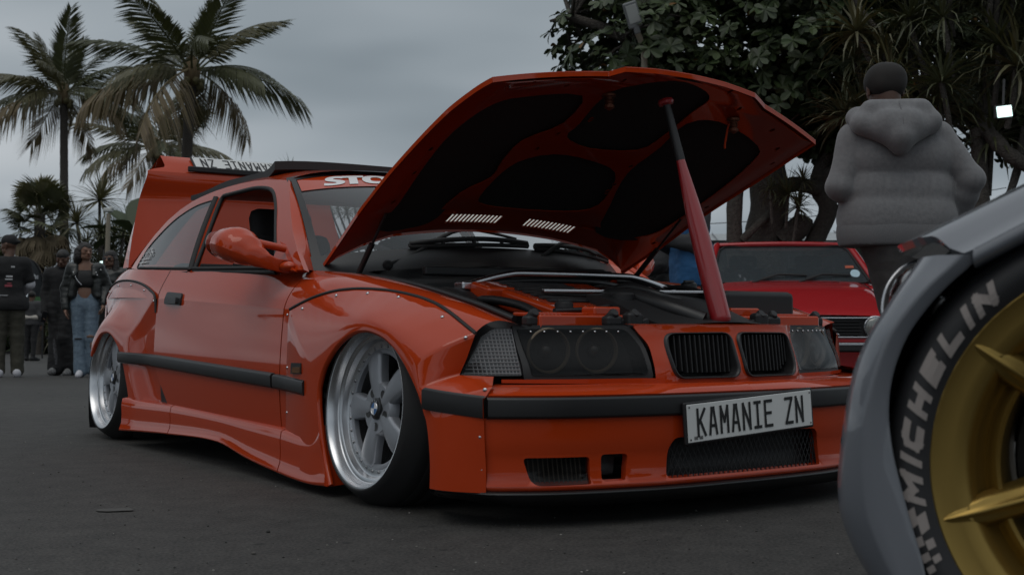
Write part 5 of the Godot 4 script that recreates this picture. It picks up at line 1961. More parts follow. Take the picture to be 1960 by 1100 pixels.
func gold_wheel(car: Node3D) -> void:
	var c := G(0.0, 0.0, 0.362)
	var b := Basis(Vector3(1, 0, 0), Vector3(0, 0, -1), Vector3(0, 1, 0))      # y outward, z up
	var gold := mat(Color(0.30, 0.20, 0.055), 0.36, 0.85)
	var mb := MB.new()
	mb.lathe(PackedVector2Array([Vector2(0.286, -0.012), Vector2(0.292, -0.004), Vector2(0.292, 0.002), Vector2(0.288, 0.004), Vector2(0.278, -0.001), Vector2(0.262, -0.003), Vector2(0.246, -0.006), Vector2(0.238, -0.014), Vector2(0.231, -0.040), Vector2(0.222, -0.056), Vector2(0.216, -0.052), Vector2(0.211, -0.042), Vector2(0.206, -0.039), Vector2(0.201, -0.044), Vector2(0.198, -0.07), Vector2(0.196, -0.10), Vector2(0.194, -0.26)]), c, b, 90, 0.0, TAU, 0.8)
	var w := put("front_wheel", mb, gold, car)
	for k in 7:
		mb = MB.new()
		var a := deg_to_rad(36.0 - k * 360.0 / 7.0)
		var dir := Vector3(cos(a), 0, sin(a))
		var across := Vector3(-sin(a), 0, cos(a))
		var p := PackedVector3Array()
		var rows := [[0.02, 0.026, -0.085], [0.06, 0.025, -0.080], [0.11, 0.023, -0.066], [0.16, 0.022, -0.046], [0.20, 0.020, -0.024], [0.225, 0.019, -0.009], [0.245, 0.015, -0.002], [0.262, 0.010, 0.0005], [0.276, 0.005, 0.0018], [0.285, 0.001, 0.002]]
		for r in rows:
			# a knife ridge along the middle and a groove on each flank
			for e in [[-1.25, -0.05], [-1.0, -0.022], [-0.70, -0.012], [-0.42, -0.013], [-0.18, -0.003], [0.0, 0.002], [0.18, -0.003], [0.42, -0.013], [0.70, -0.012], [1.0, -0.022], [1.25, -0.05]]:
				var sink := clampf((0.290 - r[0]) / 0.13, 0.05, 1.0)
				p.append(c + b * (dir * r[0] + across * (r[1] * e[0]) + Vector3.UP * (r[2] + e[1] * sink)))
		mb.sheet(p, rows.size() - 1, 10, 1.0)
		put("spoke", mb, gold, w)
	mb = MB.new()
	mb.lathe(PackedVector2Array([Vector2(0.07, -0.11), Vector2(0.06, -0.076), Vector2(0.03, -0.07), Vector2(0.0, -0.069)]), c, b, 30)
	put("hub", mb, gold, w)
	mb = MB.new()
	mb.lathe(PackedVector2Array([Vector2(0.0, -0.16), Vector2(0.185, -0.16), Vector2(0.19, -0.19)]), c, b, 40)
	put("brake_disc", mb, mat(Color(0.02, 0.017, 0.014), 0.6, 0.4), w)
	mb = MB.new()
	mb.lathe(PackedVector2Array([Vector2(0.286, 0.0), Vector2(0.293, 0.006), Vector2(0.297, 0.008), Vector2(0.305, 0.0135), Vector2(0.318, 0.0145), Vector2(0.329, 0.010), Vector2(0.338, 0.0), Vector2(0.344, -0.010), Vector2(0.350, -0.026), Vector2(0.354, -0.05), Vector2(0.356, -0.10), Vector2(0.354, -0.24), Vector2(0.34, -0.27), Vector2(0.20, -0.27)]), c, b, 120)
	for k in 70:
		# shoulder sipes
		var a := TAU * k / 70.0
		var d := Vector3(cos(a), 0, sin(a))
		mb.tube(PackedVector3Array([c + b * (d * 0.3475 + Vector3.UP * -0.016), c + b * (d * 0.3555 + Vector3.UP * -0.06)]), 0.0022, 4, false)
	var ty := put("tyre", mb, mat(Color(0.016, 0.016, 0.018), 0.62), w)
	var print_m := mat(Color(0.27, 0.24, 0.225), 0.7)
	mb = MB.new()
	var on := func(q2: Vector2): var r := 0.3135 + q2.y; var ang := deg_to_rad(22.0) + q2.x / 0.3135; return c + b * (Vector3(cos(ang), 0, sin(ang)) * r + Vector3.UP * (0.0158 - 0.35 * absf(q2.y) * absf(q2.y) / 0.02))
	# heavy slanted capitals
	var x := -0.168
	var up := 0.0
	for ch in "MiCHELiN":
		var wide := 0.031 if ch == "M" else 0.014 if ch == "i" else 0.0255
		for st in GLYPH[ch]:
			up += 0.00003
			var x0 := x
			var wd := wide
			var lf := up
			if ch == "i":
				x0 -= 0.007
			stroke(mb, st, 0.0052, func(g: Vector2): return on.call(Vector2(x0 + g.x * wd + (g.y - 1.0) * 0.0045, (g.y - 1.0) * 0.0095)) + b * Vector3(0, lf, 0), Vector2(wd, 0.0095), -(b * Vector3(0, -1, 0)))
		x += wide + 0.0235 if ch != "i" else 0.0205
	put("tyre_lettering", mb, print_m, ty)
	mb = MB.new()
	var sq := func(a0: float, a1: float, y0: float, y1: float, sk: float):
		var pts := []
		for e in [[a0, y0], [a1, y0], [a1, y1], [a0, y1]]:
			pts.append(on.call(Vector2((e[0] + sk * (e[1] - 0.5) - 22.0) * 0.3135 * PI / 180.0, (e[1] - 0.5) * 0.028)))
		mb.quad(pts[0], pts[1], pts[2], pts[3])
	sq.call(-14.8, -10.4, 0.55, 1.0, -2.5)
	sq.call(-17.6, -13.0, 0.08, 0.56, -2.5)
	sq.call(-20.2, -17.8, 0.56, 1.0, -1.0)
	sq.call(-21.8, -19.4, 0.08, 0.50, -1.0)
	sq.call(-24.0, -22.0, 0.54, 0.98, -1.0)
	sq.call(-25.4, -23.6, 0.08, 0.48, -1.0)
	sq.call(-26.9, -25.2, 0.56, 0.98, -1.0)
	put("tyre_flag", mb, print_m, ty)


# ------------------------------------------------------------------ the red hatchback behind
func red_hatchback() -> void:
	var car := thing("red_hatchback", "small red boxy hatchback with round headlights parked behind the coupe's bonnet", "car", Vector3(2.55, ground_y(10.5), -10.5), deg_to_rad(-93.7))
	var red := paint(Color(0.38, 0.014, 0.018), 0.5)
	red.metallic_specular = 0.3
	var black := mat(Color(0.012, 0.012, 0.013), 0.6)
	var chrome := mat(Color(0.6, 0.6, 0.62), 0.2, 1.0)
	var mb := MB.new()
	# bonnet with raised edges, wings and sides
	var top := func(u: float, y: float): return V(u, y, crv([[-1.06, 0.972], [-0.6, 0.875], [-0.2, 0.735], [-0.05, 0.672], [0.0, 0.64]], u) + 0.02 * (1.0 - y * y / 0.5) - 0.015 * smoothstep(0.60, 0.66, absf(y)))
	mb.grid(24, 24, func(a, b): return top.call(lerpf(-1.06, 0.0, a), lerpf(-0.66, 0.66, b)), -1.0)
	put("bonnet", mb, red, car)
	for s in [-1.0, 1.0]:
		mb = MB.new()
		mb.grid(20, 6, func(a, b): var u := lerpf(-1.06, -0.01, a); var q: Vector3 = top.call(u, 0.665); return V(u, s * (0.665 + 0.125 * sin(b * PI * 0.5)), q.y + 0.006 - 0.07 * (1.0 - cos(b * PI * 0.5))), -s)
		mb.grid(30, 8, func(a, b): var u := lerpf(-3.55, -0.01, a); var hi: float = (top.call(maxf(u, -1.06), 0.665) as Vector3).y - 0.064 if u > -1.06 else 0.91; var well := maxf(0.0, 0.33 - Vector2(u + 0.72, 0).length()); var well2 := maxf(0.0, 0.33 - absf(u + 3.12)); var lo := 0.2 + sqrt(maxf(0.0, 0.109 - pow(u + 0.72, 2))) * (1.0 if well > 0.0 else 0.0) + sqrt(maxf(0.0, 0.109 - pow(u + 3.12, 2))) * (1.0 if well2 > 0.0 else 0.0); return V(u, s * (0.79 + 0.012 * sin(PI * b)), lerpf(lo, hi, b)), s)
		put("wing", mb, red, car)
		# side glass and pillars
		mb = MB.new()
		mb.quad(V(-1.1, 0.76 * s, 0.95), V(-1.55, 0.61 * s, 1.31), V(-3.0, 0.60 * s, 1.31), V(-3.3, 0.76 * s, 0.93), Vector3(0, 0, s))
		put("side_window", mb, glass(Color(0.02, 0.02, 0.025), 0.6), car)
		mb = MB.new()
		mb.tube(path([V(-1.02, 0.785 * s, 0.945), V(-1.30, 0.715 * s, 1.15), V(-1.54, 0.648 * s, 1.325), V(-1.60, 0.62 * s, 1.352)], 5), 0.034, 8)
		mb.tube(PackedVector3Array([V(-1.6, 0.625 * s, 1.33), V(-3.0, 0.60 * s, 1.33), V(-3.4, 0.74 * s, 0.95)]), 0.04, 8)
		put("roof_pillar", mb, red, car)
		# door mirror
		mb = MB.new()
		mb.rbox(V(-1.22, 0.90 * s, 0.99), Vector3(0.07, 0.10, 0.17), 0.02)
		put("door_mirror", mb, black, car)
		# headlights: a bright ring and a domed lens
		mb = MB.new()
		var hb := Basis(Quaternion(Vector3.UP, Vector3(1, 0, 0)))
		mb.lathe(PackedVector2Array([Vector2(0.098, -0.03), Vector2(0.098, 0.012), Vector2(0.092, 0.018), Vector2(0.085, 0.012)]), V(-0.01, 0.54 * s, 0.553), hb, 28)
		var hl := put("headlight", mb, chrome, car)
		mb = MB.new()
		mb.lathe(PackedVector2Array([Vector2(0.086, 0.010), Vector2(0.07, 0.022), Vector2(0.04, 0.031), Vector2(0.0, 0.034)]), V(-0.01, 0.54 * s, 0.553), hb, 24)
		put("lens", mb, mat(Color(0.24, 0.25, 0.24), 0.12, 0.35), hl)
		for u in [-0.72, -3.12]:
			mb = MB.new()
			mb.lathe(PackedVector2Array([Vector2(0.0, 0.02), Vector2(0.16, 0.02), Vector2(0.19, 0.03), Vector2(0.27, 0.02), Vector2(0.285, 0.0), Vector2(0.285, -0.16), Vector2(0.2, -0.18)]), V(u, 0.74 * s, 0.285), Basis(Vector3(1, 0, 0), Vector3(0, 0, s), Vector3(0, -s, 0)), 28)
			put("wheel", mb, black, car)
	# roof and glass
	mb = MB.new()
	mb.grid(16, 16, func(a, b): var u := lerpf(-3.05, -1.55, a); var y := lerpf(-0.63, 0.63, b); return V(u + 0.05 * (y * y) * (1.0 if a > 0.5 else -1.0) * absf(a - 0.5), y, 1.345 + 0.02 * (1.0 - y * y * 2.5) + 0.012 * sin(PI * a)), 1.0)
	put("roof", mb, red, car)
	mb = MB.new()
	mb.tube(PackedVector3Array([V(-1.59, 0.625, 1.352), V(-1.565, 0.3, 1.362), V(-1.56, 0.0, 1.365), V(-1.565, -0.3, 1.362), V(-1.59, -0.625, 1.352)]), 0.026, 8)
	put("roof_header", mb, red, car)
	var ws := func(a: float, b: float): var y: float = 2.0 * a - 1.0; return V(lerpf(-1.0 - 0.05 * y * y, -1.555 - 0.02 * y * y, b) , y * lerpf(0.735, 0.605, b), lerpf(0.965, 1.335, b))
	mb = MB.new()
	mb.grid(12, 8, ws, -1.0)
	var g := put("windscreen", mb, glass(Color(0.085, 0.10, 0.11), 0.50), car)  # reflected sky is put into the pale bluish glass colour
	mb = MB.new()
	var rim := PackedVector3Array()
	for e in [[0.03, 0.0], [0.97, 0.0], [1.0, 0.06], [1.0, 0.9], [0.96, 1.0], [0.04, 1.0], [0.0, 0.9], [0.0, 0.06], [0.03, 0.0]]:
		rim.append(ws.call(e[0], e[1]) + Vector3(0.008, 0.004, 0))
	mb.tube(rim, 0.013, 6, false)
	put("frame", mb, black, g)
	for e in [[0.62, -1.0], [0.05, -1.0]]:
		mb = MB.new()
		var root: Vector3 = ws.call(0.5 + (e[0] - 0.12) * 0.5, -0.02)
		var dir := 0.34
		var mid: Vector3 = ws.call(0.5 + (e[0] - 0.12) * 0.5 - dir * 0.5, 0.17) + Vector3(0.03, 0.02, 0)
		mb.tube(PackedVector3Array([root + Vector3(0.03, 0.01, 0), mid]), 0.009, 5)
		mb.tube(PackedVector3Array([ws.call(0.5 + (e[0] - 0.12) * 0.5 - 0.06, 0.09) + Vector3(0.02, 0.008, 0), mid, ws.call(0.5 + (e[0] - 0.12) * 0.5 - dir * 1.05, 0.18) + Vector3(0.02, 0.008, 0)]), 0.011, 5)
		put("wiper", mb, black, car)
	# round pale disc and an orange label low in the corner of the glass
	mb = MB.new()
	mb.xf = Transform3D(Basis(Vector3(0, 0, -1), Vector3(-0.56, 0.83, 0).normalized(), Vector3(0.83, 0.56, 0).normalized()), ws.call(0.065, 0.23) + Vector3(0.012, 0.008, 0))
	var disc := PackedVector2Array()
	for k in 20:
		disc.append(Vector2.from_angle(TAU * k / 20) * 0.045)
	mb.prism(disc, Transform3D(), 0.002)
	put("licence_disc", mb, mat(Color(0.45, 0.62, 0.70), 0.5), g)
	mb = MB.new()
	mb.xf = Transform3D(Basis(Vector3(0, 0, -1), Vector3(-0.56, 0.83, 0).normalized(), Vector3(0.83, 0.56, 0).normalized()), ws.call(0.075, 0.41) + Vector3(0.012, 0.008, 0))
	mb.rbox(Vector3.ZERO, Vector3(0.08, 0.03, 0.002), 0.0005)
	put("label_sticker", mb, mat(Color(0.45, 0.08, 0.03), 0.5), g)
	# vent slots at the foot of the screen
	mb = MB.new()
	for k in 40:
		mb.rbox(top.call(-0.97, -0.42 + k * 0.021) + Vector3(0, 0.003, 0), Vector3(0.03, 0.004, 0.009), 0.001)
	var vent := put("bonnet_vent", mb, black, car)
	vent.set_meta("kind", "stuff")
	# front: grille, trim, panel, bumper
	mb = MB.new()
	mb.rbox(V(-0.05, 0, 0.55), Vector3(0.03, 0.17, 1.50), 0.01)
	put("front_panel", mb, black, car)
	for k in 5:
		mb = MB.new()
		mb.rbox(V(-0.02, 0, 0.495 + k * 0.027), Vector3(0.03, 0.008, 0.84), 0.002)
		put("slat", mb, black, car)
	for w in [0.632, 0.468]:
		mb = MB.new()
		mb.rbox(V(0.0, 0, w), Vector3(0.014, 0.012, 1.44), 0.004)
		put("bright_trim", mb, chrome, car)
	mb = MB.new()
	mb.rbox(V(-0.03, 0, 0.44), Vector3(0.05, 0.045, 1.54), 0.01)
	mb.rbox(V(-0.05, 0, 0.28), Vector3(0.05, 0.16, 1.50), 0.02)
	put("valance", mb, red, car)
	mb = MB.new()
	mb.rbox(V(0.06, 0, 0.385), Vector3(0.07, 0.085, 1.58), 0.02)
	put("bumper", mb, black, car)
	mb = MB.new()
	mb.rbox(V(0.092, 0, 0.41), Vector3(0.012, 0.02, 1.5), 0.004)
	put("bumper_trim", mb, chrome, car)
	# inside: seats, rear shelf
	for s in [-1.0, 1.0]:
		mb = MB.new()
		mb.rbox(V(-1.95, 0.33 * s, 0.88), Vector3(0.14, 0.55, 0.46), 0.05, Basis(Vector3.BACK, 0.25))
		mb.rbox(V(-2.02, 0.33 * s, 1.2), Vector3(0.09, 0.15, 0.28), 0.04)
		put("front_seat", mb, mat(Color(0.03, 0.03, 0.035), 0.9), car)
	mb = MB.new()
	mb.rbox(V(-1.25, 0, 0.85), Vector3(0.4, 0.14, 1.4), 0.04)
	mb.rbox(V(-2.1, 0, 0.45), Vector3(2.4, 0.05, 1.4), 0.02)
	mb.rbox(V(-3.3, 0, 0.6), Vector3(0.06, 0.7, 1.4), 0.02)
	put("cabin_lining", mb, black, car)

# ------------------------------------------------------------------ trees and plants
var frond_mesh := []
var dead_mesh := []
var fan_mesh := []
var sword_mesh := []
var leaf_mesh: ArrayMesh
var leaf_green: StandardMaterial3D
var frond_green: Array = []
var bark: StandardMaterial3D


func leaf_mat(c: Color, back: float, rough := 0.5) -> StandardMaterial3D:
	var m := mat(c, rough)
	m.vertex_color_use_as_albedo = true
	m.backlight_enabled = true
	m.backlight = Color(back, back, back * 0.5)
	return m


# one feather frond of length 1 along +x, arching down; leaflets hang from both sides
func make_frond(rng: RandomNumberGenerator, droop: float, hang: float, thin: float) -> ArrayMesh:
	var mb := MB.new()
	var spine := PackedVector3Array()
	var rad := []
	var p := Vector3.ZERO
	var ang := 0.0
	var k := 24
	for i in k + 1:
		spine.append(p)
		var t := float(i) / k
		rad.append(lerpf(0.011, 0.0025, t))
		p += Vector3(cos(ang), -sin(ang), 0) / k
		ang += droop / k * (0.5 + 1.1 * t)
	mb.col = Color(1.1, 1.15, 0.8)
	mb.tube(spine, rad, 5)
	var n := 58
	for i in n:
		var t := lerpf(0.14, 0.995, float(i) / (n - 1))
		var f := t * k
		var i0 := mini(int(f), k - 1)
		var at := spine[i0].lerp(spine[i0 + 1], f - i0)
		var dir := (spine[i0 + 1] - spine[i0]).normalized()
		var nrm := Vector3(-dir.y, dir.x, 0)
		for s in [-1.0, 1.0]:
			if rng.randf() < thin:
				continue
			var l := 0.27 * (0.45 + 0.75 * sin(PI * pow(t, 0.8) * 0.92 + 0.25)) * rng.randf_range(0.8, 1.15)
			var sweep_ := lerpf(0.55, 1.5, t)
			var d := (Vector3(0, 0, s) * 1.0 + dir * sweep_ + nrm * rng.randf_range(0.05, 0.35)).normalized()
			var mid := at + d * l * 0.5 + Vector3(0, -hang * l * 0.22, 0)
			var tip := at + d * l * 0.9 + Vector3(0, -hang * l * 0.75, 0)
			var w := dir * 0.0115
			var shade := rng.randf_range(0.7, 1.25)
			mb.col = Color(shade, shade, shade * rng.randf_range(0.8, 1.1))
			mb.quad(at - w * 0.5, at + w * 0.5, mid + w, mid - w)
			mb.flat(mid - w, mid + w, tip)
	return mb.mesh()


# one fan leaf: stalk along +x, blade of narrow fingers
func make_fan(rng: RandomNumberGenerator, hang: float) -> ArrayMesh:
	var mb := MB.new()
	var stalk := PackedVector3Array([Vector3.ZERO, Vector3(0.25, 0.02, 0), Vector3(0.5, 0.0, 0)])
	mb.col = Color(1.0, 1.0, 0.8)
	mb.tube(stalk, 0.012, 5)
	var o := Vector3(0.5, 0, 0)
	var n := 26
	for i in n:
		var a := lerpf(-1.9, 1.9, float(i) / (n - 1)) + rng.randf_range(-0.03, 0.03)
		var l := 0.52 * (0.72 + 0.28 * cos(a * 0.8)) * rng.randf_range(0.85, 1.1)
		var d := Vector3(cos(a), 0.12 * cos(a), sin(a)).normalized()
		var side := Vector3(-sin(a), 0, cos(a))
		var p0 := o
		var p1 := o + d * l * 0.55 + Vector3(0, -hang * 0.06, 0)
		var p2 := o + d * l * 0.92 + Vector3(0, -hang * 0.24, 0)
		var shade := rng.randf_range(0.75, 1.2)
		mb.col = Color(shade, shade, shade * 0.95)
		mb.quad(p0 - side * 0.004, p0 + side * 0.004, p1 + side * 0.030 + Vector3(0, 0.008, 0), p1 - side * 0.030)
		mb.flat(p1 - side * 0.030, p1 + side * 0.030, p2)
	return mb.mesh()


# a head of sword leaves, radius 1
func make_swords(rng: RandomNumberGenerator, n: int, bend: float, wide: float) -> ArrayMesh:
	var mb := MB.new()
	for i in n:
		var az := i * 2.39996 + rng.randf_range(-0.2, 0.2)
		var el := lerpf(1.45, -0.55, pow(float(i) / n, 0.85)) + rng.randf_range(-0.12, 0.12)
		var out := Vector3(cos(az), 0, sin(az))
		var side := Vector3(-sin(az), 0, cos(az))
		var l := rng.randf_range(0.75, 1.1)
		var pts := []
		var p := Vector3.ZERO
		var e := el
		var kink := rng.randf_range(0.4, 1.3) * bend
		for j in 5:
			pts.append(p)
			p += (out * cos(e) + Vector3.UP * sin(e)) * l * 0.25
			e -= kink * 0.25 * (0.4 + j * 0.35)
		var shade := rng.randf_range(0.65, 1.3)
		mb.col = Color(shade, shade, shade * rng.randf_range(0.75, 1.05)) if rng.randf() > 0.08 else Color(2.2, 1.5, 1.0)
		var ws := [0.5, 1.0, 0.9, 0.6, 0.03]
		for j in 4:
			var a: Vector3 = pts[j]
			var b: Vector3 = pts[j + 1]
			var up := (out * -sin(el) + Vector3.UP * cos(el)) * wide * 0.4
			for s in [-1.0, 1.0]:
				mb.quad(a, b, b + (side * s * wide + up) * ws[j + 1], a + (side * s * wide + up) * ws[j])
	return mb.mesh()


# a broad leaf of length 1 along +x, folded along its rib
func make_leaf() -> ArrayMesh:
	var mb := MB.new()
	var pts := [[0.0, 0.015], [0.2, 0.10], [0.45, 0.20], [0.7, 0.27], [0.88, 0.20], [1.0, 0.0]]
	for i in pts.size() - 1:
		var x0: float = pts[i][0]
		var x1: float = pts[i + 1][0]
		var y0 := -0.30 * x0 * x0
		var y1 := -0.30 * x1 * x1
		for s in [-1.0, 1.0]:
			var n := Vector3(0.25, 1, -0.25 * s).normalized()
			var a := Vector3(x0, y0, 0)
			var b := Vector3(x1, y1, 0)
			var c := Vector3(x1, y1 + 0.22 * pts[i + 1][1], s * pts[i + 1][1])
			var d := Vector3(x0, y0 + 0.22 * pts[i][1], s * pts[i][1])
			mb.tri(a, b, c, n, n, n)
			mb.tri(a, c, d, n, n, n)
	return mb.mesh()


func prepare_plants() -> void:
	var rng := RandomNumberGenerator.new()
	rng.seed = 77
	for e in [[0.4, 0.5], [0.7, 0.8], [1.0, 1.0], [0.7, 1.2]]:
		frond_mesh.append(make_frond(rng, e[0], e[1], 0.05))
	for e in [[1.2, 1.6], [0.8, 1.8]]:
		dead_mesh.append(make_frond(rng, e[0], e[1], 0.25))
	for e in [0.5, 1.0, 1.5]:
		fan_mesh.append(make_fan(rng, e))
	sword_mesh.append(make_swords(rng, 64, 0.7, 0.030))
	sword_mesh.append(make_swords(rng, 54, 1.5, 0.026))
	sword_mesh.append(make_swords(rng, 46, 2.4, 0.020))
	leaf_mesh = make_leaf()
	frond_green = [leaf_mat(Color(0.082, 0.088, 0.046), 0.5), leaf_mat(Color(0.066, 0.073, 0.036), 0.5), leaf_mat(Color(0.12, 0.112, 0.062), 0.5), leaf_mat(Color(0.20, 0.155, 0.10), 0.4, 0.8)]
	leaf_green = leaf_mat(Color(0.040, 0.058, 0.024), 0.3, 0.5)
	bark = rough_mat(Color(0.04, 0.034, 0.03), Color(0.11, 0.098, 0.085), 1.6, 0.95, 12.0, 6, 0.05)


func piece(called: String, mesh: Mesh, m: Material, parent: Node, t: Transform3D) -> MeshInstance3D:
	var o := put(called, mesh, m, parent)
	o.transform = t
	return o


func coconut_palm(at: Vector3, h: float, r: float, lean: Vector3, label: String, seed_: int, n := 26) -> void:
	var rng := RandomNumberGenerator.new()
	rng.seed = seed_
	var t := thing("coconut_palm", label, "palm tree", at, 0.0, "coconut palms")
	var mb := MB.new()
	var top := Vector3(0, h, 0) + lean
	var line := PackedVector3Array()
	var rad := []
	var thick := r * 0.052
	for i in 41:
		var f := i / 40.0
		line.append(lean * (f * f) + Vector3(0, h * f, 0))
		rad.append(thick * (1.5 - 0.5 * minf(1.0, f * 6.0)) * lerpf(1.1, 0.85, f) * (1.0 + (0.04 if i % 2 else 0.0)))
	mb.tube(line, rad, 10)
	put("trunk", mb, bark, t)
	# fibre and stalks at the base of the crown
	mb = MB.new()
	mb.ball(top + Vector3(0, 0.0, 0), Vector3(thick * 1.5, thick * 3.0, thick * 1.5))
	put("crown_base", mb, mat(Color(0.12, 0.085, 0.045), 0.9), t)
	for i in n:
		var f := float(i) / n
		var el := lerpf(1.4, -0.45, pow(f, 0.85)) + rng.randf_range(-0.12, 0.12)
		var az := i * 2.39996 + rng.randf_range(-0.3, 0.3)
		var old := f > 0.80
		var b := Basis(Vector3.UP, -az) * Basis(Vector3.BACK, el) * Basis(Vector3.RIGHT, rng.randf_range(-0.5, 0.5))
		var l := r * rng.randf_range(0.85, 1.1) * (0.8 if f < 0.12 else 1.0)
		var mi: Mesh = dead_mesh[rng.randi() % 2] if old else frond_mesh[clampi(int(f * 4.0), 0, 3)]
		var m: Material = frond_green[3] if old else frond_green[rng.randi() % 3]
		piece("frond", mi, m, t, Transform3D(b.scaled(Vector3.ONE * l), top + Vector3(cos(az), 0.3, sin(az)) * thick))
	for i in 9:
		mb = MB.new()
		mb.ball(top + Vector3(cos(i * 2.4), -1.1 - 0.25 * (i % 3), sin(i * 2.4)) * r * 0.09, Vector3(1, 1.2, 1) * r * 0.033, Basis(), 8, 6)
		put("coconut", mb, mat(Color(0.10, 0.085, 0.03), 0.6), t)


func fan_palm(at: Vector3, h: float, r: float, label: String, seed_: int, n := 34) -> void:
	var rng := RandomNumberGenerator.new()
	rng.seed = seed_
	var t := thing("fan_palm", label, "palm tree", at, 0.0, "fan palms")
	var mb := MB.new()
	mb.tube(PackedVector3Array([Vector3.ZERO, Vector3(0, h * 0.5, 0), Vector3(0, h, 0)]), [r * 0.16, r * 0.12, r * 0.12], 10)
	put("trunk", mb, bark, t)
	for i in n:
		var f := float(i) / n
		var el := lerpf(1.4, -1.15, f) + rng.randf_range(-0.12, 0.12)
		var az := i * 2.39996
		var old := f > 0.62
		var b := Basis(Vector3.UP, -az) * Basis(Vector3.BACK, el) * Basis(Vector3.RIGHT, rng.randf_range(-0.6, 0.6))
		piece("fan_leaf", fan_mesh[2 if old else rng.randi() % 2], frond_green[3] if old else frond_green[rng.randi() % 3], t, Transform3D(b.scaled(Vector3.ONE * r * rng.randf_range(0.85, 1.1)), Vector3(0, h - f * r * 0.5, 0)))


func spiky_clump(called: String, label: String, at: Vector3, heads: Array, r: float, kind: int, seed_: int, group := "") -> void:
	var rng := RandomNumberGenerator.new()
	rng.seed = seed_
	var t := thing(called, label, "plant", at, 0.0, group)
	for hd in heads:
		var p := Vector3(hd[0], hd[1], hd[2])
		var mb := MB.new()
		mb.tube(path([p + Vector3(-hd[0] * 0.25, -r * 0.9, -hd[2] * 0.2), p + Vector3(-hd[0] * 0.1, -r * 0.4, 0), p], 4), r * 0.045, 6) if called == "screw_pine_tree" or called == "trunk_plant" else mb.tube(path([Vector3(hd[0] * 0.3, 0, hd[2] * 0.3), Vector3(hd[0] * 0.6, hd[1] * 0.5, hd[2] * 0.6), p], 4), r * 0.05, 6)
		put("stem", mb, bark, t)
		var k: int = kind if rng.randf() < 0.6 else (kind + 1) % 3
		var b := Basis(Vector3.UP, rng.randf() * TAU) * Basis(Vector3.RIGHT, rng.randf_range(-0.4, 0.4))
		piece("leaf_head", sword_mesh[k], frond_green[rng.randi() % 3], t, Transform3D(b.scaled(Vector3.ONE * r * (hd[3] if hd.size() > 3 else 1.0)), p))


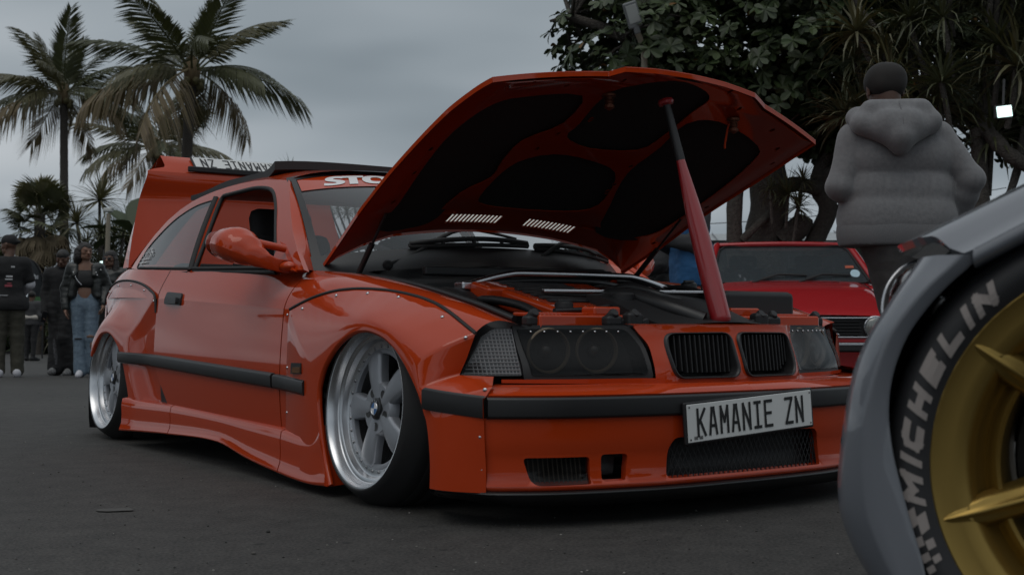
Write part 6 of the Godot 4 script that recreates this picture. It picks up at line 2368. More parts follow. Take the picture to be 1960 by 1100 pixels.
# a broad-leaved tree: trunk limbs given as paths with radii, crown as ellipsoids full of leaf rosettes
func broadleaf_tree(label: String, at: Vector3, limbs: Array, crowns: Array, rosettes: int, leaf: float, near: int, seed_: int, near_z: float) -> void:
	var rng := RandomNumberGenerator.new()
	rng.seed = seed_
	var t := thing("broadleaf_tree", label, "tree", at)
	var nz := FastNoiseLite.new()
	nz.seed = seed_
	nz.frequency = 0.55
	for l in limbs:
		var mb := MB.new()
		var pts := path(l[0], 5)
		var rad := []
		for i in pts.size():
			var f := float(i) / (pts.size() - 1)
			rad.append(lerpf(l[1], l[2], f) * (1.0 + 0.16 * nz.get_noise_3dv(pts[i] * 6.0)))
		mb.tube(pts, rad, 10)
		put("trunk" if l[1] > 0.12 else "branch", mb, bark, t)
	var xs := []
	var cols := []
	var count := 0
	var tries := 0
	var tips := []
	while count < rosettes and tries < rosettes * 30:
		tries += 1
		var c: Array = crowns[rng.randi() % crowns.size()]
		var d := Vector3(rng.randfn(), rng.randfn(), rng.randfn()).normalized() * pow(rng.randf(), 0.42)
		var p: Vector3 = c[0] + d * c[1]
		# gaps where the noise is low, so that sky shows through near the edge
		if nz.get_noise_3dv(p * 1.3) < -0.32 + 0.1 * rng.randf():
			continue
		count += 1
		tips.append(p)
		var out: Vector3 = (p - c[0]).normalized()
		var axis := (out * 0.7 + Vector3.UP * 0.8 + Vector3(rng.randfn(), rng.randfn(), rng.randfn()) * 0.25).normalized()
		var fr := Basis(Quaternion(Vector3.UP, axis))
		var n := rng.randi_range(6, 10)
		var tone := rng.randf_range(0.7, 1.3)
		for i in n:
			var az := TAU * i / n + rng.randf_range(-0.25, 0.25)
			var el := rng.randf_range(-0.35, 0.55)
			var b := fr * Basis(Vector3.UP, az) * Basis(Vector3.BACK, el) * Basis(Vector3.RIGHT, rng.randf_range(-0.5, 0.5))
			var s := leaf * rng.randf_range(0.65, 1.15)
			xs.append(Transform3D(b.scaled(Vector3.ONE * s), p + axis * 0.02))
			var k := tone * rng.randf_range(0.8, 1.2)
			var cc := Color(k, k * rng.randf_range(0.95, 1.08), k * rng.randf_range(0.75, 1.0))
			if rng.randf() < 0.012:
				cc = Color(3.2, 1.1, 0.6)
			cols.append(cc)
	# the leaves nearest the camera stand as parts of their own
	var order := range(xs.size())
	order.sort_custom(func(a, b): return xs[a].origin.z > xs[b].origin.z)
	var solo := {}
	for i in mini(near, order.size()):
		solo[order[i * 3 % order.size()]] = true
	var mm := MultiMesh.new()
	mm.transform_format = MultiMesh.TRANSFORM_3D
	mm.use_colors = true
	mm.mesh = leaf_mesh
	mm.instance_count = xs.size() - solo.size()
	var j := 0
	for i in xs.size():
		if solo.has(i):
			piece("leaf", leaf_mesh, leaf_green, t, xs[i])
			continue
		mm.set_instance_transform(j, xs[i])
		mm.set_instance_color(j, cols[i])
		j += 1
	var mi := MultiMeshInstance3D.new()
	mi.multimesh = mm
	mi.material_override = leaf_green
	named(mi, "foliage", t)
	mi.set_meta("kind", "stuff")
	# twigs from the limbs to every eighth tip
	var mb := MB.new()
	for i in range(0, tips.size(), 7):
		var best: Vector3 = limbs[0][0][0]
		for l in limbs:
			for q in l[0]:
				if q.y > 1.8 and q.distance_to(tips[i]) < best.distance_to(tips[i]):
					best = q
		var m: Vector3 = best.lerp(tips[i], 0.5) + Vector3(rng.randfn(), rng.randfn() * 0.5, rng.randfn()) * 0.12
		mb.tube(path([best, m, tips[i]], 3), [0.03, 0.026, 0.022, 0.018, 0.014, 0.011, 0.008], 5, false)
	var tw := put("twigs", mb, bark, t)
	tw.set_meta("kind", "stuff")


func plants() -> void:
	prepare_plants()
	# tall coconut palms on the left
	coconut_palm(Vector3(-18.2, ground_y(50), -50), 10.4, 3.3, Vector3(-0.1, 0, 0), "tall coconut palm at the far left with a straight thin trunk", 31, 24)
	coconut_palm(Vector3(-10.75, ground_y(40), -40), 9.1, 3.5, Vector3(0.35, 0, 0.2), "coconut palm with yellowing hanging fronds right above the open boot lid", 12, 21)
	coconut_palm(Vector3(-18.9, ground_y(66), -66), 10.6, 4.3, Vector3(-0.3, 0, 0), "farther coconut palm half hidden behind the trunk above the boot lid", 53, 20)
	# fan palms
	fan_palm(Vector3(-13.45, ground_y(35), -35), 4.0, 1.25, "fan palm with a skirt of dead leaves behind the left-hand people", 4, 44)
	fan_palm(Vector3(-17.1, ground_y(40), -40), 2.9, 1.2, "low fan palm at the left edge of the picture behind the capped man", 9, 30)
	# spiky clumps
	var heads := []
	var rng := RandomNumberGenerator.new()
	rng.seed = 15
	for i in 46:
		var a := rng.randf() * TAU
		var r := sqrt(rng.randf())
		var x := cos(a) * r * 1.15
		heads.append([x, rng.randf_range(0.5, 3.7 - absf(x) * 0.9), sin(a) * r * 1.2, rng.randf_range(0.75, 1.1)])
	heads.append([0.05, 4.35, 0.3, 1.25])
	heads.append([-0.55, 3.7, 0.4, 1.0])
	heads.append([0.75, 3.6, 0.2, 1.0])
	spiky_clump("screw_pine", "dense clump of spiky screw pines behind the short lamp post", Vector3(-11.7, ground_y(35), -35), heads, 0.85, 0, 6)
	spiky_clump("spiky_palm", "single spiky palm head showing just above the coupe's roof", Vector3(-9.1, ground_y(50), -50), [[0.0, 7.0, 0.0, 1.0], [0.5, 6.6, 0.3, 0.7]], 1.0, 0, 8)
	var low := []
	for i in 16:
		low.append([-3.4 + i * 0.33 + rng.randf_range(-0.1, 0.1), rng.randf_range(6.0, 6.3), rng.randf_range(-0.5, 0.5), rng.randf_range(0.5, 0.8)])
	spiky_clump("screw_pine", "low row of spiky tops peeping over the coupe's black roof panel", Vector3(-5.0, ground_y(55), -55), low, 1.0, 1, 18)
	# bushes low behind the people
	for e in [[-13.0, -37.0, 1.7, 3.0, "low green bush between the fan palm and the feather flags", 2], [-10.2, -36.0, 2.4, 2.6, "dark green bush behind the woman with sunglasses", 3], [-16.5, -43.0, 1.6, 3.0, "low green bush at the far left behind the capped man", 5]]:
		bush(Vector3(e[0], ground_y(-e[1]), e[1]), e[3], e[2], e[4], e[5])
	# banana-like leaves beside the boot lid
	banana(Vector3(-10.15, ground_y(33), -33))
	# the big tree on the right
	var limbs := [
		[[Vector3(-0.05, 0, 0), Vector3(0.0, 0.8, 0), Vector3(-0.02, 1.45, 0), Vector3(0.05, 2.0, 0), Vector3(0.0, 2.6, 0.0)], 0.28, 0.19],
		[[Vector3(0.18, 1.55, 0.1), Vector3(0.36, 1.72, 0.15), Vector3(0.42, 1.82, 0.15)], 0.17, 0.10],
		[[Vector3(0.40, 0, 0.1), Vector3(0.46, 0.9, 0.1), Vector3(0.52, 1.48, 0.1), Vector3(0.70, 1.92, 0.1), Vector3(0.60, 2.22, 0.0), Vector3(0.78, 2.7, 0.0), Vector3(0.95, 3.4, 0)], 0.125, 0.085],
		[[Vector3(0.05, 2.05, 0), Vector3(0.30, 2.20, 0.1), Vector3(0.60, 2.14, 0.1)], 0.09, 0.08],
		[[Vector3(0.62, 2.25, 0), Vector3(0.9, 2.45, 0.2), Vector3(1.3, 2.75, 0.3), Vector3(1.9, 3.1, 0.3)], 0.09, 0.05],
		[[Vector3(0.0, 2.5, 0), Vector3(-0.6, 3.2, 0.2), Vector3(-1.5, 3.8, 0.2), Vector3(-2.2, 4.1, 0.1)], 0.13, 0.05],
		[[Vector3(0.0, 2.6, 0), Vector3(0.1, 3.4, -0.2), Vector3(-0.1, 4.4, 0.0), Vector3(0.2, 5.4, 0)], 0.13, 0.05],
		[[Vector3(0.9, 3.2, 0), Vector3(1.6, 3.9, 0.2), Vector3(2.6, 4.3, 0.3)], 0.08, 0.04],
		[[Vector3(-0.35, 0, 0.3), Vector3(-0.38, 1.0, 0.3), Vector3(-0.40, 1.9, 0.3), Vector3(-0.3, 2.5, 0.2)], 0.10, 0.08],
		[[Vector3(-0.33, 1.55, 0.35), Vector3(-0.15, 1.72, 0.35), Vector3(0.0, 1.85, 0.2)], 0.05, 0.04],
		[[Vector3(0.72, 1.95, 0.1), Vector3(0.95, 1.93, 0.2), Vector3(1.02, 1.93, 0.2)], 0.03, 0.012]]
	var crowns := [
		[Vector3(-1.35, 3.75, 0.0), Vector3(1.15, 0.85, 1.3)], [Vector3(-1.0, 4.9, -0.3), Vector3(1.35, 1.1, 1.4)], [Vector3(0.2, 3.7, 0.2), Vector3(1.4, 0.95, 1.3)],
		[Vector3(0.7, 4.7, 0.2), Vector3(1.5, 1.1, 1.4)], [Vector3(1.6, 3.5, 0.0), Vector3(1.3, 0.95, 1.2)], [Vector3(2.5, 4.4, 0.1), Vector3(1.4, 1.2, 1.3)],
		[Vector3(0.9, 2.95, 0.1), Vector3(0.75, 0.45, 0.7)], [Vector3(-0.9, 3.2, 0.1), Vector3(0.9, 0.45, 0.8)], [Vector3(0.3, 5.8, 0), Vector3(2.2, 0.9, 1.4)], [Vector3(0.1, 3.0, -0.3), Vector3(1.2, 0.5, 0.8)], [Vector3(3.2, 3.3, -0.3), Vector3(1.0, 0.8, 1.0)]]
	broadleaf_tree("big broad-leaved tree with gnarled twin trunks behind the red hatchback", Vector3(2.88, ground_y(14), -14), limbs, crowns, 4600, 0.145, 240, 21, -13.0)
	# climbing spikes on its trunk
	spiky_clump("trunk_plant", "spiky creeper clinging to the gnarled trunk behind the hatchback", Vector3(2.95, ground_y(13.6), -13.62), [[0.1, 2.05, 0.05, 0.8], [0.2, 1.9, 0.08, 0.7], [-0.1, 2.1, 0.05, 0.7], [0.28, 2.2, 0.0, 0.6]], 0.42, 2, 61)
	# spiky tree at the right edge
	heads = []
	rng.seed = 33
	for i in 60:
		heads.append([rng.randf_range(-1.15, 1.6), rng.randf_range(2.15, 4.6), rng.randf_range(-0.7, 0.7), rng.randf_range(0.8, 1.2)])
	var t_at := Vector3(4.55, ground_y(12), -12)
	spiky_clump("screw_pine_tree", "screw pine tree with drooping narrow leaves above the grey car", t_at, heads, 0.62, 1, 91)
	var t := thing("leaning_tree", "bare forked trunk leaning under the spiky leaves beside the hooded man", "tree", t_at)
	for l in [[[Vector3(-0.1, 0, 0.1), Vector3(-0.05, 1.0, 0.1), Vector3(0.0, 1.8, 0.1), Vector3(0.0, 2.5, 0)], 0.09, 0.07], [[Vector3(-0.05, 0.9, 0.1), Vector3(0.12, 1.55, 0.2), Vector3(0.30, 2.05, 0.2), Vector3(0.42, 2.5, 0.1)], 0.05, 0.035], [[Vector3(0.05, 2.55, 0), Vector3(0.15, 2.25, 0.3), Vector3(0.35, 2.1, 0.35), Vector3(0.75, 1.98, 0.3), Vector3(1.2, 2.0, 0.2)], 0.075, 0.06], [[Vector3(0.22, 1.82, 0.2), Vector3(0.30, 1.80, 0.22), Vector3(0.33, 1.76, 0.22)], 0.014, 0.006], [[Vector3(0.0, 1.5, 0.1), Vector3(0.06, 1.4, 0.2), Vector3(0.07, 1.25, 0.2)], 0.025, 0.012]]:
		var mb := MB.new()
		var pts := path(l[0], 5)
		var rad := []
		for i in pts.size():
			rad.append(lerpf(l[1], l[2], float(i) / (pts.size() - 1)) * (1.0 + 0.12 * sin(i * 2.1)))
		mb.tube(pts, rad, 8)
		put("trunk" if l[1] > 0.06 else "branch", mb, bark, t)
	# far hedge line on the right
	for e in [[5.6, -45.0, 3.0, 5.0, "distant hedge of dark trees seen below the bonnet's edge", 7], [13.0, -52.0, 2.6, 6.0, "far low hedge beyond the white roof", 12]]:
		bush(Vector3(e[0], ground_y(-e[1]), e[1]), e[3], e[2], e[4], e[5])
	# trees on the other side of the car park, behind the camera; the doors mirror them
	for e in [[-11.5, -3.0, 40], [-15.5, -8.0, 41], [-19.5, -14.0, 42], [-10.0, 6.0, 43], [13.5, 1.0, 44], [15.0, 9.0, 45]]:
		var lim := [[[Vector3.ZERO, Vector3(0.1, 1.2, 0), Vector3(0.0, 2.6, 0.1), Vector3(0.2, 4.0, 0)], 0.24, 0.12], [[Vector3(0.0, 2.2, 0), Vector3(0.8, 3.2, 0.2), Vector3(1.4, 3.8, 0.2)], 0.1, 0.05], [[Vector3(0.0, 2.4, 0), Vector3(-0.9, 3.3, 0.2), Vector3(-1.5, 3.9, 0.2)], 0.1, 0.05]]
		broadleaf_tree("broad-leaved tree outside the picture, %s" % ["nearest on the left", "second on the left", "farthest on the left", "behind on the left", "nearest on the right", "behind on the right"][e[2] - 40], Vector3(e[0], 0, e[1]), lim, [[Vector3(0, 4.2, 0), Vector3(2.6, 1.6, 2.4)], [Vector3(1.2, 3.5, 0), Vector3(1.7, 1.1, 1.6)], [Vector3(-1.3, 3.6, 0.2), Vector3(1.7, 1.2, 1.6)]], 800, 0.42, 0, e[2], 0.0)


func bush(at: Vector3, r: float, h: float, label: String, seed_: int) -> void:
	var rng := RandomNumberGenerator.new()
	rng.seed = seed_ * 13
	var t := thing("bush", label, "bush", at)
	var mm := MultiMesh.new()
	mm.transform_format = MultiMesh.TRANSFORM_3D
	mm.use_colors = true
	mm.mesh = leaf_mesh
	mm.instance_count = 3800
	var nz := FastNoiseLite.new()
	nz.seed = seed_
	nz.frequency = 0.8
	for i in 3800:
		var d := Vector3(rng.randfn(), rng.randfn(), rng.randfn()).normalized() * pow(rng.randf(), 0.35)
		var p := Vector3(d.x * r, h * 0.5 + d.y * h * 0.5, d.z * r * 0.5)
		p *= 1.0 + 0.18 * nz.get_noise_3dv(p)
		var b := Basis(Vector3(rng.randfn(), rng.randfn(), rng.randfn()).normalized(), rng.randf() * TAU)
		mm.set_instance_transform(i, Transform3D(b.scaled(Vector3.ONE * rng.randf_range(0.16, 0.30)), p))
		var k := rng.randf_range(0.7, 1.4)
		mm.set_instance_color(i, Color(k, k * 1.05, k * 0.9))
	var mi := MultiMeshInstance3D.new()
	mi.multimesh = mm
	mi.material_override = leaf_green
	named(mi, "foliage", t)
	mi.set_meta("kind", "stuff")


func banana(at: Vector3) -> void:
	var t := thing("wild_banana", "wild banana plant with broad torn leaves beside the open boot lid", "plant", at)
	var mb := MB.new()
	mb.tube(path([Vector3.ZERO, Vector3(0.05, 1.5, 0), Vector3(0.0, 3.3, 0)], 4), 0.07, 8)
	put("stem", mb, bark, t)
	for e in [[0.1, 1.2, 1.3], [2.6, 0.9, 1.3], [3.4, 0.4, 1.4], [-0.3, 0.5, 1.3], [1.5, 1.35, 1.2], [-1.9, 0.6, 1.1], [2.9, 0.0, 1.2]]:
		var b := Basis(Vector3.UP, e[0]) * Basis(Vector3.BACK, e[1])
		piece("leaf", leaf_mesh, leaf_green, t, Transform3D(b.scaled(Vector3(e[2], e[2], e[2] * 0.8)), Vector3(0, 3.2, 0)))

# ------------------------------------------------------------------ street furniture and things far off
func street_things() -> void:
	var pole_m := mat(Color(0.24, 0.21, 0.16), 0.7)
	var grey := mat(Color(0.30, 0.32, 0.33), 0.5)
	var black := mat(Color(0.012, 0.012, 0.013), 0.7)
	# tall lamp over the bonnet
	var t := thing("street_lamp", "tall street lamp with a flat grey head rising above the bonnet", "street lamp", Vector3(1.405, ground_y(13), -13.0))
	var mb := MB.new()
	mb.tube(path([Vector3(0, 0, 0), Vector3(0, 2.0, 0), Vector3(0.0, 3.42, 0), Vector3(-0.02, 3.56, 0.0), Vector3(-0.075, 3.68, 0.06)], 6), 0.034, 10)
	put("pole", mb, pole_m, t)
	mb = MB.new()
	var along := Vector3(-0.30, 0.90, 0.25).normalized()
	var face := Vector3(0.10, -0.28, 0.95)
	face = (face - along * face.dot(along)).normalized()
	var tilt := Basis(along.cross(face), along, face)
	mb.rbox(Vector3(-0.135, 3.86, 0.12), Vector3(0.155, 0.28, 0.045), 0.02, tilt)
	mb.rbox(Vector3(-0.135, 3.86, 0.12) - along * 0.16, Vector3(0.07, 0.09, 0.04), 0.015, tilt)
	var hd := put("lamp_head", mb, mat(Color(0.16, 0.17, 0.175), 0.5), t)
	mb = MB.new()
	mb.rbox(Vector3(-0.135, 3.87, 0.12) + face * 0.024, Vector3(0.115, 0.19, 0.008), 0.003, tilt)
	put("lens", mb, mat(Color(0.36, 0.38, 0.37), 0.3), hd)
	# short lamp among the palms on the left
	t = thing("street_lamp", "short lamp post with a boxy white head in front of the screw pines", "street lamp", Vector3(-9.92, ground_y(30), -30.0))
	mb = MB.new()
	mb.tube(PackedVector3Array([Vector3.ZERO, Vector3(0.07, 3.5, 0)]), [0.075, 0.055], 8)
	put("pole", mb, pole_m, t)
	mb = MB.new()
	mb.rbox(Vector3(0.06, 3.58, 0.0), Vector3(0.22, 0.10, 0.16), 0.03)
	mb.rbox(Vector3(0.14, 3.62, 0.0), Vector3(0.10, 0.08, 0.14), 0.03)
	put("lamp_head", mb, mat(Color(0.5, 0.52, 0.5), 0.5), t)
	# lit floodlight under the spiky tree on the right, and one small one by the people
	floodlight("lit square floodlight hanging under the spiky leaves at the right edge", Vector3(4.42, 2.47, -11.0), 0.135, 0.10)
	floodlight("small lit lamp beside the woman with sunglasses", Vector3(-8.66, 1.85, -26.0), 0.085, 0.11)
	# feather flags
	for e in [[-10.67, -28.0, 2.0, 0.28, "green and black feather flag nearer the capped man"], [-10.72, -30.0, 2.02, -0.1, "second feather flag just behind the person with the phone"], [-8.6, -31.0, 1.95, 0.2, "black feather flag with a white chevron beside the small lit lamp"]]:
		feather_flag(Vector3(e[0], ground_y(-e[1]), e[1]), e[2], e[3], e[4])
	# banner on a black pole left of the hooded man
	t = thing("banner", "dark green banner on a black pole half hidden by the hooded man", "banner", Vector3(3.56, ground_y(13), -13.0))
	mb = MB.new()
	mb.tube(PackedVector3Array([Vector3.ZERO, Vector3(0.0, 1.3, 0), Vector3(-0.035, 2.02, 0)]), 0.036, 8)
	put("pole", mb, black, t)
	mb = MB.new()
	mb.grid(6, 10, func(a, b): return Vector3(-0.02 + 0.34 * a, 1.36 + 0.66 * b, 0.015 * sin(a * 6.0 + b * 2.0)), 1.0)
	var cloth := mat(Color.WHITE, 0.8)
	cloth.albedo_texture = noise_tex(128, 0.02, 2, Color(0.008, 0.018, 0.010), Color(0.03, 0.055, 0.025), 5)
	put("flag", mb, cloth, t)
	# screened fence and the pale roof behind it
	t = thing("screened_fence", "long dark shade-cloth fence behind the red hatchback", "fence", Vector3(0.9, ground_y(20), -20.0))
	var net := rough_mat(Color(0.010, 0.012, 0.013), Color(0.018, 0.02, 0.022), 1.3, 0.9, 0.0, 14)
	for k in 7:
		mb = MB.new()
		mb.grid(14, 8, func(a, b): return Vector3(k * 1.8 + 1.76 * a, 2.02 * b + 0.03, 0.02 * sin(a * 9.0 + k) * b), 1.0)
		put("shade_cloth", mb, net, t)
	for k in 8:
		mb = MB.new()
		mb.tube(PackedVector3Array([Vector3(k * 1.8 - 0.02, 0, -0.04), Vector3(k * 1.8 - 0.02, 2.12, -0.04)]), 0.03, 8)
		put("post", mb, black, t)
	t = thing("marquee", "long low building with a pale roof beyond the dark fence", "building", Vector3(6.6, ground_y(30), -30.0), deg_to_rad(-6))
	mb = MB.new()
	mb.grid(20, 3, func(a, b): return Vector3(lerpf(-2.6, 6.0, a), lerpf(2.70, 3.22, b) + 0.06 * a, lerpf(0.6, -3.0, b)), 1.0)
	put("roof", mb, rough_mat(Color(0.28, 0.30, 0.31), Color(0.36, 0.38, 0.39), 0.6, 0.6, 0.0, 31), t)
	for k in 9:
		mb = MB.new()
		mb.tube(PackedVector3Array([Vector3(-2.6 + k * 1.07, 2.73 + k * 0.0075, 0.62), Vector3(-2.6 + k * 1.07, 3.25 + k * 0.0075, -2.98)]), 0.018, 4)
		put("roof_rib", mb, mat(Color(0.22, 0.23, 0.24), 0.6), t)
	mb = MB.new()
	mb.rbox(Vector3(1.7, 1.33, -1.2), Vector3(8.4, 2.66, 3.4), 0.03)
	put("wall", mb, mat(Color(0.10, 0.11, 0.12), 0.8), t)
	# thin lamp masts in the distance
	for e in [[10.62, -40.0, 4.35, "far thin lamp mast left of the hooded man"], [15.3, -38.0, 4.6, "far thin lamp mast right of the hooded man"]]:
		t = thing("lamp_mast", e[3], "lamp mast", Vector3(e[0], ground_y(-e[1]), e[1]), 0.0, "far lamp masts")
		mb = MB.new()
		mb.tube(PackedVector3Array([Vector3.ZERO, Vector3(0, e[2], 0)]), 0.035, 6)
		put("pole", mb, grey, t)
		mb = MB.new()
		mb.tube(PackedVector3Array([Vector3(-0.05, e[2] - 0.35, 0), Vector3(0.22, e[2] - 0.22, 0)]), 0.025, 5)
		mb.rbox(Vector3(0.30, e[2] - 0.20, 0), Vector3(0.22, 0.09, 0.14), 0.03)
		put("lamp_head", mb, grey, t)
	# cars far off on the left
	far_car(Vector3(-13.75, ground_y(36), -36.0), 88.0, Color(0.10, 0.115, 0.13), "dark grey saloon facing us far behind the person with the phone", 1)
	far_car(Vector3(-15.9, ground_y(38), -38.0), 60.0, Color(0.55, 0.57, 0.58), "white car far behind the capped man", 2)
	# a thin overhead wire
	mb = MB.new()
	var w := PackedVector3Array()
	for i in 24:
		var f := i / 23.0
		w.append(Vector3(lerpf(4.0, 15.3, f), 3.6 + 1.2 * f - 0.25 * sin(PI * f), -38.0))
	mb.tube(w, 0.012, 4)
	tag(put("overhead_wire", mb, black), "thin overhead wire crossing the gaps between the trunks", "wire")


func floodlight(label: String, at: Vector3, w: float, h: float) -> void:
	var t := thing("floodlight", label, "floodlight", at)
	var mb := MB.new()
	mb.rbox(Vector3(0, 0, -0.03), Vector3(w * 1.15, h * 1.2, 0.05), 0.01)
	mb.tube(PackedVector3Array([Vector3(0, h * 0.5, -0.03), Vector3(0.02, h * 0.5 + 0.25, -0.05)]), 0.012, 6)
	put("housing", mb, mat(Color(0.05, 0.05, 0.05), 0.6), t)
	mb = MB.new()
	mb.rbox(Vector3(0, 0, 0.0), Vector3(w, h, 0.012), 0.004, Basis(Vector3.FORWARD, -0.12))
	var m := mat(Color(0.8, 0.85, 0.85), 0.5)
	m.emission_enabled = true
	m.emission = Color(0.86, 1.0, 0.97)
	m.emission_energy_multiplier = 1.6
	put("lamp_panel", mb, m, t)
	var l := SpotLight3D.new()
	l.name = "lamp_light"
	l.light_energy = 0.12
	l.light_color = Color(0.86, 1.0, 0.97)
	l.spot_range = 30.0
	l.spot_angle = 60.0
	l.spot_attenuation = 2.0
	l.light_size = w * 0.5
	l.shadow_enabled = true
	l.position = Vector3(0, 0, 0.03)
	l.rotation = Vector3(-0.3, PI, 0)
	t.add_child(l)


func feather_flag(at: Vector3, h: float, turn: float, label: String) -> void:
	var t := thing("feather_flag", label, "flag", at, turn, "feather flags")
	var mb := MB.new()
	mb.tube(path([Vector3(0, 0, 0), Vector3(0, h * 0.75, 0), Vector3(-0.03, h * 0.95, 0), Vector3(-0.16, h * 1.08, 0), Vector3(-0.34, h * 1.13, 0)], 5), 0.02, 6)
	put("pole", mb, mat(Color(0.012, 0.012, 0.013), 0.6), t)
	mb = MB.new()
	var edge := func(b: float): return Vector3(0, lerpf(h * 0.3, h * 0.8, b / 0.7), 0) if b < 0.7 else Vector3(-0.36 * pow((b - 0.7) / 0.3, 1.6), h * (0.8 + 0.33 * sin((b - 0.7) / 0.3 * PI * 0.5)), 0)
	mb.grid(8, 22, func(a, b): var p: Vector3 = edge.call(b); return p + Vector3(-0.42 * a * (1.0 - pow(b, 3.0)), -0.10 * a * b, 0.03 * sin(a * 4.0 + b * 7.0)), -1.0)
	put("flag", mb, mat(Color(0.02, 0.024, 0.028), 0.8), t)
	# a green slash and a white chevron
	mb = MB.new()
	mb.grid(4, 12, func(a, b): var q: float = 0.18 + 0.42 * b; var p: Vector3 = edge.call(q); return p + Vector3(-0.05 - 0.28 * lerpf(0.2 + 0.4 * sin(b * 5.0), 1.0, a) * (1.0 - pow(q, 3.0)), -0.10 * q, 0.045 + 0.03 * sin(q * 7.0 + 1.0)), -1.0)
	put("green_print", mb, mat(Color(0.05, 0.13, 0.05), 0.8), t)
	mb = MB.new()
	var y := h * 0.92
	for s in [-1.0, 1.0]:
		mb.quad(Vector3(-0.10, y, 0.06), Vector3(-0.10, y - 0.05 * s, 0.06), Vector3(-0.24, y + 0.07 * s, 0.06), Vector3(-0.24, y + 0.12 * s, 0.06), Vector3(0, 0, 1))
	put("chevron_print", mb, mat(Color(0.4, 0.42, 0.44), 0.8), t)


func far_car(at: Vector3, turn: float, c: Color, label: String, kind: int) -> void:
	var t := thing("far_car", label, "car", at, deg_to_rad(-turn), "cars parked far behind the people")
	var p := paint(c, 0.5)
	var black := mat(Color(0.012, 0.012, 0.013), 0.5)
	var mb := MB.new()
	var prof := [[-4.4, 0.5], [-4.35, 0.9], [-3.6, 0.98], [-2.6, 1.38], [-1.9, 1.42], [-1.1, 0.98], [-0.25, 0.82], [0.0, 0.66]]
	mb.grid(40, 14, func(a, b): var u := lerpf(-4.4, 0.0, a); var y: float = 2.0 * b - 1.0; var half := 0.86 - 0.12 * smoothstep(0.95, 1.42, crv(prof, u)) - 0.1 * smoothstep(-0.5, 0.0, u); return V(u, y * half, lerpf(0.25, crv(prof, u), pow(1.0 - pow(absf(y), 6.0), 0.4))), -1.0)
	put("body", mb, p, t)
	mb = MB.new()
	mb.grid(8, 8, func(a, b): var y: float = 2.0 * b - 1.0; var u := lerpf(-1.85, -1.12, a); return V(u + 0.03, y * lerpf(0.58, 0.68, a), crv(prof, u) + 0.012 - 0.05 * y * y), -1.0)
	put("windscreen", mb, mat(Color(0.03, 0.035, 0.04), 0.08), t)
	mb = MB.new()
	mb.rbox(V(-0.03, 0, 0.55), Vector3(0.1, 0.30, 0.95), 0.03)
	put("grille", mb, black, t)
	for k in 4:
		mb = MB.new()
		mb.rbox(V(0.03, 0, 0.45 + k * 0.065), Vector3(0.02, 0.014, 0.9), 0.004)
		put("grille_bar", mb, mat(Color(0.3, 0.3, 0.32), 0.3, 0.8), t)
	for k in 4:
		mb = MB.new()
		mb.lathe(PackedVector2Array([Vector2(0.045, 0.0), Vector2(0.05, 0.008), Vector2(0.055, 0.0)]), V(0.045, -0.11 + k * 0.073, 0.62), Basis(Quaternion(Vector3.UP, Vector3.RIGHT)), 14)
		if kind == 1:
			put("front_ring", mb, mat(Color(0.5, 0.5, 0.52), 0.2, 1.0), t)
	for s in [-1.0, 1.0]:
		mb = MB.new()
		mb.rbox(V(-0.12, 0.62 * s, 0.68), Vector3(0.2, 0.11, 0.30), 0.03)
		put("headlight", mb, mat(Color(0.35, 0.37, 0.4), 0.15, 0.4), t)
		for u in [-0.85, -3.5]:
			mb = MB.new()
			mb.lathe(PackedVector2Array([Vector2(0.0, 0.01), Vector2(0.22, 0.02), Vector2(0.32, 0.0), Vector2(0.32, -0.2)]), V(u, 0.84 * s, 0.32), Basis(Vector3(1, 0, 0), Vector3(0, 0, s), Vector3(0, -s, 0)), 20)
			put("wheel", mb, black, t)

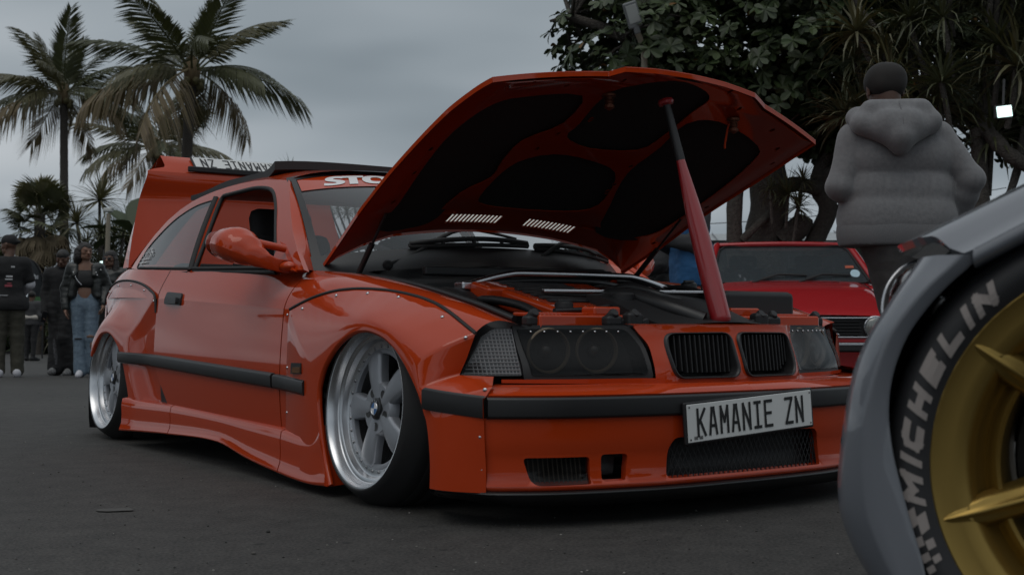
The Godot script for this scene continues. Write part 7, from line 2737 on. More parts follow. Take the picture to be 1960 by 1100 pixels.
# ------------------------------------------------------------------ people
# tapered capsules joined by a smooth minimum, meshed as surface nets.
# a bone is [from, to, radius, radius, squash]; squash stretches space so that a limb can be flat
func nets(mb: MB, bones: Array, cell: float, k: float, wrinkle := 0.0, wave := 9.0, seed_ := 1, below := -9.0) -> void:
	var lo := Vector3.ONE * 1e9
	var hi := -lo
	var margin := cell * 3.0 + k * 0.5
	for b in bones:
		var r: float = maxf(b[2], b[3]) + margin
		lo = lo.min(b[0] - Vector3.ONE * r).min(b[1] - Vector3.ONE * r)
		hi = hi.max(b[0] + Vector3.ONE * r).max(b[1] + Vector3.ONE * r)
	var nx := int((hi.x - lo.x) / cell) + 2
	var ny := int((hi.y - lo.y) / cell) + 2
	var nz := int((hi.z - lo.z) / cell) + 2
	var g := PackedFloat32Array()
	g.resize(nx * ny * nz)
	g.fill(1.0)
	for b in bones:
		var a: Vector3 = b[0]
		var e: Vector3 = b[1]
		var ra: float = b[2]
		var rb: float = b[3]
		var sq: Vector3 = b[4] if b.size() > 4 else Vector3.ONE
		var r := maxf(ra, rb) + margin
		var blo: Vector3 = a.min(e) - Vector3.ONE * r
		var bhi: Vector3 = a.max(e) + Vector3.ONE * r
		var as_ := a * sq
		var d := e * sq - as_
		var dd := maxf(d.length_squared(), 1e-9)
		var x0 := maxi(0, int((blo.x - lo.x) / cell))
		var x1 := mini(nx - 1, int((bhi.x - lo.x) / cell) + 1)
		var y0 := maxi(0, int((blo.y - lo.y) / cell))
		var y1 := mini(ny - 1, int((bhi.y - lo.y) / cell) + 1)
		var z0 := maxi(0, int((blo.z - lo.z) / cell))
		var z1 := mini(nz - 1, int((bhi.z - lo.z) / cell) + 1)
		for iz in range(z0, z1 + 1):
			for iy in range(y0, y1 + 1):
				var row := (iz * ny + iy) * nx
				for ix in range(x0, x1 + 1):
					var p := (lo + Vector3(ix, iy, iz) * cell) * sq - as_
					var t := clampf(p.dot(d) / dd, 0.0, 1.0)
					var f := (p - d * t).length() - lerpf(ra, rb, t)
					var o := g[row + ix]
					var h := k - absf(f - o)
					g[row + ix] = minf(f, o) - (h * h / (4.0 * k) if h > 0.0 else 0.0)
	if wrinkle > 0.0:
		var ns := FastNoiseLite.new()
		ns.seed = seed_
		ns.frequency = wave * 0.6
		ns.fractal_octaves = 2
		for iz in nz:
			for iy in ny:
				var row := (iz * ny + iy) * nx
				for ix in nx:
					var f := g[row + ix]
					if absf(f) < cell * 2.0:
						var p := lo + Vector3(ix, iy, iz) * cell
						g[row + ix] = f + 0.45 * wrinkle * ns.get_noise_3d(p.x, p.y * 2.2, p.z)
	if below > -8.0:
		# cut away what lies under that height
		for iz in nz:
			for iy in ny:
				var c := below - (lo.y + iy * cell)
				if c > -cell * 3.0:
					var row := (iz * ny + iy) * nx
					for ix in nx:
						g[row + ix] = maxf(g[row + ix], c)
	var at := {}
	var sxy := nx * ny
	var off := [0, 1, nx, nx + 1, sxy, sxy + 1, sxy + nx, sxy + nx + 1]
	var edges := [[0, 1], [2, 3], [4, 5], [6, 7], [0, 2], [1, 3], [4, 6], [5, 7], [0, 4], [1, 5], [2, 6], [3, 7]]
	var cv := [Vector3(0, 0, 0), Vector3(1, 0, 0), Vector3(0, 1, 0), Vector3(1, 1, 0), Vector3(0, 0, 1), Vector3(1, 0, 1), Vector3(0, 1, 1), Vector3(1, 1, 1)]
	var pos := PackedVector3Array()
	var nor := PackedVector3Array()
	for iz in nz - 1:
		for iy in ny - 1:
			for ix in nx - 1:
				var i := (iz * ny + iy) * nx + ix
				var s0 := g[i] < 0.0
				if s0 == (g[i + 1] < 0.0) and s0 == (g[i + nx] < 0.0) and s0 == (g[i + nx + 1] < 0.0) and s0 == (g[i + sxy] < 0.0) and s0 == (g[i + sxy + 1] < 0.0) and s0 == (g[i + sxy + nx] < 0.0) and s0 == (g[i + sxy + nx + 1] < 0.0):
					continue
				var sum := Vector3.ZERO
				var n := 0
				for e in edges:
					var fa := g[i + off[e[0]]]
					var fb := g[i + off[e[1]]]
					if (fa < 0.0) != (fb < 0.0):
						sum += (cv[e[0]] as Vector3).lerp(cv[e[1]], fa / (fa - fb))
						n += 1
				at[i] = pos.size()
				pos.append(lo + (Vector3(ix, iy, iz) + sum / n) * cell)
				var gx := g[i + 1] + g[i + nx + 1] + g[i + sxy + 1] + g[i + sxy + nx + 1] - g[i] - g[i + nx] - g[i + sxy] - g[i + sxy + nx]
				var gy := g[i + nx] + g[i + nx + 1] + g[i + sxy + nx] + g[i + sxy + nx + 1] - g[i] - g[i + 1] - g[i + sxy] - g[i + sxy + 1]
				var gz := g[i + sxy] + g[i + sxy + 1] + g[i + sxy + nx] + g[i + sxy + nx + 1] - g[i] - g[i + 1] - g[i + nx] - g[i + nx + 1]
				nor.append(Vector3(gx, gy, gz).normalized())
	for i in at:
		var s0 := g[i] < 0.0
		for ax in 3:
			var st: int = [1, nx, sxy][ax]
			if (g[i + st] < 0.0) == s0:
				continue
			var u: int = [nx, sxy, 1][ax]
			var v: int = [sxy, 1, nx][ax]
			if at.has(i - u) and at.has(i - v) and at.has(i - u - v):
				var a: int = at[i]
				var b: int = at[i - u]
				var c: int = at[i - u - v]
				var d: int = at[i - v]
				mb.tri(pos[a], pos[b], pos[c], nor[a], nor[b], nor[c])
				mb.tri(pos[a], pos[c], pos[d], nor[a], nor[c], nor[d])


# joints of a standing figure 1.75 m tall facing +z (x to its left), changed by pose
func joints(pose: Dictionary) -> Dictionary:
	var j := {"pelvis": Vector3(0, 0.95, 0), "waist": Vector3(0, 1.10, 0.0), "chest": Vector3(0, 1.32, 0.0), "neck": Vector3(0, 1.48, -0.01), "head": Vector3(0, 1.635, 0.02), "look": 0.0, "nod": 0.0}
	for s in [["l", 1.0], ["r", -1.0]]:
		j[s[0] + "shoulder"] = Vector3(0.175 * s[1], 1.425, -0.01)
		j[s[0] + "elbow"] = Vector3(0.235 * s[1], 1.14, -0.03)
		j[s[0] + "wrist"] = Vector3(0.235 * s[1], 0.89, 0.03)
		j[s[0] + "hip"] = Vector3(0.09 * s[1], 0.92, 0)
		j[s[0] + "knee"] = Vector3(0.105 * s[1], 0.50, 0.015)
		j[s[0] + "ankle"] = Vector3(0.11 * s[1], 0.085, -0.02)
		j[s[0] + "toe"] = Vector3(0.135 * s[1], 0.03, 0.16)
	for k in pose:
		j[k] = pose[k]
	return j


func torso_bones(j: Dictionary, grow: float, women := 0.0) -> Array:
	var flat := Vector3(1, 1, 1.35)
	var b := [[j.pelvis + Vector3(-0.055, 0, 0), j.pelvis + Vector3(0.055, 0, 0), 0.115 + grow, 0.115 + grow, flat], [j.waist + Vector3(-0.045, 0, 0), j.waist + Vector3(0.045, 0, 0), 0.105 - 0.012 * women + grow, 0.105 - 0.012 * women + grow, flat],
		[j.chest + Vector3(-0.075, 0, 0), j.chest + Vector3(0.075, 0, 0), 0.115 - 0.012 * women + grow, 0.115 - 0.012 * women + grow, flat], [j.waist, j.chest, 0.12 + grow, 0.125 + grow, flat], [j.pelvis, j.waist, 0.125 + grow, 0.115 + grow, flat],
		[j.lshoulder * Vector3(0.8, 1, 1) + Vector3(0, -0.01, 0), j.rshoulder * Vector3(0.8, 1, 1) + Vector3(0, -0.01, 0), 0.062 + grow * 0.7, 0.062 + grow * 0.7], [j.neck + Vector3(0, -0.04, 0), j.lshoulder, 0.05 + grow * 0.5, 0.055 + grow * 0.5], [j.neck + Vector3(0, -0.04, 0), j.rshoulder, 0.05 + grow * 0.5, 0.055 + grow * 0.5]]
	return b


func arm_bones(j: Dictionary, grow: float, cuff := 1.0) -> Array:
	var b := []
	for s in ["l", "r"]:
		b.append([j[s + "shoulder"], j[s + "elbow"], 0.056 + grow, 0.042 + grow])
		b.append([j[s + "elbow"], j[s + "elbow"].lerp(j[s + "wrist"], cuff), 0.043 + grow, 0.030 + grow * lerpf(1.0, 0.8, cuff)])
	return b


func leg_bones(j: Dictionary, grow: float, flare := 0.0, to := 1.0) -> Array:
	var b := []
	for s in ["l", "r"]:
		b.append([j[s + "hip"], j[s + "knee"], 0.088 + grow, 0.058 + grow])
		b.append([j[s + "knee"], j[s + "knee"].lerp(j[s + "ankle"], to), 0.057 + grow, 0.042 + grow + flare])
	return b


func person(label: String, at: Vector3, turn: float, scale_: float, pose: Dictionary, look: Dictionary) -> Node3D:
	var o := thing("person", label, "person", at, turn)
	var fig := Basis().scaled(Vector3.ONE * scale_)
	var j := joints(pose)
	var skin := mat(look.skin, 0.55)
	skin.subsurf_scatter_enabled = true
	skin.subsurf_scatter_strength = 0.08
	var cell: float = look.get("cell", 0.018)
	var fine: float = look.get("fine", 0.007)
	# body
	var mb := MB.new()
	mb.xf = Transform3D(fig, Vector3.ZERO)
	var bones := torso_bones(j, -0.015)
	bones.append_array(arm_bones(j, -0.006))
	bones.append_array(leg_bones(j, -0.008))
	bones.append([j.neck + Vector3(0, -0.05, 0), j.head + Vector3(0, -0.04, -0.015), 0.058, 0.052])
	for s in ["l", "r"]:
		bones.append([j[s + "ankle"], j[s + "toe"], 0.04, 0.03])
	nets(mb, bones, cell, 0.05)
	# head, turned about the neck
	var hb := Basis(Vector3.UP, j.look) * Basis(Vector3.RIGHT, j.nod)
	var hd := []
	var H := func(x: float, y: float, z: float): return j.head + hb * Vector3(x, y, z)
	hd.append([H.call(0, 0.035, -0.022), H.call(0, 0.03, 0.012), 0.082, 0.078, Vector3(1.1, 1, 1)])
	hd.append([H.call(0, -0.03, 0.02), H.call(0, -0.075, 0.055), 0.062, 0.030])
	hd.append([H.call(0.028, -0.06, 0.02), H.call(-0.028, -0.06, 0.02), 0.042, 0.042])
	hd.append([H.call(0, 0.012, 0.082), H.call(0, -0.022, 0.102), 0.010, 0.015])
	hd.append([H.call(0.012, -0.025, 0.088), H.call(-0.012, -0.025, 0.088), 0.010, 0.010])
	hd.append([H.call(0.03, 0.026, 0.068), H.call(-0.03, 0.026, 0.068), 0.018, 0.018])
	hd.append([H.call(0.018, -0.052, 0.078), H.call(-0.018, -0.052, 0.078), 0.010, 0.010])
	hd.append([H.call(0, -0.04, -0.02), j.neck + Vector3(0, -0.02, 0), 0.058, 0.056])
	for s in [-1.0, 1.0]:
		hd.append([H.call(0.079 * s, 0.02, -0.012), H.call(0.078 * s, -0.025, -0.006), 0.017, 0.011, Vector3(1.6, 1, 1)])
		hd.append([H.call(0.042 * s, -0.012, 0.052), H.call(0.05 * s, -0.005, 0.035), 0.022, 0.022])
	nets(mb, hd, fine, 0.018)
	# hands: palm, four fingers of different length, thumb
	for s in [["l", 1.0], ["r", -1.0]]:
		if look.get("no_hands", "").contains(s[0]):
			continue
		var wr: Vector3 = j[s[0] + "wrist"]
		var fw: Vector3 = (wr - j[s[0] + "elbow"]).normalized()
		var dirn: Vector3 = look.get(s[0] + "hand", fw).normalized()
		var inward: Vector3 = look.get(s[0] + "palm", Vector3(-s[1], 0, 0.0))
		inward = (inward - dirn * inward.dot(dirn)).normalized()
		var side: Vector3 = dirn.cross(inward) * s[1]
		if look.has(s[0] + "palm"):
			side = dirn.cross(inward) * s[1]
		var hand := [[wr - fw * 0.02, wr + dirn * 0.03, 0.026, 0.028], [wr + dirn * 0.03, wr + dirn * 0.075 + side * 0.022, 0.022, 0.016], [wr + dirn * 0.03, wr + dirn * 0.078 - side * 0.02, 0.022, 0.015]]
		var curl: float = look.get("curl", 0.5)
		for f in 4:
			var base: Vector3 = wr + dirn * 0.082 + side * (0.030 - f * 0.019)
			var l: float = [0.070, 0.080, 0.074, 0.058][f]
			var d1 := (dirn + inward * curl * 0.6).normalized()
			var d2 := (dirn + inward * curl * 1.9).normalized()
			var mid := base + d1 * l * 0.5
			hand.append([base - dirn * 0.02, mid, 0.0098, 0.009])
			hand.append([mid, mid + d2 * l * 0.5, 0.009, 0.0075])
		var tb: Vector3 = wr + dirn * 0.025 + side * 0.026
		var tm := tb + (dirn * 0.7 + side * 0.6 + inward * 0.4).normalized() * 0.042
		hand.append([tb, tm, 0.013, 0.0105])
		hand.append([tm, tm + (dirn + inward * 0.5 + side * 0.1).normalized() * 0.032, 0.0105, 0.008])
		nets(mb, hand, 0.0055 if look.has("fine_hands") else 0.0075, 0.007)
	var body := put("body", mb, skin, o)
	# eyes, brows, mouth
	mb = MB.new()
	mb.xf = Transform3D(fig, Vector3.ZERO)
	for s in [-1.0, 1.0]:
		mb.ball(H.call(0.031 * s, 0.010, 0.080), Vector3(0.011, 0.0055, 0.006), hb, 10, 6)
		mb.tube(PackedVector3Array([H.call(0.016 * s, 0.030, 0.088), H.call(0.033 * s, 0.035, 0.085), H.call(0.048 * s, 0.029, 0.076)]), 0.0026, 5)
	put("eyes", mb, mat(Color(0.012, 0.009, 0.008), 0.3), body)
	mb = MB.new()
	mb.xf = Transform3D(fig, Vector3.ZERO)
	mb.tube(PackedVector3Array([H.call(0.024, -0.052, 0.084), H.call(0.009, -0.048, 0.092), H.call(-0.009, -0.048, 0.092), H.call(-0.024, -0.052, 0.084)]), 0.005, 5)
	mb.tube(PackedVector3Array([H.call(0.02, -0.056, 0.084), H.call(0.0, -0.059, 0.090), H.call(-0.02, -0.056, 0.084)]), 0.0055, 5)
	put("lips", mb, mat(look.skin * Color(0.95, 0.6, 0.55), 0.5), body)
	# clothes: each entry is [name, bones, material, cell, blend, wrinkle, cut]
	for c in look.clothes:
		mb = MB.new()
		mb.xf = Transform3D(fig, Vector3.ZERO)
		nets(mb, c[1].call(j, H), c[3], c[4], c[5], c[7] if c.size() > 7 else 9.0, 5, c[6] if c.size() > 6 else -9.0)
		put(c[0], mb, c[2], o)
	return o


func shoe_bones(j: Dictionary, big := 0.0) -> Array:
	var b := []
	for s in ["l", "r"]:
		var a: Vector3 = j[s + "ankle"]
		var t: Vector3 = j[s + "toe"]
		var heel := Vector3(a.x, t.y + 0.012, a.z) - Vector3(t.x - a.x, 0, t.z - a.z) * 0.28
		b.append([heel, t, 0.042 + big, 0.036 + big, Vector3(1, 1.0, 1)])
		b.append([heel + Vector3(0, 0.02, 0), a + Vector3(0, 0.0, 0), 0.042 + big, 0.042 + big])
		b.append([a, t.lerp(a, 0.35), 0.044 + big, 0.038 + big])
	return b


func people() -> void:
	var dark_skin := Color(0.105, 0.052, 0.033)
	var denim_blue := rough_mat(Color(0.085, 0.125, 0.17), Color(0.17, 0.225, 0.28), 3.0, 0.85, 0.2, 41)
	var jet := rough_mat(Color(0.008, 0.008, 0.009), Color(0.016, 0.016, 0.017), 5.0, 0.85, 0.2, 42)
	var leather := mat(Color(0.014, 0.016, 0.015), 0.38)
	var white_cloth := rough_mat(Color(0.45, 0.45, 0.48), Color(0.6, 0.6, 0.64), 5.0, 0.85, 0.2, 43)
	var hair := mat(Color(0.010, 0.008, 0.007), 0.6)
	var hair_long := rough_mat(Color(0.006, 0.005, 0.005), Color(0.022, 0.017, 0.014), 30.0, 0.6, 1.0, 44)
	# --- the hooded man, seen from behind; x of the pose is to his left, he faces away
	var fleece := rough_mat(Color(0.135, 0.135, 0.14), Color(0.19, 0.19, 0.195), 5.0, 0.95, 0.5, 45)
	fleece.rim_enabled = true
	fleece.rim = 0.3
	var rib := rough_mat(Color(0.13, 0.13, 0.135), Color(0.17, 0.17, 0.175), 16.0, 0.95, 0.8, 46)
	var faded := rough_mat(Color(0.055, 0.053, 0.052), Color(0.095, 0.09, 0.088), 3.0, 0.9, 0.3, 47)
	var man := person("person in a grey hooded top seen from behind beside the grey car", Vector3(1.735, 0, -5.5), PI, 1.0,
		{"head": Vector3(0.055, 1.615, 0.02), "neck": Vector3(0.04, 1.47, -0.01), "lshoulder": Vector3(0.205, 1.39, -0.01), "rshoulder": Vector3(-0.175, 1.40, 0.0), "chest": Vector3(0.01, 1.30, 0.0), "waist": Vector3(0.01, 1.10, 0), "pelvis": Vector3(-0.015, 0.95, 0), "lhip": Vector3(0.055, 0.92, 0), "rhip": Vector3(-0.11, 0.92, 0),
			"lelbow": Vector3(0.275, 1.17, -0.035), "lwrist": Vector3(0.16, 1.14, 0.20), "relbow": Vector3(-0.300, 1.20, -0.05), "rwrist": Vector3(-0.255, 1.03, 0.07), "rknee": Vector3(-0.20, 0.5, 0.02), "lknee": Vector3(-0.035, 0.5, 0.06), "lankle": Vector3(-0.05, 0.085, 0.02), "ltoe": Vector3(-0.05, 0.03, 0.20), "rankle": Vector3(-0.2, 0.085, -0.02), "rtoe": Vector3(-0.22, 0.03, 0.16), "nod": 0.22, "look": 0.06},
		{"skin": Color(0.085, 0.042, 0.028), "cell": 0.015, "fine": 0.005, "fine_hands": true, "curl": 0.8, "clothes": [
			["trousers", func(j, _h): var b := leg_bones(j, 0.022); b.append([j.pelvis + Vector3(-0.06, -0.02, 0), j.pelvis + Vector3(0.06, -0.02, 0), 0.12, 0.12, Vector3(1, 1, 1.2)]); return b, faded, 0.014, 0.05, 0.012],
			["shoes", func(j, _h): return shoe_bones(j), jet, 0.012, 0.02, 0.0],
			["hooded_top", func(j, _h):
				var b := [[Vector3(-0.10, 1.03, 0.0), Vector3(0.13, 1.03, 0.0), 0.152, 0.152, Vector3(1, 1, 1.05)], [Vector3(-0.105, 1.15, 0.0), Vector3(0.125, 1.15, 0.0), 0.14, 0.14, Vector3(1, 1, 1.15)], [Vector3(-0.11, 1.30, 0.0), Vector3(0.125, 1.30, 0.0), 0.135, 0.135, Vector3(1, 1, 1.15)], [j.lshoulder * Vector3(0.7, 1, 1) + Vector3(0, -0.025, 0), j.rshoulder * Vector3(0.7, 1, 1) + Vector3(0, -0.025, 0), 0.080, 0.080], [j.neck + Vector3(0, -0.06, 0), j.lshoulder, 0.070, 0.066], [j.neck + Vector3(0, -0.06, 0), j.rshoulder, 0.070, 0.066]]
				b.append([j.lshoulder, j.lelbow, 0.070, 0.060])
				b.append([j.lelbow, j.lwrist, 0.064, 0.046])
				b.append([j.rshoulder, j.relbow, 0.070, 0.058])
				b.append([j.relbow, j.rwrist.lerp(j.relbow, 0.12), 0.066, 0.050])
				for q in [[0.35, 0.064], [0.6, 0.061], [0.82, 0.058]]:
					b.append([j.relbow.lerp(j.rwrist, q[0]) + Vector3(-0.006, 0, 0), j.relbow.lerp(j.rwrist, q[0]) + Vector3(0.006, 0, 0), q[1], q[1]])
				return b, fleece, 0.011, 0.016, 0.010, 0.955, 5.0],
			["hem_rib", func(j, _h): return [[Vector3(-0.10, 0.96, 0.0), Vector3(0.13, 0.96, 0.0), 0.148, 0.148, Vector3(1, 1, 1.05)], [Vector3(-0.10, 0.985, 0.0), Vector3(0.13, 0.985, 0.0), 0.144, 0.144, Vector3(1, 1, 1.05)]], rib, 0.011, 0.02, 0.0, 0.905],
			["cuff", func(j, _h): return [[j.rwrist.lerp(j.relbow, 0.16), j.rwrist, 0.046, 0.040], [j.lwrist.lerp(j.lelbow, 0.1), j.lwrist, 0.045, 0.040]], rib, 0.009, 0.01, 0.004],
			["hood", func(j, _h):
				# the hood lies down the back as a soft pointed pouch round the neck
				return [[Vector3(0.205, 1.475, -0.03), Vector3(0.185, 1.44, -0.10), 0.040, 0.04], [Vector3(-0.125, 1.485, -0.03), Vector3(-0.105, 1.45, -0.10), 0.040, 0.04], [Vector3(0.185, 1.44, -0.10), Vector3(0.045, 1.375, -0.15), 0.052, 0.056], [Vector3(-0.105, 1.45, -0.10), Vector3(0.04, 1.375, -0.15), 0.052, 0.056], [Vector3(0.045, 1.385, -0.15), Vector3(0.04, 1.325, -0.145), 0.05, 0.03],
					[Vector3(0.15, 1.50, -0.085), Vector3(-0.07, 1.505, -0.085), 0.05, 0.05], [Vector3(0.09, 1.44, -0.13), Vector3(0.0, 1.44, -0.13), 0.065, 0.065], [Vector3(0.19, 1.495, -0.02), Vector3(0.14, 1.49, 0.07), 0.034, 0.034], [Vector3(-0.11, 1.50, -0.02), Vector3(-0.06, 1.49, 0.07), 0.034, 0.034]],
				fleece, 0.010, 0.03, 0.006, -9.0, 6.0],
			["hair", func(j, h): return [[h.call(0.012, 0.034, -0.028), h.call(-0.012, 0.034, -0.028), 0.080, 0.080], [h.call(0.012, 0.036, 0.01), h.call(-0.012, 0.036, 0.01), 0.075, 0.075], [h.call(0.03, -0.005, -0.05), h.call(-0.03, -0.005, -0.05), 0.042, 0.042]], mat(Color(0.012, 0.010, 0.009), 0.8), 0.007, 0.02, 0.003]]})
	var mb := MB.new()
	mb.tube(path([Vector3(0.04, 1.535, -0.135), Vector3(0.042, 1.45, -0.196), Vector3(0.044, 1.37, -0.205), Vector3(0.042, 1.31, -0.175)], 4), 0.0022, 4)
	put("hood_seam", mb, rib, man)
	# --- capped man on the far left, back half turned to us
	var olive := rough_mat(Color(0.038, 0.036, 0.026), Color(0.062, 0.058, 0.044), 3.0, 0.9, 0.3, 48)
	man = person("person in a dark cap, black T-shirt over white sleeves and olive trousers at the left", Vector3(-5.97, ground_y(14.6), -14.6), deg_to_rad(205.0), 0.95,
		{"head": Vector3(0.0, 1.63, 0.03), "lshoulder": Vector3(0.175, 1.415, 0.0), "rshoulder": Vector3(-0.175, 1.415, 0.0), "relbow": Vector3(-0.25, 1.16, 0.05), "rwrist": Vector3(-0.16, 1.02, 0.25), "lelbow": Vector3(0.25, 1.16, 0.05), "lwrist": Vector3(0.16, 1.0, 0.25), "look": 0.95},
		{"skin": dark_skin, "clothes": [
			["trousers", func(j, _h): var b := leg_bones(j, 0.026, 0.012); b.append([j.pelvis + Vector3(-0.06, 0, 0), j.pelvis + Vector3(0.06, 0, 0), 0.135, 0.135, Vector3(1, 1, 1.2)]); return b, olive, 0.017, 0.04, 0.016],
			["sleeves", func(j, _h): return arm_bones(j, 0.020, 0.95), white_cloth, 0.016, 0.02, 0.010],
			["printed_shirt", func(j, _h): var b := torso_bones(j, 0.028); b.append([Vector3(-0.085, 0.90, 0), Vector3(0.085, 0.90, 0), 0.158, 0.158, Vector3(1, 1, 1.1)]); b.append([j.lshoulder, j.lshoulder.lerp(j.lelbow, 0.75), 0.082, 0.078]); b.append([j.rshoulder, j.rshoulder.lerp(j.relbow, 0.75), 0.082, 0.078]); return b, jet, 0.016, 0.05, 0.012, 0.83],
			["shoes", func(j, _h): return shoe_bones(j, 0.006), white_cloth, 0.013, 0.02, 0.0],
			["cap", func(j, h): return [[h.call(0, 0.065, -0.03), h.call(0, 0.068, 0.02), 0.086, 0.080, Vector3(1.04, 1, 1)], [h.call(0.0, 0.06, -0.11), h.call(0.0, 0.055, -0.14), 0.03, 0.02]], jet, 0.011, 0.02, 0.0, 1.645]]})
	shirt_print(man, 0.95)
	# --- woman in the leather jacket
	var top := mat(Color(0.01, 0.01, 0.011), 0.7)
	var lady := person("person in an open black leather jacket and light blue ripped jeans walking towards us", Vector3(-5.06, ground_y(14.6), -14.6), deg_to_rad(12.0), 0.905,
		{"lshoulder": Vector3(0.165, 1.42, -0.01), "rshoulder": Vector3(-0.165, 1.42, -0.01), "lknee": Vector3(0.085, 0.5, 0.06), "lankle": Vector3(0.12, 0.085, 0.0), "ltoe": Vector3(0.14, 0.03, 0.16), "rknee": Vector3(-0.07, 0.5, 0.03), "rankle": Vector3(-0.045, 0.085, 0.05), "rtoe": Vector3(-0.055, 0.03, 0.22),
			"relbow": Vector3(-0.25, 1.15, -0.04), "rwrist": Vector3(-0.235, 0.90, 0.06), "lelbow": Vector3(0.27, 1.17, -0.06), "lwrist": Vector3(0.24, 0.95, 0.08), "look": 0.55},
		{"skin": Color(0.20, 0.105, 0.07), "fine": 0.006, "clothes": [
			["jeans", func(j, _h): var b := leg_bones(j, 0.012, 0.034); b.append([j.pelvis + Vector3(-0.06, 0.0, 0), j.pelvis + Vector3(0.06, 0.0, 0), 0.128, 0.128, Vector3(1, 1, 1.25)]); b.append([j.waist + Vector3(-0.05, -0.03, 0), j.waist + Vector3(0.05, -0.03, 0), 0.098, 0.098, Vector3(1, 1, 1.25)]); return b, denim_blue, 0.014, 0.03, 0.010],
			["top", func(j, _h): return [[j.chest + Vector3(-0.05, -0.07, 0.04), j.chest + Vector3(0.05, -0.07, 0.04), 0.095, 0.095, Vector3(1, 1, 1.2)], [j.chest + Vector3(-0.045, 0.0, 0.04), j.chest + Vector3(0.045, 0.0, 0.04), 0.085, 0.085, Vector3(1, 1, 1.2)]], top, 0.014, 0.04, 0.004],
			["leather_jacket", func(j, _h):
				var b := []
				for s in [-1.0, 1.0]:
					b.append([Vector3(0.13 * s, 1.40, -0.01), Vector3(0.14 * s, 1.10, 0.015), 0.070, 0.078, Vector3(1, 1, 0.9)])
					b.append([Vector3(0.115 * s, 1.36, 0.065), Vector3(0.165 * s, 1.06, 0.095), 0.036, 0.036])
					b.append([Vector3(0.105 * s, 1.45, 0.045), Vector3(0.125 * s, 1.33, 0.105), 0.028, 0.030])
				b.append([Vector3(-0.08, 1.36, -0.06), Vector3(0.08, 1.36, -0.06), 0.085, 0.085])
				b.append([Vector3(-0.08, 1.12, -0.05), Vector3(0.08, 1.12, -0.05), 0.09, 0.09])
				b.append([Vector3(-0.07, 1.475, -0.05), Vector3(0.07, 1.475, -0.05), 0.035, 0.035])
				b.append_array(arm_bones(j, 0.027, 0.96))
				return b, leather, 0.014, 0.035, 0.018],
			["shoes", func(j, _h): return shoe_bones(j), white_cloth, 0.012, 0.02, 0.0],
			["hair", func(j, h): return [[h.call(0, 0.058, -0.035), h.call(0, 0.052, 0.018), 0.082, 0.070, Vector3(1.03, 1, 1)], [h.call(-0.055, 0.0, -0.06), h.call(-0.06, -0.11, -0.08), 0.07, 0.065], [h.call(0.03, 0.0, -0.07), h.call(0.02, -0.10, -0.09), 0.065, 0.055], [h.call(-0.07, 0.03, -0.02), h.call(-0.08, -0.07, -0.03), 0.04, 0.05]], hair_long, 0.011, 0.03, 0.016, -9.0, 22.0]]})
	jacket_details(lady, 0.905)
	# --- person behind her in a dark hood with a phone
	var print_m := rough_mat(Color(0.008, 0.008, 0.009), Color(0.16, 0.16, 0.17), 2.2, 0.9, 0.0, 50, 0.05)
	var fig := person("person in a black hooded top and black patterned trousers walking with a phone in hand", Vector3(-5.62, ground_y(15.4), -15.4), deg_to_rad(-8.0), 0.90,
		{"lshoulder": Vector3(0.175, 1.40, 0.02), "rshoulder": Vector3(-0.175, 1.40, 0.02), "head": Vector3(0.03, 1.60, 0.07), "relbow": Vector3(-0.25, 1.13, -0.02), "rwrist": Vector3(-0.21, 0.87, 0.10), "lknee": Vector3(0.09, 0.5, 0.10), "lankle": Vector3(0.13, 0.09, 0.02), "ltoe": Vector3(0.15, 0.03, 0.18), "rknee": Vector3(-0.07, 0.5, 0.05), "rankle": Vector3(-0.02, 0.10, 0.14), "rtoe": Vector3(-0.01, 0.05, 0.30), "look": 0.2, "nod": 0.25},
		{"skin": dark_skin, "clothes": [
			["trousers", func(j, _h): var b := leg_bones(j, 0.034, 0.03); b.append([j.pelvis + Vector3(-0.06, 0, 0), j.pelvis + Vector3(0.06, 0, 0), 0.14, 0.14, Vector3(1, 1, 1.2)]); return b, jet, 0.017, 0.04, 0.02],
			["hooded_top", func(j, _h): var b := torso_bones(j, 0.035); b.append_array(arm_bones(j, 0.034, 0.95)); b.append([j.neck + Vector3(0, 0.0, -0.05), j.neck + Vector3(0, 0.03, 0.0), 0.09, 0.08]); return b, jet, 0.017, 0.05, 0.016, 0.85],
			["trouser_print", func(j, _h): return [[j.rknee + Vector3(0.02, 0.02, 0.062), j.rankle + Vector3(0.03, 0.06, 0.045), 0.035, 0.04]], print_m, 0.014, 0.02, 0.012],
			["shoes", func(j, _h): return shoe_bones(j, 0.006), rough_mat(Color(0.05, 0.05, 0.05), Color(0.4, 0.4, 0.4), 5.0, 0.8, 0.0, 51), 0.013, 0.02, 0.0],
			["hair", func(j, h): return [[h.call(0, 0.055, -0.03), h.call(0, 0.055, 0.02), 0.084, 0.074], [h.call(0.0, 0.0, -0.05), h.call(0, -0.05, -0.05), 0.07, 0.05]], hair, 0.011, 0.02, 0.006]]})
	var ph := thing("phone", "black phone held in the hand of the person in patterned trousers", "phone", Vector3(-5.80, 0.66, -15.27))
	mb = MB.new()
	mb.rbox(Vector3.ZERO, Vector3(0.07, 0.14, 0.012), 0.004, Basis(Vector3.FORWARD, 0.3))
	put("case", mb, mat(Color(0.01, 0.01, 0.012), 0.2), ph)
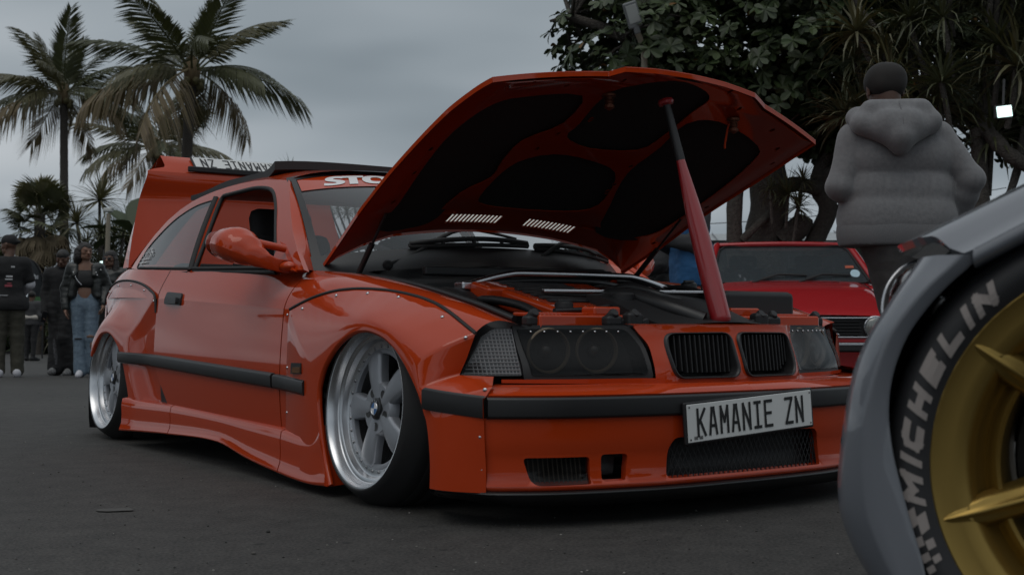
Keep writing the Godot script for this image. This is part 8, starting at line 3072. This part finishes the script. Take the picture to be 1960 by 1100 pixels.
	# --- woman with sunglasses behind the car's tail
	fig = person("smiling person with long dark hair and sunglasses in a black jacket behind the coupe's tail", Vector3(-5.22, ground_y(16.0), -16.0), deg_to_rad(-6.0), 0.905,
		{"look": -0.1, "lelbow": Vector3(0.26, 1.14, 0.0)},
		{"skin": Color(0.15, 0.080, 0.055), "clothes": [
			["trousers", func(j, _h): var b := leg_bones(j, 0.018); b.append([j.pelvis + Vector3(-0.06, 0, 0), j.pelvis + Vector3(0.06, 0, 0), 0.13, 0.13, Vector3(1, 1, 1.2)]); return b, jet, 0.018, 0.04, 0.01],
			["jacket", func(j, _h): var b := torso_bones(j, 0.03); b.append_array(arm_bones(j, 0.03, 0.95)); return b, leather, 0.017, 0.05, 0.018, 0.85],
			["shoes", func(j, _h): return shoe_bones(j), jet, 0.014, 0.02, 0.0],
			["hair", func(j, h): return [[h.call(0, 0.055, -0.03), h.call(0, 0.052, 0.018), 0.084, 0.073], [h.call(0.075, 0.0, -0.02), h.call(0.09, -0.19, 0.0), 0.04, 0.05], [h.call(-0.075, 0.0, -0.02), h.call(-0.09, -0.19, 0.0), 0.04, 0.05], [h.call(0.0, 0.0, -0.06), h.call(0, -0.18, -0.07), 0.08, 0.08]], hair_long, 0.012, 0.03, 0.014, -9.0, 20.0]]})
	mb = MB.new()
	mb.xf = Transform3D(Basis().scaled(Vector3.ONE * 0.905), Vector3.ZERO)
	for s in [-1.0, 1.0]:
		mb.rbox(Vector3(0.034 * s - 0.008, 1.645, 0.112), Vector3(0.052, 0.036, 0.01), 0.004, Basis(Vector3.UP, -0.1))
		mb.tube(PackedVector3Array([Vector3(0.062 * s - 0.008, 1.655, 0.105), Vector3(0.085 * s, 1.65, 0.02)]), 0.003, 4)
	put("sunglasses", mb, mat(Color(0.008, 0.008, 0.009), 0.15), fig)
	# --- far figure with a pale band on the jacket
	person("small distant person from behind in a dark jacket with a pale band", Vector3(-9.75, ground_y(25), -25.0), PI, 0.80,
		{"rknee": Vector3(-0.08, 0.5, -0.05), "rankle": Vector3(-0.09, 0.085, -0.12)},
		{"skin": dark_skin, "cell": 0.024, "fine": 0.014, "clothes": [
			["trousers", func(j, _h): var b := leg_bones(j, 0.012); b.append([j.pelvis + Vector3(-0.06, 0, 0), j.pelvis + Vector3(0.06, 0, 0), 0.13, 0.13, Vector3(1, 1, 1.2)]); return b, jet, 0.022, 0.04, 0.01],
			["jacket", func(j, _h): var b := torso_bones(j, 0.04); b.append_array(arm_bones(j, 0.036, 0.95)); return b, rough_mat(Color(0.03, 0.03, 0.032), Color(0.05, 0.05, 0.053), 4.0, 0.8, 0.0, 52), 0.022, 0.05, 0.012, 0.9],
			["pale_band", func(j, _h): return [[Vector3(-0.10, 1.10, 0), Vector3(0.10, 1.10, 0), 0.165, 0.165, Vector3(1, 1.9, 1.2)]], rough_mat(Color(0.4, 0.37, 0.33), Color(0.5, 0.47, 0.43), 4.0, 0.85, 0.0, 53), 0.022, 0.02, 0.0],
			["shoes", func(j, _h): return shoe_bones(j), jet, 0.02, 0.02, 0.0],
			["hair", func(j, h): return [[h.call(0, 0.05, -0.03), h.call(0, 0.05, 0.02), 0.09, 0.08]], hair, 0.02, 0.02, 0.0]]})
	# --- two people behind the open bonnet
	var blue := rough_mat(Color(0.012, 0.075, 0.19), Color(0.02, 0.11, 0.27), 3.0, 0.8, 0.4, 54)
	var dark_grey := rough_mat(Color(0.022, 0.023, 0.026), Color(0.036, 0.037, 0.04), 4.0, 0.85, 0.3, 55)
	person("person in a bright blue padded vest with dark sleeves half hidden by the bonnet", Vector3(1.40, ground_y(9.6), -9.6), deg_to_rad(-80.0), 1.0,
		{"lelbow": Vector3(0.24, 1.17, 0.02), "lwrist": Vector3(0.12, 1.22, 0.24), "relbow": Vector3(-0.24, 1.16, 0.02), "rwrist": Vector3(-0.10, 1.22, 0.25), "nod": 0.2},
		{"skin": Color(0.14, 0.075, 0.05), "clothes": [
			["trousers", func(j, _h): var b := leg_bones(j, 0.018); b.append([j.pelvis + Vector3(-0.06, 0, 0), j.pelvis + Vector3(0.06, 0, 0), 0.13, 0.13, Vector3(1, 1, 1.2)]); return b, jet, 0.018, 0.04, 0.01],
			["sleeves", func(j, _h): return arm_bones(j, 0.030, 0.95), dark_grey, 0.014, 0.03, 0.014],
			["padded_vest", func(j, _h): var b := torso_bones(j, 0.045); b.append_array([0.92, 0.99, 1.06, 1.13].map(func(y): return [Vector3(-0.08, y, 0), Vector3(0.08, y, 0), 0.165, 0.165, Vector3(1, 1, 1.15)])); return b, blue, 0.014, 0.03, 0.018, 0.86],
			["shoes", func(j, _h): return shoe_bones(j), jet, 0.016, 0.02, 0.0],
			["hair", func(j, h): return [[h.call(0, 0.05, -0.03), h.call(0, 0.05, 0.02), 0.088, 0.076]], hair, 0.014, 0.02, 0.0]]})
	fig = person("dark jacketed person with clasped hands and wristwatch behind the coupe's bonnet", Vector3(1.24, ground_y(10.4), -10.4), deg_to_rad(-62.0), 0.98,
		{"pelvis": Vector3(0, 0.93, -0.16), "waist": Vector3(0, 1.07, -0.08), "chest": Vector3(0, 1.25, 0.04), "neck": Vector3(0, 1.38, 0.14), "head": Vector3(0, 1.49, 0.22), "lshoulder": Vector3(0.175, 1.33, 0.10), "rshoulder": Vector3(-0.175, 1.33, 0.10), "lelbow": Vector3(0.21, 1.10, 0.14), "lwrist": Vector3(0.07, 1.0, 0.32), "relbow": Vector3(-0.21, 1.10, 0.14), "rwrist": Vector3(-0.05, 1.01, 0.33), "nod": 0.4},
		{"skin": Color(0.17, 0.095, 0.068), "fine_hands": true, "lhand": Vector3(-0.7, -0.1, 0.7), "rhand": Vector3(0.5, -0.1, 0.9), "lpalm": Vector3(-0.6, -0.4, -0.6), "rpalm": Vector3(0.8, -0.4, -0.4), "curl": 0.9, "clothes": [
			["trousers", func(j, _h): var b := leg_bones(j, 0.018); b.append([j.pelvis + Vector3(-0.06, 0, 0), j.pelvis + Vector3(0.06, 0, 0), 0.13, 0.13, Vector3(1, 1, 1.2)]); return b, jet, 0.018, 0.04, 0.01],
			["jacket", func(j, _h): var b := torso_bones(j, 0.03); b.append_array(arm_bones(j, 0.032, 0.9)); return b, dark_grey, 0.014, 0.04, 0.016],
			["wristwatch", func(j, _h): return [[j.lwrist.lerp(j.lelbow, 0.06) + Vector3(0, 0.0, 0.02), j.lwrist.lerp(j.lelbow, 0.07) + Vector3(0.0, 0.0, 0.022), 0.03, 0.03]], mat(Color(0.5, 0.5, 0.52), 0.3, 0.6), 0.008, 0.005, 0.0],
			["shoes", func(j, _h): return shoe_bones(j), jet, 0.016, 0.02, 0.0],
			["hair", func(j, h): return [[h.call(0, 0.05, -0.03), h.call(0, 0.05, 0.02), 0.088, 0.076]], hair, 0.014, 0.02, 0.0]]})


# pale blocks of print on the back of the T-shirt
func shirt_print(man: Node3D, s: float) -> void:
	var white := mat(Color(0.5, 0.5, 0.52), 0.7)
	var pink := mat(Color(0.32, 0.06, 0.08), 0.7)
	for e in [[-0.04, 1.37, 0.045, 0.018, 0], [0.0, 1.25, 0.075, 0.020, 0], [0.005, 1.215, 0.085, 0.016, 0], [0.0, 1.165, 0.05, 0.012, 1], [0.01, 1.135, 0.085, 0.028, 1], [0.06, 1.015, 0.09, 0.008, 0], [0.125, 1.015, 0.018, 0.014, 0]]:
		var mb := MB.new()
		mb.xf = Transform3D(Basis().scaled(Vector3.ONE * s), Vector3.ZERO)
		mb.grid(6, 2, func(a, b): var x: float = e[0] + e[2] * (a - 0.5); return Vector3(x, e[1] + e[3] * (b - 0.5), -0.1285 + 0.55 * x * x - 0.012 * smoothstep(1.2, 1.0, e[1])), -1.0)
		put("shirt_print", mb, white if e[4] == 0 else pink, man)


# zips and studs of the leather jacket, rips in the jeans
func jacket_details(lady: Node3D, s: float) -> void:
	var steel := mat(Color(0.6, 0.6, 0.62), 0.25, 1.0)
	var fig := Transform3D(Basis().scaled(Vector3.ONE * s), Vector3.ZERO)
	var mb := MB.new()
	mb.xf = fig
	mb.tube(PackedVector3Array([Vector3(-0.11, 1.30, 0.135), Vector3(-0.075, 1.25, 0.145), Vector3(-0.03, 1.20, 0.15)]), 0.005, 5)
	mb.tube(PackedVector3Array([Vector3(-0.075, 1.12, 0.14), Vector3(-0.085, 1.03, 0.14)]), 0.004, 5)
	put("zip", mb, steel, lady)
	for e in [[-0.135, 1.365, 0.115], [-0.105, 1.305, 0.142], [0.145, 1.365, 0.11], [0.16, 1.33, 0.12], [0.2, 1.40, 0.08]]:
		mb = MB.new()
		mb.xf = fig
		mb.ball(Vector3(e[0], e[1], e[2]), Vector3.ONE * 0.010, Basis(), 8, 6)
		put("stud", mb, steel, lady)
	for e in [[0.085, 0.53, 0.128, 0.05, 0.022, 1], [0.10, 0.42, 0.122, 0.02, 0.05, 1], [-0.07, 0.50, 0.100, 0.05, 0.014, 0]]:
		mb = MB.new()
		mb.xf = fig
		mb.ball(Vector3(e[0], e[1], e[2]), Vector3(e[3], e[4], 0.012), Basis(), 12, 8)
		put("rip", mb, mat(Color(0.135, 0.070, 0.046), 0.6) if e[5] else mat(Color(0.015, 0.015, 0.02), 0.8), lady)
